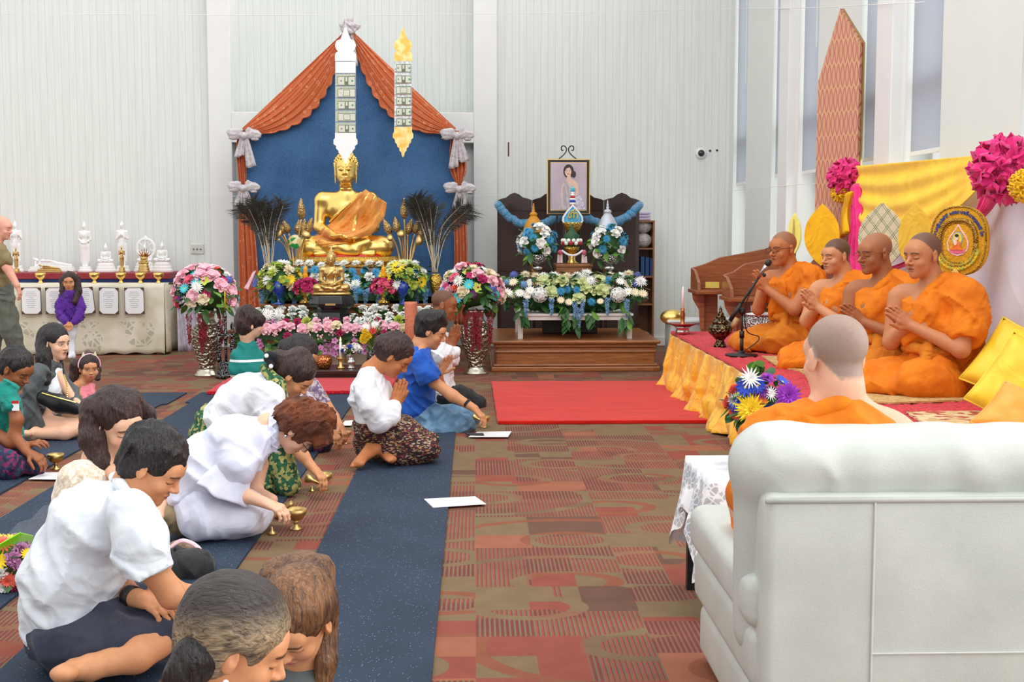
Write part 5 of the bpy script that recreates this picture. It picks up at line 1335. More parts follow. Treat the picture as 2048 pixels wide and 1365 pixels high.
put_statue('standing_buddha_statue', 'white standing statue with hands crossed on the chest, behind a small golden one', stand['chest'], 246, 14.98, M_wst, .53, 'round', .07, .085)
put_statue('seated_buddha_statue', 'white seated statue between the two right-hand white standing ones', st_mesh, 212, 14.95, M_wst, .19, 'tier', .11, .125)
put_statue('seated_buddha_statue', 'white seated statue at the right end of the red shelf', st_mesh, 325, 14.95, M_wst, .20, 'tier', .12, .125)
nb = put_statue('naga_buddha_statue', 'white seated statue under a round openwork halo', st_mesh, 290, 14.98, M_wst, .18, 'tier', .12, .13)
Fh = Field()
for i in range(28):
    a = i/28*2*math.pi; p = (.095*math.sin(a)*1.1, .06, .27+.115*math.cos(a)); Fh.ell(p, (.02, .012, .02), None, .006)
    if i % 4 == 0: Fh.cap(p, (.04*math.sin(a), .05, .27+.05*math.cos(a)), .008, .006, .006)
Fh.cap((-.05, .06, .15), (.05, .06, .15), .03, None, .01); Fh.ell((0, .06, .40), (.015, .012, .03))
fobj('openwork_halo', Fh, .006, M_wst, nb)
put_statue('golden_standing_statue', 'small golden standing statue beside the bald man on the red shelf', stand['front'], 33, 14.72, M_gold2, .25, 'round', .045, .042)
put_statue('golden_standing_statue', 'small golden standing statue with crossed arms before a white one', stand['chest'], 244, 14.72, M_gold2, .25, 'round', .06, .04)
nb = put_statue('golden_naga_statue', 'small golden seated statue with a fan of pointed rays behind its head', st_mesh, 288, 14.72, M_gold2, .12, 'tier', .10, .072)
for i in range(7): a = (i-3)*.38; obj('ray', MB().tube([(.02*math.sin(a), .03, .17), (.085*math.sin(a), .03, .17+.115*math.cos(a)*(1.1 if i == 3 else 1))], [.014, .001], 6), plain('bronze_ray', rgb(160, 100, 50), .35, .8), nb, local=True)
def reclining(name, label, px, Y, mat, L, hb):
    v = D(px, 540, Y); o = thing(name, label, 'statue', (v.x, Y, zs)); F = Field(); R = basis((.2, -1, .1), (-.9, 0, .45))
    F.chain([(.46, 0, .03), (.2, 0, .05), (0, 0, .075), (-.22, 0, .10)], [.025, .05, .07, .085], .04, flat=((0, 1, 0), .7)); F.chain([(.47, -.02, .05), (.2, -.03, .08), (.02, -.02, .10)], [.018, .035, .05], .02)
    F.chain([(-.22, -.05, .15), (-.05, -.06, .15), (.1, -.05, .13)], [.03, .022, .015], .02); F.cap((-.25, -.03, .08), (-.37, -.05, .02), .028, .02, .02); F.cap((-.37, -.05, .02), (-.37, -.04, .12), .018, .02, .01)
    statue_head(F, (-.36, 0, .17), .55, R, True, 0, False)
    b = fobj('statue_body', F, .011, mat, o); b.scale = (L,)*3; b.location = (0, 0, hb)
    obj('statue_base', MB().box((-.52*L, -.14*L, 0), (.54*L, .14*L, hb*.55)).box((-.48*L, -.12*L, hb*.55), (.50*L, .12*L, hb+.005)), mat, o, local=True, bevel=.004)
reclining('reclining_buddha_statue', 'white reclining statue on a long base', 104, 14.98, M_wst, .50, .055); reclining('golden_reclining_statue', 'small golden reclining statue before the white reclining one', 98, 14.72, M_gold2, .26, .035)
bl = None
for i, px in enumerate((81, 143, 189, 242, 281, 317)):
    v = D(px, 558, 14.36); zbw = zT+.004
    if bl is None:
        bl = thing('golden_bowl', '', 'bowl', (v.x, 14.36, zbw), 'golden pedestal bowls along the statue shelf')
        obj('bowl', MB().lathe([(.016, .035), (.03, .05), (.056, .075), (.060, .10), (.052, .118), (.045, .116), (.02, .07)], n=24), M_gold, bl, local=True, smooth=True); obj('foot', MB().lathe([(.034, 0), (.032, .008), (.018, .02), (.016, .037)], n=20), M_gold, bl, local=True, smooth=True); q = bl
    else: q = dup(bl, (v.x, 14.36, zbw))
    q['label'] = ['leftmost golden pedestal bowl, before the golden reclining statue', 'golden pedestal bowl directly behind the head of the girl in purple', 'golden pedestal bowl before the middle white standing statue', 'golden pedestal bowl before the golden standing statue with crossed arms',
                  'golden pedestal bowl before the golden rayed statue', 'golden pedestal bowl at the right end, before the last white seated statue'][i]
M_paper = plain('white_paper', rgb(238, 238, 240), .6, var=.02); M_ink = plain('grey_ink', rgb(150, 150, 156), .7); M_brown = plain('dark_brown_frame', rgb(84, 60, 46), .5)
for i, (px, tl, lb) in enumerate(((64, 0, 'framed paper notice on the lace cloth, just right of the bald man'), (112, 0, 'framed paper notice half hidden by the left arm of the girl in purple'), (170, -.09, 'tilted framed paper notice right of the girl in purple'), (219, .02, 'second framed paper notice from the right on the lace cloth'), (270, -.01, 'framed paper notice nearest the right corner of the lace cloth'))):
    a = D(px, 602, Yf-.05); Yn = Yf-.075; o = thing('framed_notice', lb, 'notice', (a.x, Yn, a.z), 'framed notices on the lace cloth'); o.rotation_euler = (0, tl, 0); w, h = .104, .145
    obj('paper', MB().box((-w, -.004, -h), (w, 0, h)), M_paper, o, local=True)
    obj('frame', MB().box((-w-.006, 0, -h-.006), (w+.006, .006, h+.006)), M_brown, o, local=True)
    for sx in (-1, 1):
        for sz in (-1, 1): obj('frame_corner', MB().prism([(sx*(w+.004), sz*(h+.004)), (sx*(w-.038), sz*(h+.004)), (sx*(w+.004), sz*(h-.038))], lambda u, v, q: (u, -.008+q, v), .004), M_brown, o, local=True)
    mb = MB()
    for j in range(9):
        L = [.05, .06, .065, .03, .055, .055, .04, .05, .035][j]; zz = .10-.022*j; mb.box((-L, -.0055, zz), (L, -.004, zz+.004))
    obj('printed_lines', mb, M_ink, o, local=True)
# ================================================================ shrine with the portrait (right)
zp = .314; Yp = 12.45; x0, x1 = S(982)*Yp, S(1324)*Yp
pf = thing('wooden_platform', 'low varnished oak platform under the portrait shrine', 'platform', ((x0+x1)/2, 13.2, 0))
def ring(y0, xo, za, zb, nm): obj(nm, MB().box((x0+xo, Yp+xo, za), (x1-xo, 14.05, zb)), M_oak, pf, bevel=.012)
ring(0, 0, zp-.035, zp, 'platform_top'); ring(0, .03, zp-.075, zp-.035, 'upper_moulding'); ring(0, .05, .06, zp-.075, 'riser'); ring(0, .035, zp-.13, zp-.10, 'middle_moulding'); ring(0, -.0, 0, .05, 'base_moulding'); ring(0, .02, .05, .075, 'lower_moulding')
sc = thing('folding_screen', 'dark four-panel folding screen behind the portrait', 'screen', (1.08, 14.35, 0))
M_weave, t = newmat('dark_woven_panel'); tc = t.n('TexCoord'); mp = t.n('Mapping', i_Vector=tc.outputs['Object'], i_Scale=(9, 1, 26)); br = t.n('TexBrick', i_Vector=mp.outputs[0], i_Scale=2.0)
mp.inputs['Rotation'].default_value = (math.pi/2, 0, 0)
t.out(t.ramp(br.outputs['Fac'], ((.2, rgb(66, 44, 38)), (.8, rgb(28, 20, 18)))), .6, bump=br.outputs['Fac'], bd=.003, bs=.5)
for i in range(4):
    a = S([995, 1064, 1133, 1207][i])*14.35; b = S([1063, 1132, 1206, 1280][i])*14.35; za = D(0, 400, 14.35).z; ya, yb = (14.30, 14.42) if i % 2 else (14.42, 14.30)
    arc = [(0, .08), (0, za), (.1, za+.015), (.25, za+.03), (.38, za+.07), (.5, za+.085), (.62, za+.07), (.75, za+.03), (.9, za+.015), (1, za), (1, .08)]
    fr = MB().prism([(u, (v if v > .1 else .0)) for u, v in arc], lambda u, v, w: (lerp(a, b, u), lerp(ya, yb, u)+w, v), .025)
    pn = obj('screen_panel', fr, M_darkwood, sc)
    obj('woven_infill', MB().prism([(.1, .15), (.9, .15), (.9, za-.12), (.1, za-.12)], lambda u, v, w: (lerp(a, b, u), lerp(ya, yb, u)-.006+w, v), .008), M_weave, pn)
    for (zA, zB) in ((za-.12, za-.09), (.95, .98)): obj('rail', MB().prism([(0, zA), (1, zA), (1, zB), (0, zB)], lambda u, v, w: (lerp(a, b, u), lerp(ya, yb, u)-.014+w, v), .012), M_darkwood, pn)
bc = thing('bookcase', 'narrow wooden bookcase behind the right edge of the folding screen', 'bookcase', (S(1280)*14.95, 14.95, 0)); ba, bb = S(1262)*14.9, S(1306)*14.9
M_pine = wood('brown_bookcase_wood', rgb(132, 84, 54), rgb(164, 110, 74)); zb1 = D(0, 441, 14.8).z
for x in (ba, bb-.02): obj('side_panel', MB().box((x, 14.75, 0), (x+.02, 15.15, zb1)), M_pine, bc)
SHZ = [.02, D(0, 613, 14.8).z, D(0, 557, 14.8).z, D(0, 500, 14.8).z, zb1-.02]
for z in SHZ: obj('shelf', MB().box((ba, 14.76, z), (bb, 15.14, z+.02)), M_pine, bc)
obj('back_panel', MB().box((ba, 15.13, 0), (bb, 15.15, zb1)), M_pine, bc)
M_cot = fabric('white_wrapped_cloth', rgb(226, 222, 220), rgb(196, 192, 192), 30)
for i, (z, lb) in enumerate(((SHZ[3]+.02, 'white wrapped bundle on the top shelf of the bookcase, lower one'), (SHZ[3]+.19, 'white wrapped bundle resting on the other in the bookcase top'), (SHZ[0]+.02, 'white wrapped bundle at the bottom of the bookcase'))):
    F = Field(); F.ell((S(1288)*14.85, 14.9, z+.088), (.10, .1, .085)); F.disp = folds(((0, .3, 1), 30, .003, .6, (1, 0, 0), 6)); tag(sdf_obj('cloth_bundle', F, .012, M_cot), lb, 'bundle', 'white bundles in the bookcase')
for i in range(3):
    x = S(1281)*14.85+.055*i; tag(obj('blue_book', MB().box((x, 14.8, SHZ[2]+.021), (x+.045, 15.0, SHZ[2]+.25-.01*i)), plain('blue_book_cover', rgb(34, 84, 140), .5), bevel=.003), ['leftmost blue book on the middle shelf of the bookcase', 'middle one of the blue books on the bookcase shelf', 'rightmost blue book on the bookcase shelf'][i], 'book', 'blue books in the bookcase')
for i in range(3): tag(obj('folded_towel', MB().box((bb-.27, 14.8, zb1+.035*i+.001), (bb-.04, 15.05, zb1+.033+.035*i)), fabric('lilac_towel', rgb(206, 196, 226), None, 40), bevel=.012), ['folded lilac cloth, lowest on top of the bookcase', 'folded lilac cloth, middle one on top of the bookcase', 'folded lilac cloth, topmost on the bookcase'][i], 'cloth', 'folded lilac cloths')
# bench
be = thing('white_bench', 'white painted bench carrying the long flower bank', 'bench', (1.02, 13.1, zp)); bx0, bx1 = S(1036)*12.68, S(1266)*12.68; zbt = CAMH-(628-460)*12.68/FPX
M_wp = plain('white_bench_paint', rgb(232, 230, 226), .35, var=.02)
for x in (bx0, bx1-.05):
    for y in (12.68, 13.5): obj('leg', MB().box((x, y, zp), (x+.05, y+.05, zbt-.06)), M_wp, be)
obj('bench_top', MB().box((bx0-.01, 12.67, zbt-.02), (bx1+.01, 13.56, zbt)), M_wp, be)
for y in (12.69, 13.52): obj('rail', MB().box((bx0+.04, y, zbt-.065), (bx1-.04, y+.02, zbt-.02)), M_wp, be)
tag(obj('black_box', MB().box((S(1086)*13.3, 13.3, zp), (S(1196)*13.3, 13.45, zp+.17)), M_black, bevel=.01), 'black speaker box under the white bench', 'box')
fr = thing('flower_arrangement', 'long bank of white, lime and blue flowers on the white bench', 'flowers', (1.0, 12.8, zbt)); R = random.Random(77)
FB = [('daisy', 'cream', .055), ('mum', 'white', .065), ('daisy', 'white', .06)]
rowf(fr, 1015, 1290, 553, 12.86, 13, [('mum', 'cream', .065), ('hydrangea', 'peri', .045), ('mum', 'white', .07)], 3, (0, -.5, .8)); rowf(fr, 1005, 1100, 570, 12.72, 6, FB+[('hydrangea', 'sky', .045)], 6); rowf(fr, 1005, 1070, 588, 12.66, 5, FB, 6)
rowf(fr, 1215, 1292, 570, 12.72, 5, FB+[('hydrangea', 'peri', .05)], 6); rowf(fr, 1235, 1292, 590, 12.68, 4, FB, 6); rowf(fr, 1080, 1225, 565, 12.74, 9, [('mum', 'blue', .05), ('rose', 'palegreen', .07), ('mum', 'white', .06)], 5); rowf(fr, 1095, 1215, 583, 12.68, 7, [('rose', 'palegreen', .08), ('mum', 'blue', .05), ('rose', 'palegreen', .075)], 4)
rowf(fr, 1110, 1210, 602, 12.62, 5, [('rose', 'palegreen', .07), ('mum', 'blue', .05), ('daisy', 'cream', .045)], 4)
for px in (1080, 1236): bloom('hydrangea', 'white', D(px, 590, 12.66), (0, -1, .3), .092, fr, 0)
for px, py, s_ in ((1052, 600, .055), (1103, 597, .055), (1150, 604, .05), (1158, 618, .062), (1215, 597, .055), (1254, 600, .058), (1165, 600, .05)): bloom('wisteria', 'sky', D(px, py, 12.6), (0, 0, 1), (s_*.8, s_*.8, s_), fr)
sp = [(D(R.uniform(1004, 1292), R.uniform(545, 615), R.uniform(12.75, 12.86)), (R.uniform(-.8, .8), -R.uniform(.2, 1), R.uniform(-.9, .8))) for i in range(240)]+[(D(R.choice((1045, 1130, 1155, 1185, 1250))+R.uniform(-8, 8), R.uniform(610, 650), 12.62), (R.uniform(-.6, .6), -.4, -.6)) for i in range(40)]
foliage(fr, sp, .10, .034, 29, n2=.15)
obj('foliage_core', MB().ball((D(1148, 585, 12.95).x, 12.98, zbt+.13), (.66, .16, .15), 24, 10), M_leaf, fr, smooth=True)
# silver vases
def cone_tower(px, tip, base, c, lab):
    v = D(px, base, 13.45); zt_ = D(px, tip, 13.45).z; o = thing('beaded_cone', lab, 'ornament', (v.x, 13.45, v.z-.35)); h = zt_-v.z
    obj('cone', MB().lathe([(.105, -.2), (.115, .0), (.10, h*.22), (.07, h*.42), (.035, h*.56), (.03, h*.58)], c=tuple(v), n=30), c, o, smooth=True)
    obj('spire', MB().lathe([(.03, h*.55), (.045, h*.62), (.03, h*.68), (.012, h*.70), (.018, h*.76), (.009, h*.80), (.014, h*.85), (.006, h*.9), (.008, h*.93), (.002, h)], c=tuple(v), n=14), c, o, smooth=True)
    obj('stand', MB().lathe([(.07, zbt-v.z), (.03, zbt-v.z+.03), (.03, -.2), (.10, -.19)], c=tuple(v), n=20), M_goldorn, o, smooth=True)
cone_tower(1067, 406, 466, plain('orange_beads', rgb(206, 140, 24), .4, var=.3, scale=300, bump=.6), 'golden-orange beaded cone with a spire, left of the portrait'); cone_tower(1215, 400, 462, plain('silver_beads', rgb(200, 204, 214), .3, .4, var=.2, scale=300, bump=.6), 'silver beaded cone with a spire, right of the portrait')
for px, lab in ((1075, 'left'), (1217, 'right')):
    v = D(px, 546, 13.0); o = thing('silver_pedestal_vase', 'silver pedestal vase %s of the green cone and garland' % lab, 'vase', (v.x, 13.0, zbt)); zv = v.z-zbt+.02
    obj('vase_foot', MB().lathe([(.09, 0), (.085, .02), (.03, .05), (.028, zv), (.06, zv+.03), (.03, zv+.06)], n=24), M_silver, o, local=True, smooth=True); obj('vase_bowl', MB().lathe([(.03, zv+.06), (.085, zv+.09), (.105, zv+.14), (.10, zv+.17), (.07, zv+.17)], n=28), M_silverorn, o, local=True, smooth=True)
    c = D(px, 487, 13.0); fb = thing('flower_arrangement', 'ball of white roses and blue mums in the %s silver vase' % lab, 'flowers', (c.x, 13.0, v.z+.15)); bouquet(fb, tuple(c), (.19, .15, .19), [('rose', 'white', .058, 5), ('mum', 'blue', .055, 6), ('bud', 'white', .03, 1)], 34, int(px), 50, .10, -.5)
# portrait
Ypt = 13.75; A = D(1095, 319, Ypt); B = D(1180, 428, Ypt); PC = thing('framed_portrait', 'framed portrait of a woman in a pale draped dress', 'picture', ((A.x+B.x)/2, Ypt, B.z))
def rect(nm, a, b, y, d, mat, par, px=None): u = D(a[0], a[1], Ypt); v = D(b[0], b[1], Ypt); return obj(nm, MB().box((u.x, Ypt+y, v.z), (v.x, Ypt+y+d, u.z)), mat, par)
rect('gold_frame', (1094, 318), (1180, 429), 0, .02, M_gold2, PC); rect('black_border', (1096, 320), (1178, 427), -.006, .01, plain('black_floral_border', rgb(40, 38, 36), .5, var=.6, scale=80), PC); rect('gold_lip', (1101, 324.5), (1173, 421.5), -.009, .006, M_gold2, PC)
cv = rect('photograph', (1102, 326), (1172, 420), -.012, .006, plain('mauve_photo_ground', rgb(186, 172, 184), .5, var=.12, scale=4), PC)
def flat(nm, pts, mat, d, par=None): mb = MB().prism([(D(a, b, Ypt).x, D(a, b, Ypt).z) for a, b in pts], lambda u, v, w: (u, Ypt-.012-d+w, v), .0012); return obj(nm, mb, mat, cv)
def oval(cx, cy, rx, ry, n=20): return [(cx+rx*math.cos(i*2*math.pi/n), cy+ry*math.sin(i*2*math.pi/n)) for i in range(n)]
Pskin = plain('portrait_skin', rgb(226, 190, 172), .5); Phair = plain('portrait_hair', rgb(52, 40, 40), .5); Pdr = pattern('portrait_dress', [rgb(176, 166, 172), rgb(200, 192, 196), rgb(186, 172, 170)], 60, stretch=(1, 1, .3))
flat('portrait_hair', oval(1137, 343, 10.5, 14), Phair, .0012); flat('portrait_hair', oval(1147, 349, 5, 7), Phair, .0014)
flat('portrait_torso', [(1128, 362), (1134, 358), (1142, 358), (1150, 362), (1156, 368), (1157, 388), (1150, 405), (1125, 408), (1121, 395), (1124, 370)], Pskin, .0016)
flat('portrait_dress', [(1126, 364), (1131, 360), (1142, 371), (1152, 377), (1150, 392), (1155, 408), (1160, 419), (1118, 419), (1120, 404), (1124, 390)], Pdr, .0022)
flat('portrait_neck', [(1134, 350), (1141, 350), (1142, 361), (1133, 361)], Pskin, .0024); flat('portrait_face', oval(1136, 343.5, 6.6, 9.5), Pskin, .003); flat('portrait_hair', [(1129, 344), (1129, 336), (1134, 331), (1142, 332), (1145, 340), (1143, 342), (1139, 335), (1133, 337)], Phair, .0036)
for ex in (1133, 1139.5): flat('portrait_eye', oval(ex, 341.5, 1.3, .6, 8), Phair, .0038)
flat('portrait_mouth', oval(1136.2, 348.6, 2.2, .8, 8), plain('portrait_lips', rgb(190, 70, 80), .5), .0038)
flat('portrait_flowers', [(1148, 396), (1156, 390), (1166, 396), (1170, 419), (1146, 419)], pattern('portrait_flower_print', [rgb(196, 190, 208), rgb(170, 170, 200), rgb(222, 214, 222)], 70), .003)
ea = thing('easel', 'black wrought-iron easel with scrolled top behind the portrait', 'easel', (PC.location.x, Ypt+.06, zp)); Ye = Ypt+.05
def tubepx(nm, pts, r, mat, par, Y, n=8, k=6): return obj(nm, MB().tube(spline([tuple(D(a, b, Y)) for a, b in pts], k), r, n), mat, par, smooth=True)
for g in (-1, 1): tubepx('scroll', [(1135+g*22, 322), (1135+g*6, 308), (1135+g*2, 298), (1135+g*7, 292), (1135+g*12, 294), (1135+g*12, 300), (1135+g*8, 301)], .006, M_black, ea, Ye)
for g in (-1, 1): obj('easel_leg', MB().tube([tuple(D(1135+g*10, 330, Ye)), (PC.location.x+g*.25, Ye, zp)], .01, 8), M_black, ea)
obj('easel_leg', MB().tube([tuple(D(1135, 330, Ye)), (PC.location.x, Ye+.3, zp)], .01, 8), M_black, ea)
obj('easel_ledge', MB().box((A.x, Ye-.05, B.z-.02), (B.x, Ye+.01, B.z)), M_black, ea)
# emblem on golden bowl, green cone with garland
cx = thing('wooden_pedestal', 'brown wooden pedestal block behind the flower bank', 'pedestal', (D(1147, 530, 13.2).x, 13.3, zbt)); za = D(0, 529, 13.2).z
obj('pedestal_box', MB().box((S(1112)*13.2, 13.12, zbt), (S(1182)*13.2, 13.5, za-.03)), M_oak, cx); obj('pedestal_top', MB().box((S(1110)*13.2, 13.10, za-.03), (S(1184)*13.2, 13.54, za)), M_oak, cx, bevel=.006)
v = D(1144, 528, 13.2); go = thing('golden_pedestal_bowl', 'tall golden pedestal bowl carrying a green cone', 'bowl', (v.x, 13.25, za)); zz = D(0, 500, 13.2).z-za
obj('pedestal', MB().lathe([(.055, 0), (.05, .02), (.035, .05), (.045, zz*.6), (.03, zz*.7)], n=24), M_gold, go, local=True, smooth=True); obj('bowl', MB().lathe([(.03, zz*.7), (.07, zz*.95), (.085, zz+.03), (.075, zz+.03)], n=24), M_goldorn, go, local=True, smooth=True)
gc = thing('green_cone', 'pointed dark green leaf cone on the golden bowl', 'ornament', (v.x, 13.25, za+zz+.03)); h = D(0, 448, 13.2).z-za-zz-.03
obj('cone', MB().lathe([(.075, 0), (.08, .07), (.085, .12), (.06, .135), (.05, .15), (.025, h*.75), (.004, h)], n=24), plain('dark_green_leaf', rgb(36, 82, 50), .6, var=.3, scale=60), gc, local=True, smooth=True)
ga = thing('jasmine_garland', 'white and pink garland hung round the green cone', 'garland', (v.x, 13.25, za+zz-.05)); M_jas = FM('white')
for k in range(22): a = k/22*2*math.pi; obj('garland_bead', MB().ball((.095*math.cos(a), .095*math.sin(a), .115+.03*(k % 2)), .022, 8, 6), M_jas if k % 4 else FM('red'), ga, local=True, smooth=True)
for g in (-1, 1):
    obj('garland_rose', MB().ball((g*.125, -.06, .02), .028, 10, 8), FM('rose'), ga, local=True, smooth=True)
    for j in range(3): obj('garland_tassel', MB().tube([(g*(.11+.018*j), -.06, 0), (g*(.11+.02*j), -.06, -.09)], [.008, .012], 6), FM('white') if j != 1 else FM('pink'), ga, local=True)
obj('garland_drop', MB().tube(spline([(-.11, -.08, .04), (-.05, -.11, -.0), (0, -.12, -.01), (.05, -.11, 0), (.11, -.08, .04)], 5), .012, 7), M_jas, ga, local=True, smooth=True)
Yem = 13.45; v = D(1145, 465, Yem); em = thing('emblem_ornament', 'blue and white pointed emblem with golden letters on a gold bowl', 'ornament', (v.x, Yem, v.z))
obj('gold_bowl', MB().lathe([(.05, 0), (.085, .04), (.105, .09), (.11, .105)], n=28), M_goldorn, em, local=True, smooth=True)
obj('bowl_stem', MB().lathe([(.07, za-v.z), (.03, za-v.z+.02), (.03, .0), (.05, .0)], n=20), M_gold, em, local=True, smooth=True)
tear = lambda s: [(D(1145, 448, Yem).x+s*x*.0054, D(0, 448, Yem).z+(z*.0054)*s+(1-s)*.05) for x, z in ((-16, 0), (-20, 6), (-19, 14), (-13, 23), (-6, 31), (0, 38), (6, 31), (13, 23), (19, 14), (20, 6), (16, 0))]
for nm, s_, mt, d in (('white_border', 1.06, plain('white_bead_trim', rgb(236, 240, 246), .5, var=.1, scale=200, bump=.5), 0), ('blue_border', .88, FM('blue'), .008), ('pale_field', .70, FM('sky'), .014), ('blue_field', .52, FM('blue'), .018)): obj(nm, MB().prism(tear(s_), lambda u, v2, w: (u, Yem-.03-d+w, v2), .03 if d == 0 else .01), mt, em)
for pts in ([(1140, 425), (1137, 430), (1139, 436), (1143, 433), (1142, 428), (1147, 426), (1148, 437)], [(1149, 428), (1153, 426), (1155, 431), (1154, 438)], [(1141, 423), (1147, 421), (1150, 417)], [(1150, 423), (1154, 420)]): tubepx('gold_letter', pts, .006, plain('gold_thread', rgb(226, 196, 60), .4, .4), em, Yem-.06)
zt_ = D(0, 412, Yem).z-v.z
for j, (c, r_) in enumerate((('white', .034), ('red', .03), ('white', .034), ('cobalt', .036), ('white', .032), ('red', .028), ('white', .024), ('white', .022), ('blue', .024), ('aqua', .02))): obj('bead_ring', MB().lathe([(r_*.7, 0), (r_, .008), (r_, .016), (r_*.7, .024)], c=(0, 0, zt_-.03+.023*j), n=16), FM(c), em, local=True, smooth=True)
# blue garland across the screen
gr = thing('flower_garland', 'blue hydrangea garland draped in scallops across the folding screen', 'garland', (1.08, 14.2, D(0, 440, 14.2).z)); n = 0
for a in ([(996, 408), (1012, 430), (1040, 446), (1062, 448)], [(1062, 448), (1085, 449), (1105, 440), (1122, 432)], [(1160, 432), (1185, 441), (1205, 449), (1218, 446)], [(1218, 446), (1240, 442), (1262, 428), (1279, 410)]):
    for p in spline([(x, y, 0) for x, y in a], 7): bloom('hydrangea', ['sky', 'blue', 'sky'][n % 3], D(p[0], p[1]+R.uniform(-2, 2), 14.14), (R.uniform(-.5, .5), -1, R.uniform(-.3, .6)), .052, gr); n += 1
# ================================================================ monks' stage
ZSG = .48; SX = 1.80; SY0, SY1 = 5.2, 11.42
sg = thing('stage', 'low stage covered in red shag carpet where the monks sit', 'stage', (2.45, 8.3, 0))
obj('stage_box', MB().box((SX+.02, SY0, 0), (XR-.01, SY1-.02, ZSG-.03)), M_oak, sg)
M_shag2 = shag('red_stage_shag', rgb(164, 14, 30), rgb(226, 40, 56), 60)
mb = MB(); R = random.Random(4)
mb.grid(lambda u, v: (lerp(SX, XR-.01, u), lerp(SY0, SY1, v), ZSG-.008+R.uniform(-.007, .007)), 50, 190); obj('shag_carpet', mb, M_shag2, sg, smooth=True, solid=.03)
m, t = newmat('yellow_satin'); tc = t.n('TexCoord'); nz = t.n('TexNoise', i_Vector=tc.outputs['Object'], i_Scale=9.0, i_Detail=3.0, i_Distortion=1.0)
t.out(t.ramp(nz.outputs['Fac'], ((.35, rgb(236, 156, 10)), (.65, rgb(248, 190, 36)))), .28, bump=nz.outputs['Fac'], bd=.03, bs=.6, sheen=.3, coat=.2); M_satin = m
mb = MB(); PL = SY1-SY0+1.2
def skf(u, v):
    s = u*PL; ph = s*13+.8*math.sin(s*3.1)+1.1*math.sin(s*1.7+v*2); f = math.sin(ph)+.45*math.sin(ph*2.3+1.3*v)+.3*math.sin(s*61+v*3)
    out = .012+(.09*v**1.2)+(.034*v**.5+.004)*f+(.03*math.sin(v*9+s*7)*v if v > .6 else 0); z = lerp(ZSG-.012, .012+.015*math.sin(ph*.5), v)
    if s < SY1-SY0: return (SX-out, SY0+s, z)
    q = min(1, (s-(SY1-SY0))/1.2); return (SX-out+out*min(1, q*6)+q*1.25, SY1+out*min(1, q*8), z)
mb.grid(skf, 620, 22); tag(obj('stage_skirt', mb, M_satin, smooth=True, solid=.003), 'golden yellow satin skirt gathered along the front of the stage', 'skirt')
def on(px, py, z=ZSG+.008): v = G(px, py, z); return v
# fabric backdrop along the right wall
XD = 2.99
def wx(px, py, X=XD): return tuple(WX(px, py, X))
M_ywl = fabric('bright_yellow_cloth', rgb(255, 212, 0), rgb(250, 194, 0), 5, sheen=.25); M_pk = fabric('hot_pink_cloth', rgb(244, 52, 140), rgb(226, 30, 120), 8, sheen=.3); M_wc = fabric('white_backdrop_cloth', rgb(238, 236, 244), rgb(222, 220, 234), 2, fold=1.5)
mb = MB(); ya, yb_ = 10.0, 5.0
mb.grid(lambda u, v: (XD+.05-.10*v*v+.016*math.sin(u*60+2*math.sin(v*3))-.02*math.sin(u*17)*v, lerp(ya, yb_, u), lerp(1.78-.05*math.sin(math.pi*min(1, u*1.7)), ZSG+.02, v)), 120, 20)
tag(obj('backdrop_cloth', mb, M_wc, smooth=True, solid=.003), 'white cloth hanging behind the monks below the yellow swag', 'cloth')
pL = np.array(wx(1688, 352)); pR = np.array(wx(2012, 335))
mb = MB()
def ysw(u, v):
    p = pL+(pR-pL)*u; sag = (.06+.52*v)*math.sin(math.pi*u)**.8*(1-.25*u); top = .04*math.sin(math.pi*u)
    return (XD-.07-.05*math.sin(math.pi*u)*v-.014*math.sin(v*24+u*4)*math.sin(math.pi*min(1, u+.1)), p[1], p[2]+.08*(1-v)-sag+top*(1-v))
mb.grid(ysw, 60, 50); tag(obj('yellow_swag', mb, M_ywl, smooth=True, solid=.004), 'bright yellow cloth swag stretched between two pink rosettes', 'drape')
def tail(pts, w0, w1, mat, label, X=XD-.1, seed=0, solid=.004):
    P = [np.array(wx(a, b, X)) for a, b in pts]; P = [np.array(q) for q in spline([tuple(p) for p in P], 8)]; n = len(P)-1; mb = MB()
    def fn(u, v):
        i = round(v*n); w = lerp(w0, w1, v); return (P[i][0]-.02*math.sin(u*19+seed+v*2)-.01*math.sin(u*37), P[i][1]-(u-.5)*w*2, P[i][2]+(u-.5)*w*.5)
    mb.grid(fn, 36, n); return tag(obj('fabric_tail', mb, mat, smooth=True, solid=solid), label, 'drape')
tail([(1712, 370), (1716, 450), (1712, 520), (1718, 640)], .05, .24, M_pk, 'hot pink cloth falling from the left pink rosette')
tail([(1990, 370), (1960, 430), (1890, 490), (1820, 525), (1740, 548), (1705, 520)], .12, .10, M_pk, 'hot pink cloth sweeping down left from the large right rosette', XD-.05, 2)
tail([(1702, 385), (1692, 430), (1690, 470)], .03, .10, M_ywl, 'short yellow tail of cloth below the left rosette', XD-.14, 1)
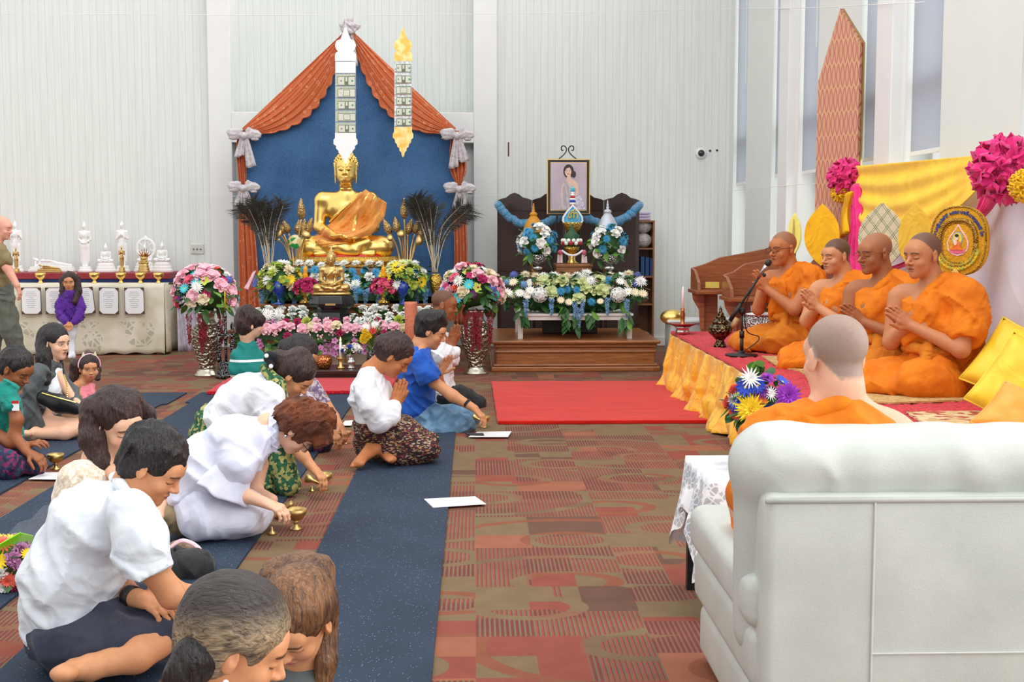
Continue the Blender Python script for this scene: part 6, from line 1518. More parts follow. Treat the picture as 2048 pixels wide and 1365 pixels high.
def pom(px, py, rad, mat, label, X, extra=()):
    c = WX(px, py, X); mb = MB(); R = random.Random(px)
    for i in range(34):
        z = 1-2*(i+.5)/34; a = i*2.39996; q = math.sqrt(1-z*z); N = Vector((q*math.cos(a), q*math.sin(a), z))
        if N.x > .75: continue
        Mq = N.to_track_quat('Z', 'Y').to_matrix() @ Matrix.Rotation(R.random()*6, 3, 'Z'); s_ = rad*R.uniform(.46, .58)
        def fn(u, v):
            th = u*2*math.pi; rr = s_*(.15+.85*v)*(1+.28*math.sin(th*5+v*4+i)); return c+N*rad*.72+Mq @ Vector((rr*math.cos(th), rr*math.sin(th), rad*(.10+.16*v+.12*math.sin(th*5+v*4+i)*v+.08*math.sin(th*9+v*7))))
        mb.grid(fn, 22, 5)
    mb.ball(c, rad*.8, 12, 8); return tag(obj('fabric_rosette', mb, mat, smooth=True, fixn=False, solid=.003), label, 'rosette')
pom(1693, 356, .125, M_pk, 'smaller ruffled pink rosette at the left end of the yellow swag', XD-.12); pom(1682, 386, .065, M_ywl, 'small ruffled yellow rosette tucked under the left pink one', XD-.16)
pom(2011, 338, .155, M_pk, 'large ruffled pink rosette at the right end of the yellow swag', XD-.12); pom(2052, 372, .07, M_ywl, 'yellow rosette peeking out at the right photo edge', XD-.22)
# tall pointed brocade panel
m, t = newmat('pink_gold_brocade'); tc = t.n('TexCoord'); sp = t.n('SeparateXYZ', i_0=tc.outputs['Object']); u_ = t.m('MULTIPLY', t.m('ADD', sp.outputs[0], t.m('MULTIPLY', sp.outputs[1], -.9)), 18.0); v_ = t.m('MULTIPLY', sp.outputs[2], 5.4)
du = t.m('ABSOLUTE', t.m('SUBTRACT', t.m('FRACT', t.m('ADD', u_, t.m('MULTIPLY', t.m('FLOOR', v_), .5))), .5)); fv = t.m('FRACT', v_); w_ = t.m('MULTIPLY', t.m('SINE', t.m('MULTIPLY', fv, 3.14159)), .42)
lt_ = t.m('LESS_THAN', t.m('ABSOLUTE', t.m('SUBTRACT', du, w_)), .07); lt2 = t.m('LESS_THAN', t.m('ABSOLUTE', t.m('SUBTRACT', du, t.m('MULTIPLY', w_, .5))), .04)
t.out(t.mix(t.m('MAXIMUM', lt_, t.m('MULTIPLY', lt2, .7)), rgb(206, 158, 118), rgb(176, 92, 96)), .5, .1, bump=du, bd=.001, bs=.2)
fd = Vector((-.80, -.60, 0)); rd = Vector((.60, -.80, 0))
def facing(c, pts, d, nm, mat, par=None, off=0, k=1.0, **kw):
    mb = MB().prism(pts, lambda u, v, w: Vector(c)+rd*(u*k)+Vector((0, 0, v*k))+fd*(off+w), d); return obj(nm, mb, mat, par, **kw)
Xp = 2.86; tip = WX(1683, 18, Xp); Yp_ = tip.y; hh = WX(1636, 178, Xp).z; hw = .22; zb3 = ZSG+.01
tp = thing('pointed_panel', 'tall pointed pink and gold brocade panel beside the wooden throne', 'panel', (tip.x, tip.y, zb3))
rdP = (WX(1718, 300, Xp)-WX(1636, 300, Xp)); c = Vector((tip.x, tip.y, zb3)); lw = .175
pan = [(-lw-.02, 0), (lw+.02, 0), (lw+.03, hh+.26-zb3), (0.01, tip.z-zb3), (-lw-.012, hh-.0-zb3)]
facing(c, pan, .03, 'brocade_panel', m, tp); facing(c, [(a*1.04, b+.004) for a, b in pan], .02, 'gold_edge', M_gold2, tp, -.022)
# wooden throne and pulpits
M_throne = wood('red_brown_wood', rgb(126, 66, 36), rgb(164, 96, 56), (1, 3, 14)); M_carv = wood('carved_red_wood', rgb(150, 80, 54), rgb(188, 112, 80))
c = Vector((2.80, 9.75, ZSG+.01)); th = thing('wooden_throne', 'wooden throne back with scalloped crest behind the second monk', 'chair', c)
kz = 10.25/2500
facing(c, [(-.26, 0), (.25, 0), (.27, .52), (.20, .62), (.13, .66), (.10, .80), (.04, .82), (.0, .92), (-.05, .82), (-.10, .80), (-.14, .70), (-.22, .62), (-.28, .50)], .05, 'throne_back', M_throne, th, bevel=.008)
obj('throne_seat', MB().box((2.45, 9.6, ZSG+.005), (2.85, 9.95, ZSG+.22)), M_throne, th, bevel=.008)
def pulpit(label, Y, pa, top, seat, zs0):
    o = thing('wooden_pulpit', label, 'bench', (D(pa[0], 600, Y).x, Y, 0)); mb = MB()
    pts = [(D(a, b, Y).x, D(a, b, Y).z) for a, b in top]; mb.prism(pts, lambda u, v, w: (u, Y+w, v), .035); obj('curved_back', mb, M_throne, o, bevel=.006)
    x0, x1 = pts[0][0], pts[-1][0]; zb_ = pts[0][1]
    obj('side_panel', MB().prism([(Y-.38, zb_), (Y+.03, zb_), (Y+.03, pts[1][1]), (Y-.15, pts[1][1]-.02), (Y-.36, zb_+.08)], lambda u, v, w: (x0-.01+w, u, v), .03), M_throne, o, bevel=.004)
    obj('desk_top', MB().box((x0-.03, Y-.42, zb_-.035), (x1, Y+.06, zb_)), M_throne, o, bevel=.006)
    for x in (x0+.08, x0+.62):
        if x < x1-.1: obj('carved_leg', MB().box((x, Y-.1, 0), (x+.16, Y-.02, zb_-.035)), M_carv, o, bevel=.01); obj('leg_bracket', MB().prism([(x-.10, zb_-.035), (x+.02, zb_-.035), (x+.02, zb_-.40), (x-.02, zb_-.38), (x-.03, zb_-.2), (x-.09, zb_-.1)], lambda u, v, w: (u, Y-.14+w, v), .03), M_carv, o)
    return o
pulpit('curved wooden pulpit farthest left, behind the candle tray', 12.3, (1383, 0), [(1384, 578), (1384, 536), (1410, 528), (1440, 515), (1480, 508), (1520, 500), (1572, 488), (1572, 578)], 0, 0)
pulpit('curved wooden pulpit just behind the monk with the microphone', 11.7, (1447, 0), [(1447, 592), (1447, 550), (1465, 545), (1490, 528), (1530, 520), (1570, 514), (1590, 508), (1590, 592)], 0, 0)
v = D(1426, 570, 11.95); tag(obj('name_card', MB().box((v.x-.08, 11.9, v.z-.028), (v.x+.05, 11.91, v.z+.03)), plain('yellow_card', rgb(216, 200, 90), .6)), 'small yellow card standing on the left pulpit', 'card')
# tub, gold bowl, silver drum behind the stage
v = D(1378, 662, 12.6); tb2 = thing('plastic_tub', 'grey-white plastic tub behind the far end of the stage', 'tub', (v.x, 12.6, 0)); obj('tub_body', MB().box((v.x-.22, 12.4, 0), (v.x+.42, 12.8, .5)), plain('cloudy_plastic', rgb(200, 208, 210), .3, alpha=.8), tb2, bevel=.04); obj('tub_rim', MB().box((v.x-.25, 12.37, .49), (v.x+.45, 12.83, .52)), plain('white_plastic', rgb(214, 218, 220), .4), tb2, bevel=.012)
v = D(1344, 636, 12.6); tag(obj('gold_bowl', MB().ball((v.x, 12.55, .54), (.13, .12, .08), 20, 10), M_gold, smooth=True), 'upturned golden bowl lying in the plastic tub', 'bowl')
v = on(1520, 660); o = thing('silver_drum', 'embossed silver drum-shaped container behind the first monk', 'container', (D(1519, 650, 11.2).x, 11.2, ZSG+.01)); obj('drum_body', MB().lathe([(.14, 0), (.165, .02), (.165, .14), (.13, .16), (.12, .165)], n=30), M_silverorn, o, local=True, smooth=True); obj('drum_lid', MB().lathe([(.15, .16), (.15, .18), (.05, .2)], n=30), M_silver, o, local=True, smooth=True)
# candle on tray
v = on(1365, 666); v.y = min(v.y, 11.2); v = D(1365, 664, 11.1); o = thing('offering_tray', 'silver footed tray with a red rim and a white candle on the stage corner', 'tray', (v.x, 11.1, ZSG+.008))
obj('tray_foot', MB().lathe([(.065, 0), (.06, .03), (.055, .055), (.07, .065)], n=24), M_silver, o, local=True, smooth=True); obj('tray_dish', MB().lathe([(.06, .065), (.115, .09), (.125, .10), (.10, .098), (.02, .085)], n=30, wob=lambda a, j: 1+.02*math.sin(a*14)), metal('rose_copper', rgb(170, 86, 90), .35), o, local=True, smooth=True)
cnd = thing('candlestick', 'white taper in a copper candlestick on the silver tray', 'candle', (v.x, 11.1, ZSG+.095)); obj('holder', MB().lathe([(.03, 0), (.02, .01), (.018, .06), (.024, .09), (.016, .12), (.024, .145), (.012, .14)], n=16), metal('copper', rgb(190, 120, 80), .35), cnd, local=True, smooth=True)
obj('taper', MB().lathe([(.012, .14), (.011, .31), (.007, .33), (.001, .345)], n=12), M_wax, cnd, local=True, smooth=True)
# teapot
v = on(1440, 694); o = thing('ritual_pot', 'dark embossed bronze pot with a pointed lid beside the microphone stand', 'pot', v); M_bronze = metal('dark_bronze', rgb(128, 112, 84), .35, .5, 46, .7, .006, 'vor')
obj('pot_body', MB().lathe([(.055, 0), (.045, .02), (.03, .05), (.05, .075), (.09, .11), (.097, .14), (.085, .17), (.06, .185), (.065, .195)], n=32), M_bronze, o, local=True, smooth=True)
obj('pot_lid', MB().lathe([(.068, .192), (.06, .21), (.042, .225), (.045, .235), (.028, .255), (.03, .262), (.012, .285), (.014, .295), (.002, .33)], n=28), M_bronze, o, local=True, smooth=True)
obj('wooden_spout', MB().tube([(.08, 0, .15), (.115, 0, .185), (.135, 0, .23)], [.02, .024, .026], 12), wood('pale_wood', rgb(170, 130, 86), rgb(204, 164, 116)), o, local=True, smooth=True)
# microphone stand
b = on(1483, 712); o = thing('microphone_stand', 'black boom microphone stand before the first monk', 'microphone stand', b)
obj('stand_base', MB().lathe([(.12, 0), (.12, .012), (.03, .02), (.02, .04)], n=28), M_black, o, local=True, smooth=True); zj = D(1483, 626, b.y).z-b.z
obj('stand_pole', MB().tube([(0, 0, .01), (0, 0, zj*.5)], .013, 12).tube([(0, 0, zj*.5), (0, 0, zj)], .008, 10).tube([(0, 0, zj*.42), (0, 0, zj*.58)], .018, 12), M_black, o, local=True, smooth=True)
e0 = D(1460, 642, b.y)-b; e1 = D(1524, 545, b.y-.08)-b; obj('boom_arm', MB().tube([tuple(e0), tuple(e1)], .009, 10).tube([tuple(e0), tuple(e0.lerp(e1, .35))], .016, 10), M_black, o, local=True, smooth=True)
obj('clutch', MB().ball((0, 0, zj+.01), .028, 12, 8), M_black, o, local=True, smooth=True); obj('boom_knob', MB().ball(e1+Vector((.015, -.01, -.02)), .014, 10, 6), M_black, o, local=True)
mp_ = thing('microphone', 'black and silver microphone pointed at the first monk', 'microphone', b+e1); dm_ = (e1-e0).normalized()
obj('mic_body', MB().tube([b+e1-dm_*.05, b+e1+dm_*.03, b+e1+dm_*.06], [.012, .016, .018], 14), M_steel, mp_, smooth=True); obj('mic_head', MB().ball(b+e1+dm_*.08, (.024, .024, .03), 14, 10, M=dm_.to_track_quat('Z', 'Y').to_matrix()), M_black, mp_, smooth=True)
obj('mic_cable', MB().tube(spline([tuple(b+e1-dm_*.05), tuple(b+e0.lerp(e1, .5)+Vector((.0, -.01, -.05))), tuple(b+Vector((.03, -.02, zj*.6))), tuple(b+Vector((.12, -.02, zj*.45))), tuple(b+Vector((.1, -.03, .1))), tuple(b+Vector((.0, -.03, .03)))], 8), .004, 6), M_black, mp_, smooth=True)
# ceremonial fans
def spade(w, h, tipb=.35): 
    L = []
    for i in range(17): u = i/16; L.append((w*(math.sin(math.pi*min(1, .5*(u/.45)))**.8 if u < .45 else math.cos(math.pi/2*((u-.45)/.55)**1.35)), -h*.5+h*u))
    return L[1:]+[(-a, b) for a, b in reversed(L)][1:]
def fan(px, py, X, w, h, mat, label, par_pole=True, narrow=1):
    c = WX(px, py, X); o = thing('ceremonial_fan', label, 'fan', (c.x, c.y, ZSG+.01), 'ceremonial fans behind the monks')
    facing(c, [(a*narrow, b) for a, b in spade(w, h)], .012, 'fan_blade', mat, o, bevel=.003)
    obj('fan_handle', MB().tube([(c.x, c.y, c.z-h*.45), (c.x, c.y, ZSG+.01)], .011, 10), M_darkwood, o); return o, c
def fx(px, X): return X/(px-950)   # metres per pixel there
X_ = 2.72; o, c = fan(1590, 468, 2.62, 24*fx(1590, 2.62)*.7, 84*fx(1590, 2.62), plain('pale_yellow_fan', rgb(240, 232, 120), .5), 'narrow pale yellow fan seen edge-on behind the first monk')
obj('gold_ornament', MB().tube([tuple(c+fd*.02+Vector((0, 0, -.12))), tuple(c+fd*.02+Vector((0, 0, .12)))], [.012, .003], 6), M_gold2, o)
M_yf = fabric('yellow_fan_cloth', rgb(250, 192, 10), rgb(238, 176, 4), 8); o, c = fan(1645, 470, 2.70, 43*fx(1645, 2.70), 124*fx(1645, 2.70), M_yf, 'large golden yellow leaf-shaped fan between the first two monks')
m, t = newmat('woven_diamond_fan'); tc = t.n('TexCoord'); sp = t.n('SeparateXYZ', i_0=tc.outputs['Object']); uu = t.m('MULTIPLY', t.m('SUBTRACT', sp.outputs[0], sp.outputs[1]), 7.6); vv = t.m('MULTIPLY', sp.outputs[2], 9.5); ln = None
for a in (t.m('ADD', uu, vv), t.m('SUBTRACT', uu, vv)):
    q = t.m('ABSOLUTE', t.m('SUBTRACT', t.m('FRACT', a), .5)); r_ = t.m('LESS_THAN', t.m('ABSOLUTE', t.m('SUBTRACT', q, .09)), .022); ln = r_ if ln is None else t.m('MAXIMUM', ln, r_)
nz = t.n('TexNoise', i_Vector=tc.outputs['Object'], i_Scale=160.0); t.out(t.mix(ln, t.ramp(nz.outputs['Fac'], ((.35, rgb(196, 182, 148)), (.65, rgb(222, 210, 178)))), rgb(64, 102, 60)), .8, bump=nz.outputs['Fac'], bd=.002)
o, c = fan(1764, 474, 2.74, 55*fx(1764, 2.74), 136*fx(1764, 2.74), m, 'beige woven fan with green diamond lines behind the third monk')
o, c = fan(1831, 474, 2.78, 39*fx(1831, 2.78), 138*fx(1831, 2.78), fabric('dull_yellow_fan', rgb(236, 192, 62), rgb(226, 178, 50), 8), 'plain dull yellow leaf-shaped fan left of the round embroidered fan')
c = WX(1920, 482, 2.80); k = fx(1920, 2.80); o = thing('ceremonial_fan', 'round embroidered yellow fan with a small figure and blue lettering', 'fan', (c.x, c.y, ZSG+.01), 'ceremonial fans behind the monks')
def sq(rx, ry, n=40, p=2.5): return [(rx*math.copysign(abs(math.cos(2*math.pi*i/n))**(2/p), math.cos(2*math.pi*i/n)), ry*math.copysign(abs(math.sin(2*math.pi*i/n))**(2/p), math.sin(2*math.pi*i/n))) for i in range(n)]
M_emb = fabric('embroidered_yellow', rgb(232, 170, 20), rgb(220, 156, 10), 60); facing(c, sq(66*k, 69*k), .02, 'fan_blade', M_emb, o, k=1, bevel=.004)
M_braid = metal('gold_braid', rgb(206, 164, 80), .45, .3, 160, .5, .003, 'vor')
def loopt(pts, r, nm, mat, off): P = [tuple(Vector(c)+rd*u+Vector((0, 0, v))+fd*off) for u, v in pts]; return obj(nm, MB().tube(P+[P[0]], r, 6), mat, o, smooth=True)
loopt(sq(61*k, 68*k), .006, 'edge_braid', M_braid, .02); loopt([(a, b-4*k) for a, b in sq(41*k, 46*k)], .012, 'gold_ring', M_braid, .022); loopt([(a, b-4*k) for a, b in sq(35*k, 40*k)], .004, 'inner_ring', M_braid, .022)
def oval2(cx, cy, rx, ry, n=18): return [(k*(cx+rx*math.cos(i*2*math.pi/n)), k*(cy+ry*math.sin(i*2*math.pi/n))) for i in range(n)]
tr_ = [(k*a, k*b) for a, b in ((0, 34), (8, 22), (18, 10), (24, -4), (22, -18), (12, -27), (0, -30), (-12, -27), (-22, -18), (-24, -4), (-18, 10), (-8, 22))]
facing(c, tr_, .004, 'teardrop', FM('pink'), o, .02); facing(c, [(a*.88, b*.88) for a, b in tr_], .004, 'teardrop_field', M_emb, o, .022); facing(c, oval2(0, 4, 12, 14), .003, 'halo', FM('sky'), o, .0255); facing(c, oval2(0, 4, 10, 12), .003, 'halo_field', FM('yellow'), o, .027)
facing(c, oval2(0, -20, 17, 5), .003, 'lotus_seat', FM('rose'), o, .0265); facing(c, [(k*a, k*b) for a, b in ((-14, -18), (14, -18), (8, -12), (7, -2), (3, 1), (-4, 1), (-7, -4), (-8, -12))], .003, 'robed_figure', FM('orange'), o, .0295); facing(c, oval2(-3, -3, 3.5, 6), .003, 'figure_arm', plain('embroidery_skin', rgb(240, 214, 200), .7), o, .0315); facing(c, oval2(0, 6, 4, 5), .003, 'figure_head', MATS['embroidery_skin'], o, .0325); facing(c, oval2(0, 10.5, 4, 3), .003, 'figure_hair', M_black, o, .0345)
for i in range(16): a = math.pi*(1.1+.8*i/15); q = Vector(c)+rd*(45*k*math.cos(a))+Vector((0, 0, (-8+44*math.sin(a))*k))+fd*.024; bloom('daisy', 'yellow' if i % 3 else 'lime', q, fd, .024, o)
facing(c, [(k*a, k*(b-72)) for a, b in ((0, 18), (8, 10), (14, 2), (12, -8), (4, -14), (-4, -14), (-12, -8), (-14, 2), (-8, 10))], .02, 'gold_finial', M_gold, o, .02)
obj('fan_handle', MB().lathe([(.02, 0), (.02, .2)]+[(.014+.010*(i % 2), .2+.03*i) for i in range(8)]+[(.012, c.z-ZSG-60*k)], c=(c.x, c.y, ZSG+.01), n=12), M_darkwood, o, smooth=True)
M_blut = plain('blue_embroidery_thread', rgb(40, 70, 150), .6)
for i, ch in enumerate(['งา', 'น', 'ก', 'ฐิ', 'น', 'ป', 'ระ', 'จำ', 'ปี', ' ', '๒', '๕', '๕', '๙', ' ', 'นา', 'ย', 'ตี๋', '-', 'นา', 'ง', 'กุ', 'ล', 'ส', 'ต', 'รี', ' ', 'โพ']):
    if ch == ' ': continue
    a = math.radians(163-147*i/27); tc_ = bpy.data.curves.new('letter', 'FONT'); tc_.body = ch; tc_.size = .030; tc_.align_x = 'CENTER'; tc_.extrude = .0015; tc_.offset = .0006; q0 = bpy.data.objects.new('t', tc_); COL.objects.link(q0); dg = bpy.context.evaluated_depsgraph_get(); q = bpy.data.objects.new('letter', bpy.data.meshes.new_from_object(q0.evaluated_get(dg))); bpy.data.objects.remove(q0)
    COL.objects.link(q); q.data.materials.append(M_blut); q.parent = o; rx_, ry_ = 50.5*k, 56*k
    Bm = Matrix((rd, Vector((0, 0, 1)), fd)).transposed(); tang = math.atan2(ry_*math.cos(a), -rx_*math.sin(a))+math.pi
    Mx_ = (Bm @ Matrix.Rotation(tang, 3, 'Z')).to_4x4(); Mx_.translation = Vector(c)+rd*rx_*math.cos(a)+Vector((0, 0, ry_*math.sin(a)-2*k))+fd*.024-wloc(o); q.matrix_local = Mx_
v = on(1944, 742); o = thing('ornate_vase', 'dark silver ornate vase behind the fourth monk', 'vase', (2.84, v.y-.2, ZSG+.01)); obj('vase_body', MB().lathe([(.06, 0), (.05, .03), (.03, .06), (.05, .12), (.055, .2), (.04, .27), (.05, .30), (.05, .31), (.03, .3)], n=24), M_dsil, o, local=True, smooth=True)
# pillows
def pillow(c, s, R, mat, label, trim=None):
    o = thing('pillow', label, 'pillow', c, 'yellow pillows on the stage'); mb = MB(); n = 20
    def fn(u, v):
        a, b = u*2-1, v*2-1; h = max(0, (1-a**4)*(1-b**4))**.45; w = 1-.06*(1-abs(a)**2)*abs(b)**6; return Vector((a*s[0]*(1-.07*(1-b*b)), b*s[1]*(1-.07*(1-a*a)), h*s[2]*(1+.05*math.sin(a*9)*math.sin(b*7))))
    mb.grid(fn, n, n); mb.grid(lambda u, v: (lambda p: Vector((p.x, p.y, -p.z)))(fn(u, v)), n, n); mb.v = [tuple(R.to_matrix() @ Vector(p)) for p in mb.v]
    obj('cushion', mb, mat, o, smooth=True, local=True); P = [R.to_matrix() @ Vector(q) for q in ([(x, -s[1]*(1-.07*(1-(x/s[0])**2)), 0) for x in np.linspace(-s[0], s[0], 9)]+[(s[0]*(1-.07*(1-(y/s[1])**2)), y, 0) for y in np.linspace(-s[1], s[1], 9)]+[(x, s[1]*(1-.07*(1-(x/s[0])**2)), 0) for x in np.linspace(s[0], -s[0], 9)]+[(-s[0]*(1-.07*(1-(y/s[1])**2)), y, 0) for y in np.linspace(s[1], -s[1], 9)])]
    obj('piping', MB().tube([tuple(p) for p in P], .006, 6), mat, o, smooth=True, local=True); return o
M_pil = fabric('yellow_silk_pillow', rgb(250, 214, 50), rgb(238, 198, 30), 7, rough=.45); M_pil2 = fabric('orange_silk_pillow', rgb(250, 176, 80), rgb(240, 160, 50), 7, rough=.5)
def pcen(px, py, Y): return tuple(D(px, py, Y))
pillow(pcen(1966, 695, 7.3), (.14, .14, .05), Euler((1.4, .15, -.6)), M_pil, 'small yellow pillow with a tassel behind the fourth monk')
pillow(pcen(2030, 728, 6.6), (.21, .21, .07), Euler((1.0, .35, -.9)), M_pil, 'yellow pillow at the right photo edge leaning on the white cloth'); pillow(pcen(2052, 775, 6.1), (.21, .21, .08), Euler((1.2, .5, -.7)), M_pil, 'bright yellow pillow at the right photo edge, nearer than the leaning one'); pillow(pcen(2050, 848, 5.65), (.19, .17, .07), Euler((.6, .5, -.6)), M_pil2, 'orange-yellow pillow lowest at the right photo edge')
M_rugb = pattern('beige_floral_rug', [rgb(206, 178, 130), rgb(190, 158, 108), rgb(216, 194, 150), rgb(170, 70, 60), rgb(200, 170, 120)], 26)
M_matb = pattern('tan_woven_mat', [rgb(196, 160, 100), rgb(180, 142, 84), rgb(208, 176, 120)], 60)
for lb, poly, mt in (('tan mat under the second and third monks', [(1524, 714), (1640, 716), (1700, 742), (1700, 757), (1560, 737)], M_matb), ('tan mat under the fourth monk', [(1690, 780), (1960, 775), (1990, 800), (1780, 808), (1700, 803)], M_matb), ('beige floral rug on the red stage carpet nearest the pillows', [(1810, 826), (2070, 824), (2110, 868), (1880, 868)], M_rugb), ('tan mat edge showing beside the seated monk', [(1600, 745), (1680, 748), (1690, 765), (1640, 765)], M_matb)):
    P = [G(a, b, ZSG+.012) for a, b in poly]; tag(obj('sitting_mat', MB().prism([(p.x, p.y) for p in P], lambda u, v, w: (u, v, ZSG+.010+w), .010), mt), lb, 'mat', 'sitting mats on the stage')
# ================================================================ white leather armchair, lace side table, bouquet
m, t = newmat('white_leather'); tc = t.n('TexCoord'); nz = t.n('TexNoise', i_Vector=tc.outputs['Object'], i_Scale=5.0, i_Detail=4.0); f2 = t.n('TexVoronoi', i_Vector=tc.outputs['Object'], i_Scale=160.0)
t.out(t.ramp(nz.outputs['Fac'], ((.3, rgb(188, 193, 186)), (.7, rgb(202, 206, 199)))), .42, bump=t.m('ADD', nz.outputs['Fac'], t.m('MULTIPLY', f2.outputs['Distance'], .08)), bd=.012, bs=.35, coat=.1); M_lea = m
so = thing('armchair', 'wide white leather armchair seen from behind at the lower right', 'armchair', (1.4, 3.5, 0)); Xa, Xb = .735, 2.15
def sbox(nm, a, b, r=.05): o_ = obj(nm, MB().box(a, b), M_lea, so, smooth=True); q = o_.modifiers.new('b', 'BEVEL'); q.width = r; q.segments = 5; return o_
sbox('back_panel', (Xa, 3.10, .05), (Xb, 3.28, .75), .03)
F = Field(); zc_ = .80
for i in range(9): x = lerp(Xa+.11, Xb, i/8); F.ell((x, 3.23, zc_), (.14, .115, .10+.004*(i % 2)), None, .06)
F.cap((Xa+.05, 3.25, .80), (Xb, 3.25, .80), .095, None, .04); F.cap((Xa+.055, 3.27, .80), (Xa+.06, 3.31, .34), .098, .09, .05); F.cap((Xa+.1, 3.35, .74), (Xb, 3.35, .74), .11, None, .05)
F.disp = folds(((1, 0, .3), 7, .005, .6, (0, 0, 1), 3)); sdf_obj('back_cushion', F, .014, M_lea, so)
for i, (z0, z1, xo, y1) in enumerate(((.02, .21, .0, 4.02), (.20, .38, -.015, 4.05), (.37, .52, -.03, 4.06))): sbox('arm_layer', (Xa+xo, 3.16, z0), (Xa+.24, y1, z1), .045)
sbox('arm_layer', (Xb-.24, 3.16, .02), (Xb, 4.02, .52), .05); sbox('seat_cushion', (Xa+.24, 3.3, .12), (Xb-.24, 4.02, .42), .06)
M_seam = plain('leather_seam', rgb(206, 207, 202), .5)
obj('back_seam', MB().tube([(Xa+.28, 3.097, .12), (Xa+.28, 3.097, .74)], .003, 6), M_seam, so); obj('back_seam', MB().tube([(Xa+.28, 3.097, .335), (Xb, 3.097, .335)], .003, 6), M_seam, so); obj('back_piping', MB().tube([(Xa, 3.10, .735), (Xb, 3.10, .735)], .008, 8), M_lea, so, smooth=True)
st_ = thing('side_table', 'small black-legged side table under a white lace cloth', 'table', (1.02, 4.55, 0)); tx0, tx1, ty0, ty1, tz = .83, 1.30, 4.42, 4.86, .525
obj('table_top', MB().box((tx0, ty0, tz-.03), (tx1, ty1, tz)), M_black, st_)
for x in (tx0+.005, tx1-.045):
    for y in (ty0+.01, ty1-.05): obj('leg', MB().box((x, y, 0), (x+.038, y+.038, tz-.03)), M_black, st_)
m, t = newmat('white_lace'); tc = t.n('TexCoord'); v = t.n('TexVoronoi', i_Vector=tc.outputs['Object'], i_Scale=38.0, feature='DISTANCE_TO_EDGE'); v2 = t.n('TexNoise', i_Vector=tc.outputs['Object'], i_Scale=14.0, i_Detail=1.0); sp = t.n('SeparateXYZ', i_0=tc.outputs['Object'])
mo = t.m('MAXIMUM', t.m('GREATER_THAN', v2.outputs['Fac'], .56), t.m('GREATER_THAN', sp.outputs[2], .31)); ths = t.m('LESS_THAN', v.outputs['Distance'], .10)
t.out(t.ramp(v2.outputs['Fac'], ((.4, rgb(214, 218, 226)), (.6, rgb(250, 250, 252)))), .8, alpha=t.m('MAXIMUM', t.m('MAXIMUM', mo, ths), .6), bump=v2.outputs['Fac'], bd=.006)
mb = MB(); cxm, cym = (tx0+tx1)/2, (ty0+ty1)/2; hx, hy = (tx1-tx0)/2, (ty1-ty0)/2
def lacef(u, v):
    a = (u+.125)*2*math.pi; cs, sn = math.cos(a), math.sin(a); m_ = max(abs(cs), abs(sn)); ex, ey = cs/m_*hx, sn/m_*hy; corner = (abs(cs)*abs(sn)*2)**3
    if v <= .5: q = v*2; return (cxm+ex*q, cym+ey*q, tz+.006)
    q = (v-.5)*2; L = (.17+.19*corner+.012*math.sin(a*26))*q; fl = .035*q+.02*math.sin(a*13)*q; return (cxm+ex+fl*cs+.03*corner*cs*q, cym+ey+fl*sn+.03*corner*sn*q, tz+.004-L)
mb.grid(lacef, 160, 24); tag(obj('lace_cloth', mb, m, smooth=True, origin=(cxm, cym, .2)), 'white lace cloth with pointed corners draped over the side table', 'tablecloth')
v = D(1524, 800, 4.62); vs = thing('flower_vase', 'dark vase of the mixed bouquet on the lace side table', 'vase', (v.x-.01, 4.62, tz+.008)); obj('vase_body', MB().lathe([(.035, 0), (.045, .05), (.03, .12), (.035, .17)], n=20), M_black, vs, local=True, smooth=True)
fb = thing('flower_arrangement', 'bright mixed bouquet of yellow, blue, violet and white blooms beside the seated monk', 'flowers', (v.x, 4.62, tz+.16))
bouquet(fb, (v.x, 4.62, v.z-.01), (.125, .10, .10), [('mum', 'violet', .035, 3), ('carnation', 'coral', .03, 3), ('daisy', 'cobalt', .035, 3), ('spider', 'white', .035, 4), ('mum', 'yellow', .03, 1), ('carnation', 'orange', .025, 2), ('daisy', 'purple', .028, 2), ('bud', 'lime', .03, 2), ('bud', 'white', .028, 2)], 46, 17, 60, .06, -.5)
for k_, cl, px, py, s_ in (('mum', 'yellow', 1502, 820, .065), ('spider', 'yellow', 1512, 828, .05), ('mum', 'violet', 1575, 792, .055), ('daisy', 'cobalt', 1490, 775, .042), ('daisy', 'cobalt', 1515, 772, .036), ('spider', 'white', 1500, 758, .045), ('spider', 'white', 1541, 788, .03), ('daisy', 'orange', 1523, 802, .024), ('mum', 'purple', 1524, 784, .03)): bloom(k_, cl, D(px, py, 4.50), (-.1, -1, .25), s_, fb)
foliage(fb, [(D(1507+i*3, 752, 4.6), (R.uniform(-.2, .2), -.2, 1)) for i in range(4)]+[(D(1490+9*i, 850, 4.52), (-.5+.16*i, -.4, -1)) for i in range(8)], .085, .03, 4, n2=.8)
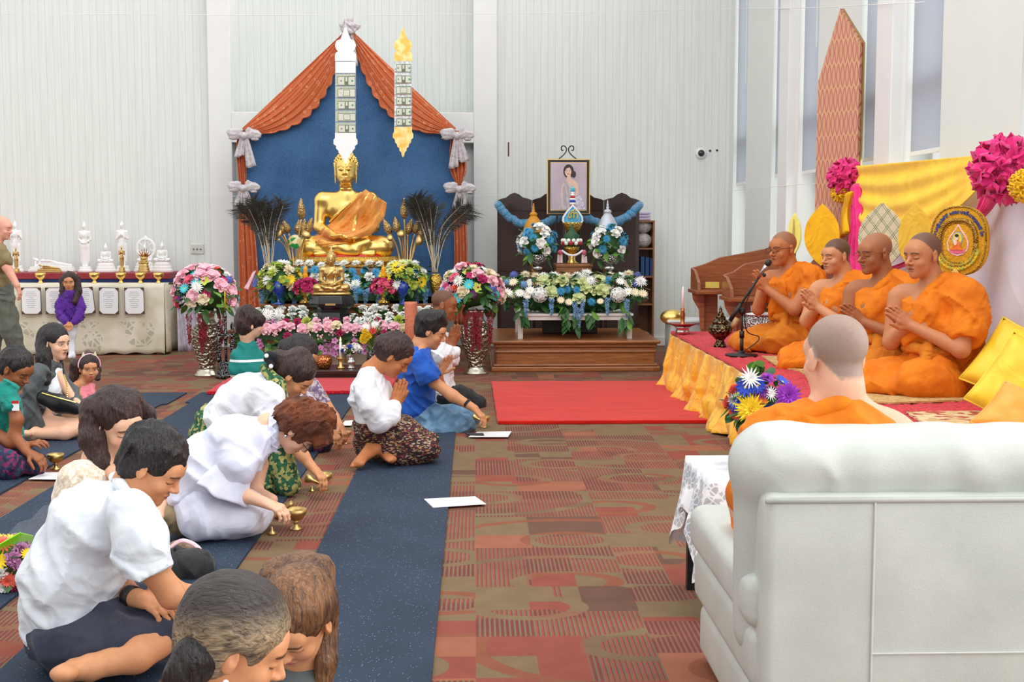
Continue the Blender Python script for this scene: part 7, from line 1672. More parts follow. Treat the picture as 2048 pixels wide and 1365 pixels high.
# ================================================================ people
def fdir(a, p=0, r=0):
    """a: 0 towards the camera, 90 to the right of the picture; p: pitch down negative; r: roll"""
    a, p, r = math.radians(a), math.radians(p), math.radians(r); f = V3(math.sin(a)*math.cos(p), -math.cos(a)*math.cos(p), math.sin(p))
    B = basis(f, (0, 0, 1) if abs(p) < 1.5 else (math.sin(a), -math.cos(a), 0)); c, s = math.cos(r), math.sin(r)
    return np.stack([B[:, 0]*c+B[:, 2]*s, B[:, 1], B[:, 2]*c-B[:, 0]*s], 1)
class Fig:
    def __init__(s, label, Y, px, z=0.0, loc=None):
        s.Y = Y; s.m = Y/FPX; p = loc or (S(px)*Y, Y, z); s.root = thing('person', label, 'person', p); s.z = z
        s.B = Field(); s.heads = []; s.patch = []; s.hd = None; s.sk = SK['tan']
    def J(s, q):      # (px, py, dy) -> 3D
        return np.array(D(q[0], q[1], s.Y+(q[2] if len(q) > 2 else 0)))
    def R(s, r, dy=0): return r*(s.Y+dy)/FPX
    def add(s, F, chains, k=.03):
        """chain: ([(px, py, dy, r px)...], wy)"""
        for ch in chains:
            pts, wy = ch[0], (ch[1] if len(ch) > 1 else 1); P = [s.J(q) for q in pts]; rr = [s.R(q[3], q[2]) for q in pts]
            F.chain(P, rr, k, flat=((0, 1, 0), wy) if wy != 1 else None)
    def head(s, px, py, dy, a, p, sc=1.0, r=0, skin='tan', eyes='closed', stub=None, lips=LIPS, brow=BROW, **kw):
        s.sk = SK[skin] if isinstance(skin, str) else skin; c = s.J((px, py, dy)); Rm = fdir(a, p, r); s.hd = (c, Rm, sc)
        hk = {k: kw.pop(k) for k in ('blush', 'wrinkle', 'iris', 'browthick') if k in kw}
        head(s.B, c, Rm, sc, **kw); s.heads.append(dict(c=c, R=Rm, s=sc, lips=lips, brow=brow, stubble=stub, eyes=eyes, **hk))
        s.patch.append((c-.135*sc, c+.135*sc, .0038 if s.Y < 9 else .0048)); s.cap(hp(c, Rm, sc, (0, -.02, -.05)), hp(c, Rm, sc, (0, -.03, -.075)), .05*sc)
        return s
    def cap(s, a, b, r, r2=None, k=.03): s.B.cap(a, b, r, r2, k)
    def neck(s, q, r=.055, dy=0): s.nk = s.J(q); s.B.cap(hp(s.hd[0], s.hd[1], s.hd[2], (0, -.025, -.06)), s.nk, r*s.hd[2]*.95, r*1.1*s.hd[2], .035); return s
    def arm(s, pts, rs, k=.02):
        P = [s.J(q) for q in pts]; s.B.chain(P, rs, k); s.B.cap(s.nk, P[0], .03, min(.03, rs[0]), .02); return s
    def hand(s, w, to, n, side, sc=1.0, **kw):
        a = s.J(w); d = s.J(to)-a if not isinstance(to, np.ndarray) else to; d = nrm(d); hand(s.B, a, d, n, sc, side, **kw); c = a+d*.085*sc; s.patch.append((c-.115*sc, c+.115*sc, .0032 if s.Y < 9.6 else .004)); return s
    def pray(s, w, tip, side_dir, gap=.013, sc=1.0, curl=.02, sp=.06):
        a, t = s.J(w), s.J(tip); d = nrm(t-a); n = nrm(np.array(side_dir, float)-d*np.dot(side_dir, d))
        for g in (-1, 1):
            hand(s.B, a+n*g*gap*sc*1.25-d*.01, nrm(d-n*g*.03), -n*g, sc, side=g*s.ps if hasattr(s, 'ps') else g, curl=curl, spread=sp, thumb=.35, thumbcurl=.02)
        c = a+d*.09*sc; s.patch.append((c-.12*sc, c+.12*sc, .0032 if s.Y < 9.6 else .004)); return s
    def foot(s, a, heel, toe, sc=1.0, **kw):
        A, T = s.J(a), s.J(toe); Hh = s.J(heel)-A; foot(s.B, A, Hh, T, sc, **kw); c = (A+T)/2; s.patch.append((c-.15*sc, c+.15*sc, .0045)); return s
    def skin(s, h=.0095, extra=None): s.body = sdf_obj('body', s.B, h, M_skin, s.root, patches=s.patch, colfn=skin_colors(s.sk, s.heads, extra=extra)); return s
    def gar(s, name, mat, chains, fold=None, h=.010, k=.04, cut=(), sub=(), ells=()):
        F = Field(); s.add(F, chains, k)
        for q, r in ells: F.ell(s.J(q), V3(*r), None, k)
        for q, r in sub: F.ell(s.J(q), V3(*r), None, .012, sub=True)
        for q, n in cut: F.slab(s.J(q), n, .006)
        if fold: F.disp = folds(*fold)
        return sdf_obj(name, F, h, mat, s.root)
    def hair(s, mat, chains=(), vol=1.0, face=(.078, .082, .098, -.03), h=.006, crown=(0, -.020, .042), rr=(.083, .098, .088), wave=.003, local=(), cut=(), name='hair'):
        c, Rm, sc = s.hd; F = Field(); F.ell(hp(c, Rm, sc, crown), V3(*rr)*sc*vol, Rm, .01)
        F.ell(hp(c, Rm, sc, (0, -.045, -.01)), V3(.076, .062, .07)*sc*vol, Rm, .03)
        F.ell(hp(c, Rm, sc, (0, .105, face[3])), V3(face[0], face[1], face[2])*sc, Rm, .008, sub=True)
        for g in (-1, 1): F.ell(hp(c, Rm, sc, (g*.085, .012, -.015)), V3(.03, .024, .032)*sc, Rm, .008, sub=True)
        for (a, b, r1, r2) in local: F.cap(hp(c, Rm, sc, a), hp(c, Rm, sc, b), r1*sc, r2*sc, .015)
        s.add(F, chains, .015)
        for q, n in cut: F.slab(s.J(q), n, .006)
        F.disp = folds((Rm[:, 0]+.4*Rm[:, 1], 34, wave*1.3, 1.0, Rm[:, 2]-.5*Rm[:, 1], 0), (Rm[:, 1], 50, wave*.8, 1.2, Rm[:, 2], 0))
        return sdf_obj(name, F, h, mat, s.root)
    def glasses(s, mat, rx=.024, rz=.017):
        c, Rm, sc = s.hd; par = s.root; mb = MB(); H = lambda *v: Vector(hp(c, Rm, sc, v))
        for sgn in (-1, 1):
            mb.tube([H(sgn*.032+rx*math.cos(a), .105, .000+rz*math.sin(a)) for a in np.linspace(0, 2*math.pi, 17)], .0018, 6)
            mb.tube([H(sgn*(.032+rx), .103, .006), H(sgn*.078, .07, .010), H(sgn*.084, -.005, .008)], .0018, 6)
        mb.tube([H(-.009, .107, .003), H(0, .110, .006), H(.009, .107, .003)], .0018, 6); return obj('glasses', mb, mat, par, smooth=True)
M_robe = fabric('orange_robe', rgb(230, 128, 0), rgb(216, 112, 0), 9, rough=.85, fold=.7, sheen=0); M_robe2 = fabric('ochre_under_robe', rgb(212, 124, 14), rgb(196, 108, 8), 9, rough=.85, fold=.7, sheen=0)
M_gls = plain('black_glasses', rgb(20, 18, 20), .3); M_gls2 = plain('gold_glasses', rgb(150, 100, 60), .3, .7)
def monk(label, bx, Y, sc=1.0, hs=1.12, skin='tan', stub=None, wr=(-.17, .384), tip=(-.33, .505), el=((.056, .266), (-.215, .28)), ha=-66, hpit=-6, hx=-.084, hz=.775, gl=None, seed=0, cheek=1.0, om=False, wrinkle=0, lips=rgb(150, 90, 78)):
    x0 = S(bx)*Y; f = Fig(label, Y, bx, loc=(x0, Y, ZSG+.02)); L = lambda x, z, y=0: np.array((x0+x*sc, Y+y*sc, ZSG+.02+z*sc)); B = f.B; f.J = lambda q: L(q[0], q[1], q[2] if len(q) > 2 else 0)
    c = L(hx, hz, -.01); Rm = fdir(ha, hpit); f.hd = (c, Rm, hs*sc); f.sk = SK[skin]
    head(B, c, Rm, hs*sc, cheek=cheek, jaw=1.0+.08*(cheek-1), nose=1.12, openmouth=om); f.heads.append(dict(c=c, R=Rm, s=hs*sc, lips=lips, brow=(.05, .035, .03), stubble=stub, eyes='closed', wrinkle=wrinkle)); f.patch.append((c-.15*sc, c+.15*sc, .0038))
    B.cap(hp(c, Rm, hs*sc, (0, -.035, -.055)), L(-.015, .60), .058*sc, .066*sc, .03)
    B.cap(L(-.14, .55, .13), L(.08, .56, -.12), .062*sc, None, .05); B.ell(L(-.04, .43), V3(.13, .15, .13)*sc, None, .05)
    for (sx, sz, sy), e, g in (((.11, .545, -.17), el[0], -1), ((-.17, .53, .13), el[1], 1)):
        ye = -.25 if g < 0 else .10; B.chain([L(sx, sz, sy), L(e[0], e[1], ye), L(wr[0], wr[1], g*.028-.08)], [.062*sc, .048*sc, .030*sc], .02)
    a, t = L(wr[0], wr[1], -.08), L(tip[0], tip[1], -.11); d = nrm(t-a); n = V3(.30, -.95, 0); n = nrm(n-d*np.dot(n, d))
    for g in (-1, 1): hand(B, a+n*g*.017, nrm(d-n*g*.04), -n*g, 1.06*sc, side=g, curl=.015, spread=.05, thumb=.55, thumbcurl=-.05)
    q = a+d*.09; f.patch.append((q-.125, q+.125, .0032)); f.skin()
    def F(*chs, k=.04):
        Fd = Field()
        for pts, rs, fl in chs: Fd.chain([L(*p) for p in pts], [r*sc for r in rs], k, flat=fl)
        return Fd
    W = ((.3, -.95, 0), 1.08)
    r = F(([(.02, .10, .02), (.015, .25, .02), (-.01, .40, .01)], [.15, .125, .13], W), ([(-.02, .40, 0), (.00, .49, 0)], [.14, .11], W), ([(.05, .575, -.03), (.11, .55, -.17)], [.075, .085], None), ([(.01, .60, .04), (.06, .60, -.08)], [.065, .065], None), ([(-.05, .40, .02), (-.09, .47, .05)], [.11, .09], None),
          ([(.11, .55, -.17), (.115, .44, -.20), (.10, .37, -.21)], [.085, .092, .10], None), ([(.13, .46, -.08), (.15, .30, -.10), (.13, .17, -.08)], [.07, .07, .06], None), ([(.02, .56, -.05), (-.06, .46, -.06), (-.12, .32, .0)], [.07, .075, .06], None))
    r.ell(L(-.235, .585, .17), V3(.13, .12, .15)*sc, None, .02, sub=True)
    r.ell(L(.02, .25, -.30), V3(.14, .085, .12)*sc, None, .012, sub=True)
    r.disp = folds(((.75, .1, .65), 11, .012, 1.2, (.6, 0, -.8), 2.2), ((.9, .2, -.5), 22, .006, 1.6, (0, 0, 1), 3)); sdf_obj('upper_robe', r, .0095, M_robe, f.root)
    b = F(([(.17, .40, -.10), (.13, .60, -.13), (.03, .645, -.06), (-.06, .57, -.06), (-.13, .47, -.03), (-.18, .38, .04)], [.03, .034, .034, .03, .028, .02], None), ([(.14, .56, -.19), (.19, .44, -.15), (.18, .28, -.10)], [.024, .03, .03], None), k=.015)
    b.disp = folds(((.8, .2, .6), 24, .005, .9, (.6, 0, -.8), 3)); sdf_obj('shoulder_fold', b, .009, M_robe, f.root)
    lo = F(([(.04, .13, 0), (-.06, .10, -.13), (-.17, .085, -.16)], [.155, .115, .095], None), ([(.03, .11, .04), (-.20, .085, .08), (-.38, .065, .09)], [.14, .10, .075], None), ([(-.17, .065, -.16), (.05, .055, -.17), (.22, .04, -.08), (.27, .03, .0)], [.07, .065, .045, .03], None),
           ([(-.38, .05, .08), (-.42, .03, -.02), (-.28, .04, -.10)], [.05, .035, .04], None), ([(-.3, .04, .0), (-.1, .04, -.05), (.1, .05, 0)], [.06, .06, .06], None), ([(.15, .12, -.03), (.25, .05, -.02), (.30, .02, -.06)], [.08, .04, .018], None), k=.05)
    lo.slab(L(0, -.008), (0, 0, -1)); lo.disp = folds(((.5, .2, .85), 11, .012, 1.3, (.9, .3, 0), 2.4), ((.2, .9, .3), 21, .006, .8, (1, 0, 0), 3)); sdf_obj('lower_robe', lo, .0105, M_robe2 if seed % 2 else M_robe, f.root)
    be = F(([(-.115, .255, -.10), (.0, .245, -.165), (.10, .245, -.14), (.165, .245, -.02)], [.028]*4, None), ([(-.14, .25, .05), (-.13, .255, -.06), (-.115, .255, -.10)], [.028]*3, None), ([(-.085, .27, -.14), (-.10, .20, -.165), (-.13, .13, -.19)], [.035, .04, .035], None), ([(-.05, .25, -.15), (-.055, .14, -.19)], [.026, .03], None), k=.012)
    be.disp = folds(((.2, 0, 1), 30, .006, .6, (1, 0, 0), 4)); sdf_obj('sash', be, .008, M_robe2, f.root)
    if gl: f.glasses(gl)
    return f
G1 = (.10, .09, .085)
monk('monk with black glasses praying at the microphone, farthest from the camera', 1590, 9.5, 1.0, 1.14, 'tan', (rgb(120, 96, 84), .072, .55, 1.0), wr=(-.22, .47), tip=(-.325, .635), el=((-.05, .33), (-.24, .31)), gl=M_gls, seed=1, cheek=1.08, om=True, ha=-60, wrinkle=.3)
monk('youngest plump-faced monk with short dark stubble, second from the microphone', 1700, 8.3, .96, 1.06, 'mid', (rgb(58, 44, 40), .062, .85, 1.0), wr=(-.22, .42), tip=(-.345, .56), el=((-.07, .30), (-.25, .32)), seed=2, cheek=1.15, lips=rgb(190, 110, 100))
monk('elderly bald monk with gold-rimmed glasses, third from the microphone', 1782, 7.6, 1.0, 1.10, SK.setdefault('old', rgb(168, 106, 68)) and 'old', (rgb(150, 112, 92), .09, .35, 1.3), gl=M_gls2, seed=3, wrinkle=.5, ha=-68, wr=(-.17, .36), tip=(-.33, .485))
monk('monk with closed eyes and receding dark stubble, nearest of the row on the stage', 1882, 7.0, 1.0, 1.12, SK.setdefault('warm', rgb(194, 130, 88)) and 'warm', (rgb(76, 62, 58), .085, .8, 1.35), seed=4, ha=-64)
# monk on the armchair, back to the camera
f = Fig('monk seated on the white armchair with his back to the camera', 3.62, 1670, loc=(S(1670)*3.62, 3.62, .42))
f.head(1671, 716, 0, -164, -6, 1.10, skin=rgb(226, 172, 144), stub=(rgb(128, 116, 108), .08, .8, 1.1)); f.neck((1678, 830, -.01), .052)
f.arm([(1560, 905, 0), (1500, 1010, .04), (1530, 1110, .22)], [.075, .06, .045]); f.arm([(1800, 898, 0), (1850, 1010, .05), (1830, 1110, .2)], [.075, .06, .045]); f.add(f.B, [([(1600, 870, 0, 52), (1770, 868, 0, 50)],), ([(1680, 880, 0, 90), (1680, 1000, 0, 110), (1680, 1120, .02, 110)], .7)], .06)
f.arm([(1640, 1130, .05), (1640, 1140, .3)], [.1, .09]); f.skin(.012)
f.gar('robe', M_robe, [([(1590, 885, -.03, 58), (1690, 870, -.045, 62), (1780, 905, -.03, 46)],), ([(1545, 893, 0, 60), (1620, 862, 0, 58), (1690, 845, 0, 48)],), ([(1545, 893, 0, 62), (1506, 985, .03, 46), (1502, 1060, .08, 42)],), ([(1670, 925, -.0, 122), (1675, 1010, 0, 128), (1680, 1110, .03, 132)], .72), ([(1640, 1140, .1, 90), (1600, 1150, .3, 80)],)],
      [((.75, .2, .65), 13, .012, .8, (.6, 0, -.8), 3)], .0095, .05, sub=[((1850, 868, .0), (.105, .18, .115))])
f.gar('shoulder_fold', M_robe, [([(1560, 850, -.07, 16), (1680, 805, -.075, 17), (1730, 830, -.085, 14), (1790, 880, -.08, 14), (1835, 930, -.07, 14)],), ], [((.75, .2, .65), 18, .002, .8, (.6, 0, -.8), 3)], .007, .02)
# ---------------------------------------------------------------- worshippers
def fold(a=.006, f=12, d=(.7, .2, .7), w=(.6, 0, -.8)): return [(d, f, a*1.6, 1.1, w, 2.3), ((d[2], .3, -d[0]), f*1.7, a*.9, 1.3, w, 3.1)]
M_white = fabric('white_cotton', rgb(236, 238, 244), rgb(226, 229, 238), 8, fold=.8); M_lav = fabric('cool_white_linen', rgb(226, 229, 246), rgb(214, 218, 240), 6, fold=.8)
M_lacew = pattern('cream_lace_blouse', [rgb(238, 226, 206), rgb(222, 206, 184), rgb(244, 234, 218), rgb(214, 196, 172)], 90); M_polo = fabric('white_polo', rgb(228, 234, 240), rgb(220, 228, 236), 10, fold=.8); M_bluet = fabric('blue_tshirt', rgb(22, 92, 192), rgb(14, 76, 172), 10)
M_jean = fabric('blue_denim', rgb(108, 146, 176), rgb(76, 112, 146), 12); M_navy2 = fabric('navy_shorts', rgb(50, 54, 74), rgb(38, 42, 60), 9); M_blk = fabric('black_cloth', rgb(26, 27, 32), rgb(18, 19, 24), 9)
M_oliv = fabric('olive_tshirt', rgb(138, 122, 82), rgb(122, 106, 68), 8); M_cargo = fabric('grey_green_cargo', rgb(98, 102, 90), rgb(82, 86, 76), 8); M_teal = fabric('teal_top', rgb(0, 138, 124), rgb(0, 118, 106), 26); M_gry = fabric('charcoal_jersey', rgb(88, 94, 96), rgb(74, 80, 82), 9)
M_purp = fabric('purple_fleece', rgb(92, 34, 150), rgb(74, 22, 128), 20); M_pinkt = fabric('pink_top', rgb(244, 150, 160), rgb(232, 132, 146), 20); M_ikat = pattern('dark_ikat_weave', [rgb(44, 24, 30), rgb(38, 22, 28), rgb(120, 40, 50), rgb(52, 30, 34), rgb(150, 120, 60), rgb(60, 30, 36), rgb(170, 150, 130), rgb(40, 30, 40)], 75, stretch=(1, 1, 2.4))
M_green = pattern('green_gold_brocade', [rgb(30, 84, 56), rgb(24, 70, 48), rgb(150, 148, 84), rgb(40, 96, 64), rgb(170, 164, 100)], 60); M_flor = pattern('dark_floral_print', [rgb(26, 36, 70), rgb(22, 28, 56), rgb(120, 30, 84), rgb(24, 60, 84), rgb(44, 30, 60)], 55); M_lil = pattern('lilac_paisley', [rgb(190, 178, 190), rgb(120, 96, 130), rgb(206, 196, 200), rgb(150, 130, 150)], 60)
M_khak = fabric('khaki_trousers', rgb(150, 130, 100), rgb(132, 112, 84), 8); M_auburn = mat_hair('curly_auburn_hair', rgb(74, 34, 18), rgb(158, 84, 44), 2.0, (60, 60, 60)); M_brnh = mat_hair('warm_brown_hair', rgb(60, 36, 24), rgb(150, 104, 66), 1.0, (50, 50, 5)); M_blnd = mat_hair('highlighted_hair', rgb(44, 36, 34), rgb(176, 152, 118), 1.0, (10, 50, 40), zdark=(.62, .68)); M_earr = plain('pearl', rgb(240, 240, 236), .2)
m, t = newmat('teal_striped_shirt'); tc = t.n('TexCoord'); sp = t.n('SeparateXYZ', i_0=tc.outputs['Object']); zz_ = sp.outputs[2]; b1 = t.m('LESS_THAN', t.m('ABSOLUTE', t.m('SUBTRACT', zz_, .435)), .009); b2 = t.m('LESS_THAN', t.m('ABSOLUTE', t.m('SUBTRACT', zz_, .318)), .009); t.out(t.mix(t.m('MAXIMUM', b1, b2), rgb(20, 128, 122), rgb(240, 242, 242)), .85); M_tealst = m
# 1 bald man standing
f = Fig('bald man standing at the left photo edge in olive t-shirt and cargo trousers', 12.5, 8); f.head(4, 456, 0, 84, -12, .98, skin='pink', lips=rgb(190, 110, 100), brow=rgb(120, 84, 60)); f.neck((-6, 486, 0)); f.arm([(-2, 505, -.18), (14, 535, -.20), (34, 571, -.22)], [.05, .045, .03]); f.hand((34, 573, -.22), (42, 590, -.2), (-1, 0, 0), 1, .95, curl=.5); f.arm([(-6, 505, .18), (-14, 560, .2)], [.05, .04]); f.skin()
f.gar('t_shirt', M_oliv, [([(-8, 500, 0, 17), (-6, 530, 0, 21), (-3, 572, 0, 22)], 1.35), ([(-2, 500, -.16, 13), (10, 522, -.2, 13)],)], fold(.006)); f.gar('trousers', M_cargo, [([(-2, 580, 0, 24), (2, 600, -.03, 24)], 1.2), ([(8, 610, -.09, 19), (22, 660, -.1, 16), (36, 710, -.1, 14), (46, 738, -.1, 13)],), ([(-8, 610, .09, 18), (-14, 670, .1, 15), (-20, 738, .1, 13)],)], fold(.008, 9, (.2, .1, 1)))
for x in (50, -16): tag(obj('shoe', MB().ball((D(x, 746, f.Y-.05).x, f.Y-(.1 if x > 0 else -.1), .045), (.14, .05, .045), 14, 8), M_blk, smooth=True), 'dark shoe under the %s leg of the bald man' % ('front' if x > 0 else 'rear'), 'shoe', 'dark shoes of the bald man')
# 2 girl in purple
f = Fig('small girl standing in a purple fleece jacket before the statue table', 13.75, 141); f.head(139, 564, 0, 8, -8, .86, skin='mid', eyes='open', child=True, cheek=1.1, nose=.8, lips=rgb(190, 90, 90)); f.neck((141, 584, 0), .045); f.arm([(155, 596, 0), (162, 615, -.04), (158, 638, -.12), (141, 652, -.19)], [.02, .025, .025, .02]); f.arm([(127, 596, 0), (119, 615, -.04), (122, 638, -.12), (135, 652, -.19)], [.02, .025, .025, .02]); f.hand((136, 648, -.19), (134, 657, -.2), (.3, -1, 0), 1, .6, curl=.5); f.hand((142, 648, -.19), (140, 657, -.2), (-.3, -1, 0), -1, .6, curl=.5); f.skin(.008)
f.gar('jacket', M_purp, [([(141, 592, 0, 15), (141, 615, 0, 17), (142, 632, 0, 19)], .8), ([(127, 594, -.0, 8), (119, 612, -.04, 8), (121, 634, -.10, 8), (132, 645, -.17, 6)],), ([(155, 594, 0, 8), (162, 612, -.04, 8), (160, 634, -.1, 8), (146, 645, -.17, 6)],)], fold(.005, 16), .008, .02, sub=[((140, 600, -.11), (.03, .05, .09))]); f.gar('t_shirt', pattern('pink_blue_print', [rgb(236, 80, 150), rgb(240, 150, 140), rgb(120, 190, 220), rgb(236, 90, 160)], 30, stretch=(.3, 1, 2)), [([(140, 592, 0, 9), (141, 625, -.02, 10)], .9)])
f.gar('leggings', M_white, [([(130, 640, 0, 10), (120, 660, -.05, 8), (116, 700, -.0, 6)],), ([(150, 640, 0, 10), (143, 668, -.05, 8), (143, 695, -.06, 6), (144, 712, -.1, 6)],), ([(144, 713, -.1, 5), (140, 714, -.2, 4)],)], None, .008); f.hair(M_dark_hair, [([(126, 560, .05, 7), (126, 582, .0, 6), (129, 600, -.03, 4)],), ([(152, 558, .05, 8), (156, 582, .0, 8), (150, 604, -.06, 6)],)], 1.03)
# 3 woman in teal
f = Fig('woman in a teal top pouring water at the left photo edge', 7.4, 10); f.head(32, 738, 0, 72, -32, 1.0, skin='dark', lips=rgb(140, 76, 66), wrinkle=.3); f.neck((6, 775, 0)); f.arm([(18, 790, -.17), (34, 840, -.2), (28, 872, -.2), (55, 906, -.26)], [.034, .036, .036, .024]); f.arm([(-25, 800, .1), (-20, 862, -.1), (20, 885, -.2), (56, 893, -.2)], [.045, .04, .035, .024]); f.hand((58, 905, -.26), (88, 922, -.28), (0, .3, -1), -1, .95, curl=.55); f.hand((52, 893, -.2), (76, 884, -.22), (.2, .2, -1), 1, .9, curl=.5); f.skin()
f.gar('top', M_teal, [([(4, 800, 0, 26), (2, 830, 0, 34), (0, 875, 0, 40)], 1.25), ([(12, 780, -.14, 22), (24, 808, -.18, 19)],)], fold(.006, 14), sub=[((30, 764, -.05), (.05, .12, .05))]); f.gar('skirt', M_flor, [([(0, 905, 0, 42), (30, 915, -.1, 30), (68, 930, -.15, 18)], 1.3), ([(-20, 920, -.25, 30), (20, 930, -.3, 24), (74, 938, -.2, 12)],)], fold(.008)); f.hair(M_black_hair, [([(10, 722, 0, 14), (2, 732, .02, 12)],)], 1.03); f.hair(M_brnh, [([(4, 715, .03, 12), (0, 745, .03, 13), (-3, 772, .03, 8)],)], .01, name='ponytail', crown=(0, -.1, .02), rr=(.03, .03, .03))
tb3 = D(32, 812, 7.17); obj('name_badge', MB().box((tb3.x-.02, 7.16, tb3.z-.028), (tb3.x+.02, 7.165, tb3.z+.028)), M_paper, f.root); obj('badge_band', MB().box((tb3.x-.02, 7.158, tb3.z+.014), (tb3.x+.02, 7.162, tb3.z+.03)), M_red, f.root)
# 4 woman in grey
f = Fig('young woman in a grey cardigan with long black hair and a black handbag', 8.6, 100); f.head(110, 686, 0, 66, -6, 1.0, skin='light', eyes='open'); f.neck((100, 722, 0)); f.hand((94, 862, -.12), (118, 866, -.14), (0, 0, -1), -1, .9, curl=.2); f.hand((156, 808, -.1), (170, 828, -.12), (-.5, 0, -.8), 1, .9, curl=.3); f.arm([(78, 748, -.1), (62, 780, -.16), (62, 825, -.17), (84, 850, -.14), (94, 862, -.12)], [.02, .025, .025, .026, .024]); f.arm([(112, 748, .08), (136, 780, .06), (150, 800, -.04), (156, 808, -.1)], [.02, .02, .022, .024])
f.arm([(95, 850, -.1), (140, 856, -.15), (176, 848, -.1)], [.07, .062, .05]); f.arm([(176, 850, -.1), (130, 866, -.22), (75, 868, -.2)], [.05, .048, .035]); f.arm([(100, 845, .1), (150, 838, .12), (188, 845, .05)], [.07, .06, .045]); f.foot((72, 864, -.2), (66, 872, -.2), (48, 866, -.3), .9); f.skin()
f.gar('cardigan', M_gry, [([(96, 738, 0, 24), (86, 780, .02, 30), (82, 835, .02, 33)], 1.25), ([(78, 745, -.14, 13), (62, 780, -.17, 13), (62, 825, -.18, 12), (84, 856, -.15, 11)],), ([(118, 745, .1, 12), (138, 780, .06, 12), (154, 804, -.06, 10)],)], fold(.007, 11), sub=[((122, 775, -.12), (.055, .16, .13))]); f.gar('t_shirt', M_white, [([(108, 742, 0, 16), (106, 780, -.02, 20), (104, 815, -.02, 18)], 1.1)])
f.hair(M_black_hair, [([(92, 670, 0, 16), (88, 715, -.06, 15), (92, 762, -.1, 9)],), ([(100, 680, .07, 16), (112, 730, .08, 12), (124, 765, .02, 7)],), ([(88, 690, .0, 16), (92, 735, .0, 14)],)], 1.05)
hb = thing('handbag', 'black handbag with a gold chain on the lap of the woman in grey', 'bag', f.J((118, 810, -.2))); F = Field(); F.chain([f.J((88, 796, -.2)), f.J((118, 808, -.22)), f.J((150, 818, -.2))], [.05, .058, .045], .02, flat=((0, 1, 0), .5)); sdf_obj('bag_body', F, .009, plain('black_leather', rgb(18, 18, 20), .35), hb); obj('gold_zip', MB().tube([f.J((84, 787, -.235)), f.J((118, 797, -.25)), f.J((152, 806, -.235))], .006, 6), M_gold, hb)
obj('chain_strap', MB().tube(spline([tuple(f.J(q)) for q in ((128, 750, -.12), (134, 772, -.16), (134, 802, -.2))], 14), [.007 if i % 2 else .004 for i in range(29)], 6), M_gold, hb)
# 5 little girl
f = Fig('little girl in pink with a cat-ear headband looking at the camera', 9.4, 165); f.head(178, 737, 0, 28, -6, .86, skin='mid', eyes='open', child=True, cheek=1.15, nose=.75, lips=rgb(214, 50, 96)); f.neck((165, 768, 0), .045); f.arm([(148, 775, -.08), (160, 805, -.1), (180, 822, -.12)], [.032, .028, .02]); f.skin(.008)
f.gar('dress', M_pinkt, [([(160, 778, 0, 16), (162, 800, 0, 19), (165, 830, 0, 24)], 1.1), ([(182, 772, 0, 8), (184, 790, -.02, 7)],)], fold(.004, 18)); f.hair(M_dark_hair, [([(152, 730, 0, 12), (148, 752, 0, 8), (146, 762, -.02, 4)],), ([(194, 740, .05, 8), (195, 758, 0, 4)],)], 1.04); c, Rm, sc = f.hd
hb2 = obj('headband', MB().tube([Vector(hp(c, Rm, sc, (.092*math.cos(a), .015, .03+.10*math.sin(a)))) for a in np.linspace(-.2, math.pi+.2, 20)], .005, 8), FM('pink'), f.root, smooth=True)
for g in (-1, 1): obj('cat_ear', MB().prism([(g*.03, .118), (g*.065, .105), (g*.052, .155)], lambda u, v, w: Vector(hp(c, Rm, sc, (u, .015+w, v))), .006), FM('cream'), f.root)
# 6 woman with a bob
f = Fig('woman with a dark brown bob and lace blouse behind the man in the white polo', 5.1, 200); f.head(236, 846, 0, 50, -24, 1.1, r=-8, skin='light', lips=rgb(200, 96, 90), blush=.35, cheek=1.05); f.neck((196, 920, 0)); f.arm([(240, 960, -.1), (290, 1080, -.3), (330, 1130, -.3)], [.04, .035, .03]); f.skin()
f.gar('lace_blouse', M_lacew, [([(195, 945, 0, 38), (175, 990, 0, 60), (170, 1080, 0, 70), (180, 1160, .05, 75)], 1.2), ([(150, 960, -.12, 34), (150, 1030, -.15, 34)],)], fold(.005)); f.gar('trousers', M_blk, [([(190, 1170, .1, 70), (290, 1150, .0, 50), (385, 1140, .0, 42)], 1.3)], fold(.006)); f.hair(M_dark_hair, [([(190, 822, 0, 30), (186, 880, -.04, 26), (204, 930, -.06, 16)],), ([(255, 806, .06, 30), (296, 830, .11, 15), (304, 862, .11, 12)],), ([(206, 850, .12, 34), (218, 915, .10, 26)],)], 1.05, face=(.088, .088, .102, -.03))
obj('earring', MB().ball(hp(f.hd[0], f.hd[1], f.hd[2], (.088, .0, -.04)), .006), M_earr, f.root)
# 7 man in white polo
f = Fig('man in a white polo shirt and navy shorts seated cross-legged in the left foreground', 4.0, 180); f.head(306, 932, 0, 84, -34, 1.02, skin='mid', lips=rgb(176, 104, 92)); f.neck((255, 990, 0), .058); f.arm([(272, 1050, -.2), (298, 1130, -.23), (345, 1190, -.2), (400, 1192, -.12)], [.04, .044, .042, .03]); f.arm([(215, 1060, .18), (235, 1160, .1), (262, 1195, -.02), (285, 1200, -.08)], [.05, .042, .035, .028]); f.hand((280, 1198, -.06), (318, 1212, -.1), (0, .3, -1), 1, .98, curl=.45); f.hand((396, 1192, -.12), (430, 1190, -.1), (0, .4, -1), -1, 1, curl=.4)
f.arm([(345, 1262, -.05), (270, 1310, -.22), (185, 1335, -.3)], [.062, .056, .036]); f.arm([(350, 1215, .2), (330, 1240, .15)], [.06, .06]); f.foot((180, 1336, -.3), (165, 1338, -.3), (118, 1352, -.42), 1.05, toes=False); f.skin(.009)
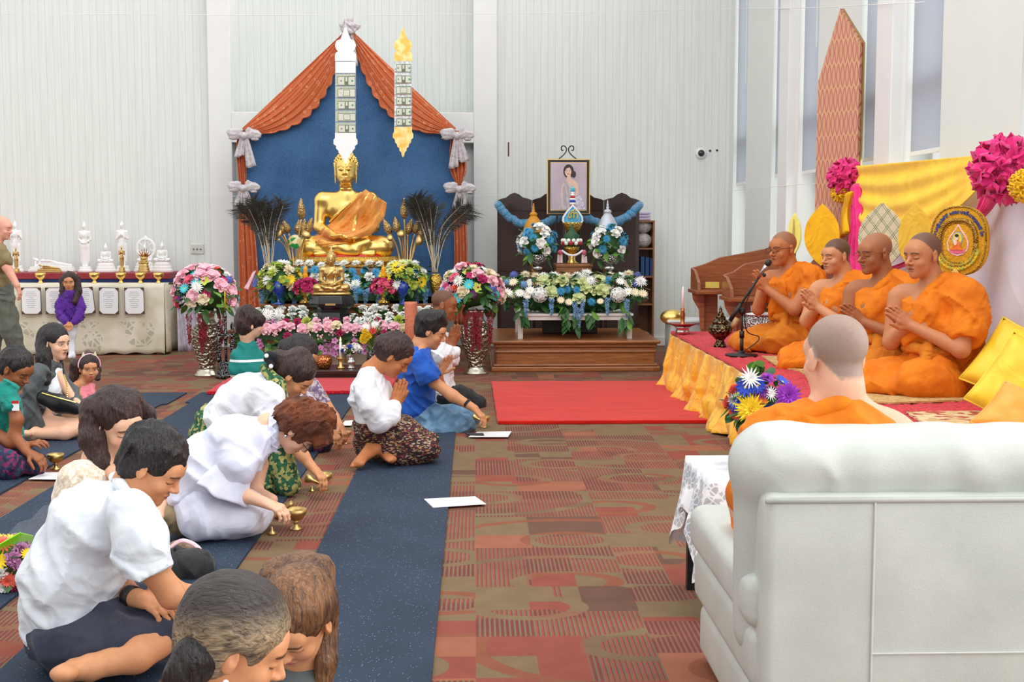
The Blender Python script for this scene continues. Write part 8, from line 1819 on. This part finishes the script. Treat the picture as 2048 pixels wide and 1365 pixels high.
f.gar('polo_shirt', M_polo, [([(238, 1000, 0, 42), (195, 1050, 0, 84), (150, 1140, .02, 92), (138, 1215, .03, 84), (140, 1245, .03, 78)], 1.25), ([(255, 1025, -.16, 42), (268, 1050, -.2, 42)],), ([(200, 1040, .17, 40), (225, 1110, .16, 40)],)], fold(.006, 9, (.5, .1, .8), (.8, .2, -.3)), .0095); f.gar('sleeve', M_polo, [([(262, 1035, -.2, 43), (282, 1090, -.235, 47), (296, 1150, -.24, 50)],)], fold(.006, 9, (.5, .1, .8), (.8, .2, -.3)), .0095, cut=[((292, 1142, -.24), (.25, 0, -.97))]); f.gar('collar', M_polo, [([(228, 955, .05, 11), (240, 970, -.07, 11), (268, 1000, -.08, 10), (278, 1004, .02, 9), (240, 960, .07, 10)],)], None, .006, .015)
f.gar('shorts', M_navy2, [([(130, 1262, .02, 62), (220, 1258, -.02, 56), (320, 1255, -.03, 42)], 1.4), ([(140, 1285, -.12, 55), (240, 1290, -.18, 44), (325, 1275, -.1, 38)],), ([(180, 1215, .12, 45), (300, 1215, .2, 40)],)], fold(.008, 10, (.8, .3, .3)), .0095); f.hair(M_black_hair, [([(285, 890, 0, 28), (330, 885, 0, 24), (355, 900, 0, 12)], 1.6)], 1.04, face=(.082, .082, .098, -.045), wave=.005)
obj('watch', MB().tube([f.J((258, 1192, -.03)), f.J((268, 1196, -.05))], .036, 18), plain('black_rubber', rgb(22, 22, 24), .5), f.root, smooth=True)
# 8 woman in white ruffles
f = Fig('auburn curly-haired woman in a white dress with ruffled sleeves, bending to pour water', 5.8, 430); f.head(598, 858, 0, 82, -62, 1.0, skin='light', wrinkle=.4, lips=rgb(170, 90, 84)); f.neck((535, 852, 0)); f.arm([(470, 895, -.15), (458, 965, -.2), (490, 992, -.22), (530, 1006, -.24)], [.036, .04, .034, .024]); f.hand((528, 1006, -.24), (566, 1020, -.26), (0, .2, -1), 1, .98, curl=.6); f.arm([(520, 930, .12), (510, 985, .08), (545, 1000, .0)], [.04, .034, .026]); f.skin()
f.gar('dress_top', M_lav, [([(535, 868, 0, 30), (480, 890, 0, 58), (425, 935, 0, 66), (392, 985, 0, 60)], 1.2), ([(490, 885, -.14, 40), (474, 930, -.2, 36), (466, 958, -.2, 33)],)], fold(.007, 8, (.6, .2, .8), (.7, 0, -.7)))
R_ = f.R; fr_ = MB(); e0_, e1_ = Vector(f.J((470, 938, -.2))), Vector(f.J((446, 985, -.2)))
def ruff(u, v): 
    ax = (e1_-e0_).normalized(); sx = ax.cross(Vector((0, 1, 0))).normalized(); sy = ax.cross(sx); a = u*2*math.pi; r = lerp(.078, .125, v)*(1+.05*v*math.sin(a*8)+.03*math.sin(a*3)); return e0_.lerp(e1_, v)+sx*(r*math.cos(a))+sy*(r*math.sin(a))*.9+ax*.006*math.sin(a*5)*v
fr_.grid(ruff, 90, 12); obj('ruffled_cuff', fr_, M_lav, f.root, smooth=True, solid=.004); fr2 = MB(); c0 = Vector(f.J((550, 858, 0)))
fr2.grid(lambda u, v: c0+Vector((-.02+.010*math.sin(u*88)*v+.03*v, -.075*math.cos(u*2*math.pi)*(1+.2*v), .085*math.sin(u*2*math.pi)*(1+.2*v)-.01)), 168, 4); obj('neck_ruffle', fr2, M_lav, f.root, smooth=True, solid=.003)
f.gar('skirt', M_lav, [([(392, 985, 0, 52), (420, 1020, -.02, 52), (480, 1026, -.02, 44), (505, 1030, 0, 40)], 1.35), ([(375, 990, .05, 34), (405, 1040, -.2, 34), (500, 1045, -.18, 26)],), ([(420, 1020, -.06, 50), (480, 1034, -.06, 40)], 1.3)], fold(.006, 7, (.2, .2, 1), (1, 0, -.3)), .010, .05, cut=[((400, 1074, 0), (0, 0, -1))]); f.gar('trouser_leg', M_khak, [([(385, 1045, -.08, 22), (350, 1038, -.12, 22), (325, 1034, -.14, 19)],)], fold(.006, 12))
g = Fig.foot; f2 = Field(); foot(f2, f.J((328, 1030, -.13)), (-.2, 0, .8), f.J((306, 1040, -.25)), .95, toes=False); sdf_obj('bare_foot', f2, .006, plain('foot_skin', SK['light'], .5), f.root)
f.hair(M_auburn, [([(600, 835, 0, 34), (635, 840, 0, 30), (640, 870, 0, 22)], 1.4), ([(585, 822, 0, 24), (560, 828, 0, 12)], 1.4)], 1.1, wave=.008); f.glasses(M_gls); obj('earring', MB().ball(hp(f.hd[0], f.hd[1], f.hd[2], (.086, .0, -.045)), .008), M_silver, f.root)
# 9 woman with green sash
f = Fig('woman in a white blouse with a green brocade sash and a black hair clip', 6.75, 500); f.head(590, 752, 0, 78, -46, 1.0, skin='mid', lips=rgb(180, 90, 90)); f.neck((552, 770, 0)); f.arm([(540, 800, -.15), (560, 870, -.2), (606, 912, -.2), (628, 940, -.22)], [.034, .036, .032, .023]); f.hand((626, 936, -.22), (650, 962, -.24), (-.4, .2, -1), 1, .95, curl=.6); f.skin()
f.gar('blouse', M_white, [([(548, 778, 0, 32), (500, 800, 0, 52), (455, 835, 0, 46)], 1.2), ([(535, 795, -.15, 34), (540, 835, -.19, 26)],)], fold(.006, 9)); f.gar('sash', M_green, [([(530, 738, -.04, 11), (556, 770, -.11, 13), (566, 815, -.13, 13), (560, 870, -.12, 16), (565, 930, -.13, 24), (575, 970, -.15, 24)],)], None, .008); f.gar('skirt', M_green, [([(430, 850, .05, 40), (420, 900, .05, 50)], 1.3), ([(450, 930, 0, 52), (520, 945, 0, 50), (565, 958, 0, 36)], 1.3)], fold(.008, 9), cut=[((500, 1000, 0), (0, 0, -1))])
f.hair(M_dark_hair, [([(560, 722, 0, 22), (545, 735, 0, 14)],), ([(600, 718, 0, 24), (612, 745, -.05, 14)], 1.2)], 1.06); hc = Field()
for q in ((535, 718), (541, 728), (548, 712), (538, 709)): hc.ell(f.J((*q, -.07)), (.022, .02, .022), None, .01)
sdf_obj('hair_clip', hc, .006, M_blk, f.root)
for q in ((533, 712, -.10), (542, 733, -.10)): obj('clip_bead', MB().ball(f.J(q), .012), M_earr, f.root, smooth=True)
# 10 woman behind
f = Fig('woman in a lilac patterned blouse mostly hidden behind the woman with the green sash', 8.0, 600); f.head(602, 712, 0, 70, -34, 1.0, skin='mid'); f.neck((580, 750, 0)); f.arm([(600, 790, -.16), (634, 830, -.2), (660, 862, -.22)], [.042, .034, .024]); f.hand((658, 860, -.22), (674, 878, -.24), (0, .2, -1), 1, .95, curl=.55); f.arm([(640, 790, .1), (668, 835, .0), (680, 852, -.1)], [.04, .034, .024]); f.hand((678, 850, -.1), (690, 868, -.12), (-.6, .2, -1), -1, .9, curl=.6); f.skin()
f.gar('blouse', M_lil, [([(580, 765, 0, 28), (575, 800, 0, 38), (570, 850, 0, 42)], 1.2), ([(600, 785, -.15, 17), (622, 815, -.18, 14)],), ([(622, 775, .08, 15), (648, 805, .05, 12)],)], fold(.006)); f.gar('skirt', M_flor, [([(575, 875, 0, 40), (640, 885, 0, 24)], 1.3)], fold(.006)); f.hair(M_black_hair, [([(578, 698, 0, 22), (568, 720, 0, 16)],)], 1.07)
# 11 boy
f = Fig('small dark-haired boy in a teal striped shirt seen from behind', 9.5, 497); f.head(500, 650, 0, 112, -2, .95, skin='light', eyes='open', child=True); f.neck((494, 690, 0), .045); f.arm([(472, 740, -.05), (470, 780, -.05)], [.03, .025]); f.arm([(520, 740, .02), (522, 780, -.05)], [.03, .025]); f.skin(.008)
f.gar('striped_shirt', M_tealst, [([(494, 697, 0, 19), (495, 735, 0, 27), (495, 785, 0, 27)], .85), ([(475, 712, -.02, 12), (470, 738, -.03, 12)],), ([(516, 712, .02, 12), (522, 738, .02, 12)],)], fold(.004, 12)); f.gar('shorts', M_navy2, [([(487, 800, 0, 16), (487, 835, 0, 13)],), ([(503, 800, 0, 16), (503, 835, 0, 13)],)]); f.hair(M_dark_hair, [([(492, 628, 0, 18), (515, 640, 0, 14)], 1.3)], 1.08, face=(.08, .082, .09, -.04), wave=.004)
# 12 praying woman
f = Fig('woman kneeling in prayer in a white blouse and dark patterned skirt', 7.55, 790); f.head(789, 712, 0, 80, -42, 1.05, skin='tan', wrinkle=.4, lips=rgb(160, 84, 76)); f.neck((742, 742, 0)); f.arm([(735, 775, -.15), (762, 845, -.19), (790, 806, -.12)], [.034, .036, .026]); f.ps = -1; f.pray((790, 808, -.06), (808, 750, -.06), (.45, -.9, 0), sc=1.0); f.foot((752, 898, -.12), (744, 890, -.10), (712, 934, -.30), 1.0); f.foot((764, 905, 0), (755, 900, 0), (786, 922, -.25), .9); f.arm([(800, 890, -.05), (752, 898, -.12)], [.05, .036]); f.skin()
f.gar('blouse', M_white, [([(738, 755, 0, 25), (740, 795, 0, 37), (752, 835, 0, 44)], 1.25), ([(732, 772, -.16, 22), (742, 815, -.2, 23), (760, 846, -.2, 20)],), ([(760, 846, -.2, 20), (776, 828, -.17, 19), (788, 812, -.13, 14)],), ([(760, 780, .1, 22), (790, 840, .1, 18)],)], fold(.006, 10)); f.gar('skirt', M_ikat, [([(752, 858, .02, 44), (800, 872, 0, 38), (850, 890, 0, 27)], 1.35), ([(735, 885, .05, 28), (800, 900, -.1, 26), (852, 902, -.08, 22)],)], fold(.007, 9, (.4, .2, .9)), cut=[((800, 928, 0), (0, 0, -1))]); f.hair(M_dark_hair, [([(770, 690, 0, 22), (800, 690, 0, 20)], 1.3)], 1.05)
# 13 man in blue
f = Fig('man in a bright blue t-shirt and jeans pouring water beside the red rug', 8.9, 840); f.head(862, 662, 0, 82, -24, 1.06, skin='mid'); f.neck((842, 690, 0), .058); f.arm([(845, 722, -.18), (868, 765, -.22), (905, 792, -.26), (950, 818, -.3)], [.035, .040, .042, .026]); f.hand((948, 818, -.3), (968, 836, -.32), (-.3, .2, -1), 1, 1.0, curl=.6); f.arm([(860, 740, .15), (880, 770, .1), (878, 748, .02)], [.045, .038, .026]); f.hand((878, 748, .02), (898, 714, .0), (.6, -.8, 0), 1, 1.0, curl=.05); f.skin()
f.gar('t_shirt', M_bluet, [([(840, 708, 0, 22), (835, 745, 0, 34), (832, 812, 0, 35)], 1.3), ([(842, 720, -.18, 21), (848, 732, -.2, 21)],)], fold(.006, 10)); f.gar('sleeve', M_bluet, [([(842, 720, -.18, 21), (856, 750, -.22, 22), (864, 768, -.22, 24)],)], fold(.005, 10), cut=[((864, 760, -.22), (.5, 0, -.86))]); f.gar('jeans', M_jean, [([(832, 832, 0, 34), (880, 840, -.1, 24), (926, 850, -.12, 21)], 1.2), ([(926, 852, -.12, 19), (880, 868, -.2, 17), (835, 870, -.2, 16)],), ([(850, 830, .15, 24), (942, 838, .2, 19)],)], fold(.007, 10)); f.hair(M_black_hair, [([(850, 638, 0, 18), (878, 636, 0, 15), (888, 645, 0, 7)], 1.5)], 1.05, face=(.082, .082, .098, -.045)); obj('bracelet', MB().tube([f.J((932, 806, -.285)), f.J((936, 809, -.29))], .034, 16), M_blk, f.root)
# 14 man in white jacket
f = Fig('shaven-headed man in a white jacket praying behind the man in blue', 10.0, 885); f.head(888, 611, 0, 84, -10, 1.05, skin='dark', stub=(rgb(76, 56, 48), .075, .7, 1.0)); f.neck((868, 645, 0)); f.ps = -1; f.pray((903, 686, -.08), (916, 640, -.1), (.4, -.9, 0), sc=1.0); f.arm([(905, 706, -.12), (903, 684, -.08)], [.03, .026]); f.skin()
f.gar('white_jacket', M_white, [([(866, 665, 0, 20), (868, 705, 0, 30), (878, 775, 0, 33)], 1.2), ([(868, 670, -.15, 16), (884, 712, -.18, 15), (908, 704, -.12, 12)],), ([(890, 680, .1, 15), (905, 720, .1, 13)],)], fold(.006, 10)); f.gar('trousers', M_blk, [([(888, 790, 0, 27), (925, 796, 0, 21), (955, 808, -.02, 15)], 1.4), ([(955, 812, -.02, 13), (900, 820, .05, 14)],)], fold(.005))
# 20/21 foreground women
f = Fig('woman with highlighted hair tied in a low dark bun at the bottom photo edge', 2.5, 440, loc=(S(440)*2.5, 2.5, 0)); f.head(470, 1290, 0, 98, -24, 1.06, skin='mid', lips=rgb(200, 100, 100)); f.neck((430, 1430, 0)); f.skin(.012); f.gar('denim_shirt', fabric('light_denim', rgb(140, 176, 206), rgb(120, 158, 190), 12), [([(420, 1460, 0, 80), (390, 1560, 0, 150), (380, 1800, .05, 170), (400, 2000, .1, 180)], 1.2)], None, .012)
f.hair(M_blnd, [([(448, 1244, 0, 82), (412, 1290, 0, 58)], 1.2)], 1.1, wave=.0014); f.hair(M_black_hair, [([(392, 1312, -.07, 46), (372, 1345, -.07, 44)],)], .01, name='hair_bun', crown=(0, -.1, .02), rr=(.03, .03, .03)); c, Rm, sc = f.hd
for z in (-.045, -.058): obj('earring', MB().ball(hp(c, Rm, sc, (.088, .002+(z+.05)*.6, z)), .007), M_earr, f.root, smooth=True)
f = Fig('woman with long warm brown hair looking down at the bottom photo edge', 3.0, 590, loc=(S(590)*3.0, 3.0, 0)); f.head(596, 1238, 0, -24, -40, 1.0, r=10, skin='mid', lips=rgb(190, 96, 100), blush=.2); f.neck((600, 1345, .07)); f.skin(.012); f.gar('grey_top', M_gry, [([(590, 1380, .06, 75), (590, 1500, .05, 130), (590, 1750, .05, 150)], 1.1)], None, .012)
f.hair(M_brnh, [([(560, 1160, .10, 44), (530, 1220, .12, 30)],), ([(628, 1150, .08, 44), (652, 1220, .05, 22), (652, 1320, .02, 22), (635, 1420, .02, 20)],), ([(600, 1165, .11, 62), (612, 1300, .12, 56)],)], 1.04, wave=.0018)
# ================================================================ small things on the floor
wb_ = None
def pour(px, py, Yd, k, label, vlab, tilt=.9, vpx=None, cap=None):
    global wb_
    c = G(px, py); 
    if wb_ is None: o = thing('water_bowl', label, 'bowl', c, 'golden water bowls on the floor'); obj('bowl', MB().lathe([(.012, .045), (.035, .055), (.052, .08), (.056, .105), (.052, .106), (.046, .08), (.01, .06)], n=28), M_gold2, o, local=True, smooth=True); obj('foot', MB().lathe([(.030, 0), (.028, .008), (.012, .02), (.011, .035), (.016, .047)], n=22), M_gold2, o, local=True, smooth=True); wb_ = o; c0 = c
    else: o = dup(wb_, c, label=label)
    o.scale = (k,)*3; v = D(vpx[0], vpx[1], c.y-.03); q = thing('water_vessel', vlab, 'vessel', v, 'small golden pouring vessels'); Mq = Matrix.Rotation(tilt, 4, 'Y') @ Matrix.Rotation(.35, 4, 'X')
    obj('vessel_body', MB().lathe([(.022*k, -.05*k), (.030*k, -.045*k), (.024*k, -.02*k), (.012*k, 0), (.010*k, .04*k), (.014*k, .075*k)], n=20, M=Mq), M_gold2, q, local=True, smooth=True)
pour(592, 1060, 0, .95, 'golden bowl receiving water before the woman in ruffles', 'golden vessel held by the woman in ruffles', .9, (564, 1022)); pour(648, 980, 0, .86, 'golden bowl before the woman with the green sash', 'golden vessel held by the woman with the green sash', 1.9, (626, 962)); pour(690, 888, 0, .8, 'golden bowl left of the praying woman', 'golden vessel in the hands of the woman in lilac', .4, (668, 876)); pour(968, 856, 0, .78, 'golden bowl beside the bright red rug', 'golden vessel held by the man in blue', 2.0, (955, 838)); pour(112, 940, 0, .9, 'golden bowl at the left before the woman in teal', 'golden vessel held by the woman in teal', 1.2, (70, 926))
for px, py, s_, lb in ((544, 1070, 1, 'tiny golden lid lying on the carpet left of the nearest water bowl'), (624, 984, .8, 'tiny golden lid beside the second nearest water bowl')): c = G(px, py); tag(obj('vessel_lid', MB().lathe([(.022*s_, 0), (.018*s_, .012*s_), (.006*s_, .02*s_), (.007*s_, .028*s_), (.001, .04*s_)], c=tuple(c), n=16), M_gold2, smooth=True), lb, 'lid', 'tiny golden vessel lids')
def paper(poly, label, lines=7):
    P = [G(a, b, .016) for a, b in poly]; o = obj('printed_sheet', MB().prism([(p.x, p.y) for p in P], lambda u, v, w: (u, v, .0125+w), .003), M_paper); tag(o, label, 'paper'); mb = MB(); a, b, c, d = P
    for i in range(lines): v0 = (i+1)/(lines+1); l = a.lerp(d, v0).lerp(b.lerp(c, v0), .12); r = a.lerp(d, v0).lerp(b.lerp(c, v0), .85-.1*(i % 3)); e = (d-a)*.012; mb.add([l+Vector((0, 0, .0006)), r+Vector((0, 0, .0006)), r+e+Vector((0, 0, .0006)), l+e+Vector((0, 0, .0006))], [(0, 1, 2, 3)])
    obj('printed_lines', mb, M_ink, o)
paper([(848, 998), (950, 993), (972, 1008), (866, 1015)], 'white printed sheet on the navy mat edge in the centre'); paper([(955, 864), (1023, 863), (1016, 874), (937, 874)], 'white printed sheet with a phone on it beside the man in blue'); paper([(690, 842), (706, 841), (703, 851), (682, 851)], 'small white sheet between two mats left of the praying woman', 3); paper([(90, 945), (150, 945), (150, 959), (57, 958)], 'white printed sheet before the golden bowl of the woman in teal')
a, b, c, d = [G(*q, .02) for q in ((930, 867), (966, 868), (968, 871), (934, 870.5))]; tag(obj('phone', MB().prism([(p.x, p.y) for p in (a, b, c, d)], lambda u, v, w: (u, v, .0165+w), .008), M_darkdot), 'black phone lying on a printed sheet beside the man in blue', 'phone')
b = G(370, 1150); hb = thing('handbag', 'brown patterned handbag with pink straps beside the man in the polo', 'bag', (b.x, 5.2, 0)); p0 = D(365, 1115, 5.2)
F = Field(); F.ell((p0.x, 5.2, p0.z), (.09, .06, .075), None, .02); F.cap((p0.x-.06, 5.2, p0.z-.05), (p0.x+.06, 5.2, p0.z-.05), .05, None, .03); sdf_obj('bag_body', F, .008, pattern('brown_monogram_canvas', [rgb(150, 128, 104), rgb(132, 110, 88), rgb(160, 140, 118)], 60), hb)
for o_ in (0, .05): obj('pink_strap', MB().tube(spline([tuple(D(335, 1100, 5.15+o_)), tuple(D(365, 1082, 5.15+o_)), tuple(D(398, 1098, 5.15+o_)), tuple(D(405, 1130, 5.15+o_)), tuple(D(392, 1150, 5.15+o_))], 7), .010, 8, flat=.5), FM('pink'), hb, smooth=True)
# wrapped bouquet at the left edge
c = D(30, 1130, 4.9); o = thing('wrapped_bouquet', 'cellophane-wrapped bouquet of mixed flowers at the left photo edge', 'bouquet', (c.x-.05, 4.9, .02)); bouquet(o, (c.x-.04, 4.9, c.z-.02), (.13, .10, .13), [('mum', 'coral', .045, 4), ('carnation', 'lilac', .035, 3), ('daisy', 'yellow', .035, 2), ('carnation', 'white', .03, 2), ('rose', 'magenta', .03, 1)], 40, 5, 40, .06, -.6)
q = [D(a, b, Y) for a, b, Y in ((-20, 1100, 4.8), (40, 1066, 4.85), (66, 1072, 4.95), (62, 1100, 5.0), (20, 1118, 4.9), (-20, 1150, 4.9))]
mb = MB(); mb.add([tuple(p) for p in q], [(0, 1, 2, 3, 4, 5)]); obj('lime_paper', mb, plain('lime_tissue', rgb(140, 226, 20), .5), o, solid=.004); mb = MB(); mb.grid(lambda u, v: Vector(c)+Vector((-.16+.30*u, .02-.06*math.sin(u*3), .02+.22*v*(u*.9+.1)+.01*math.sin(u*22))), 14, 4); obj('cellophane', mb, plain('clear_cellophane', rgb(236, 240, 244), .1, alpha=.10, coat=.5), o, smooth=True)
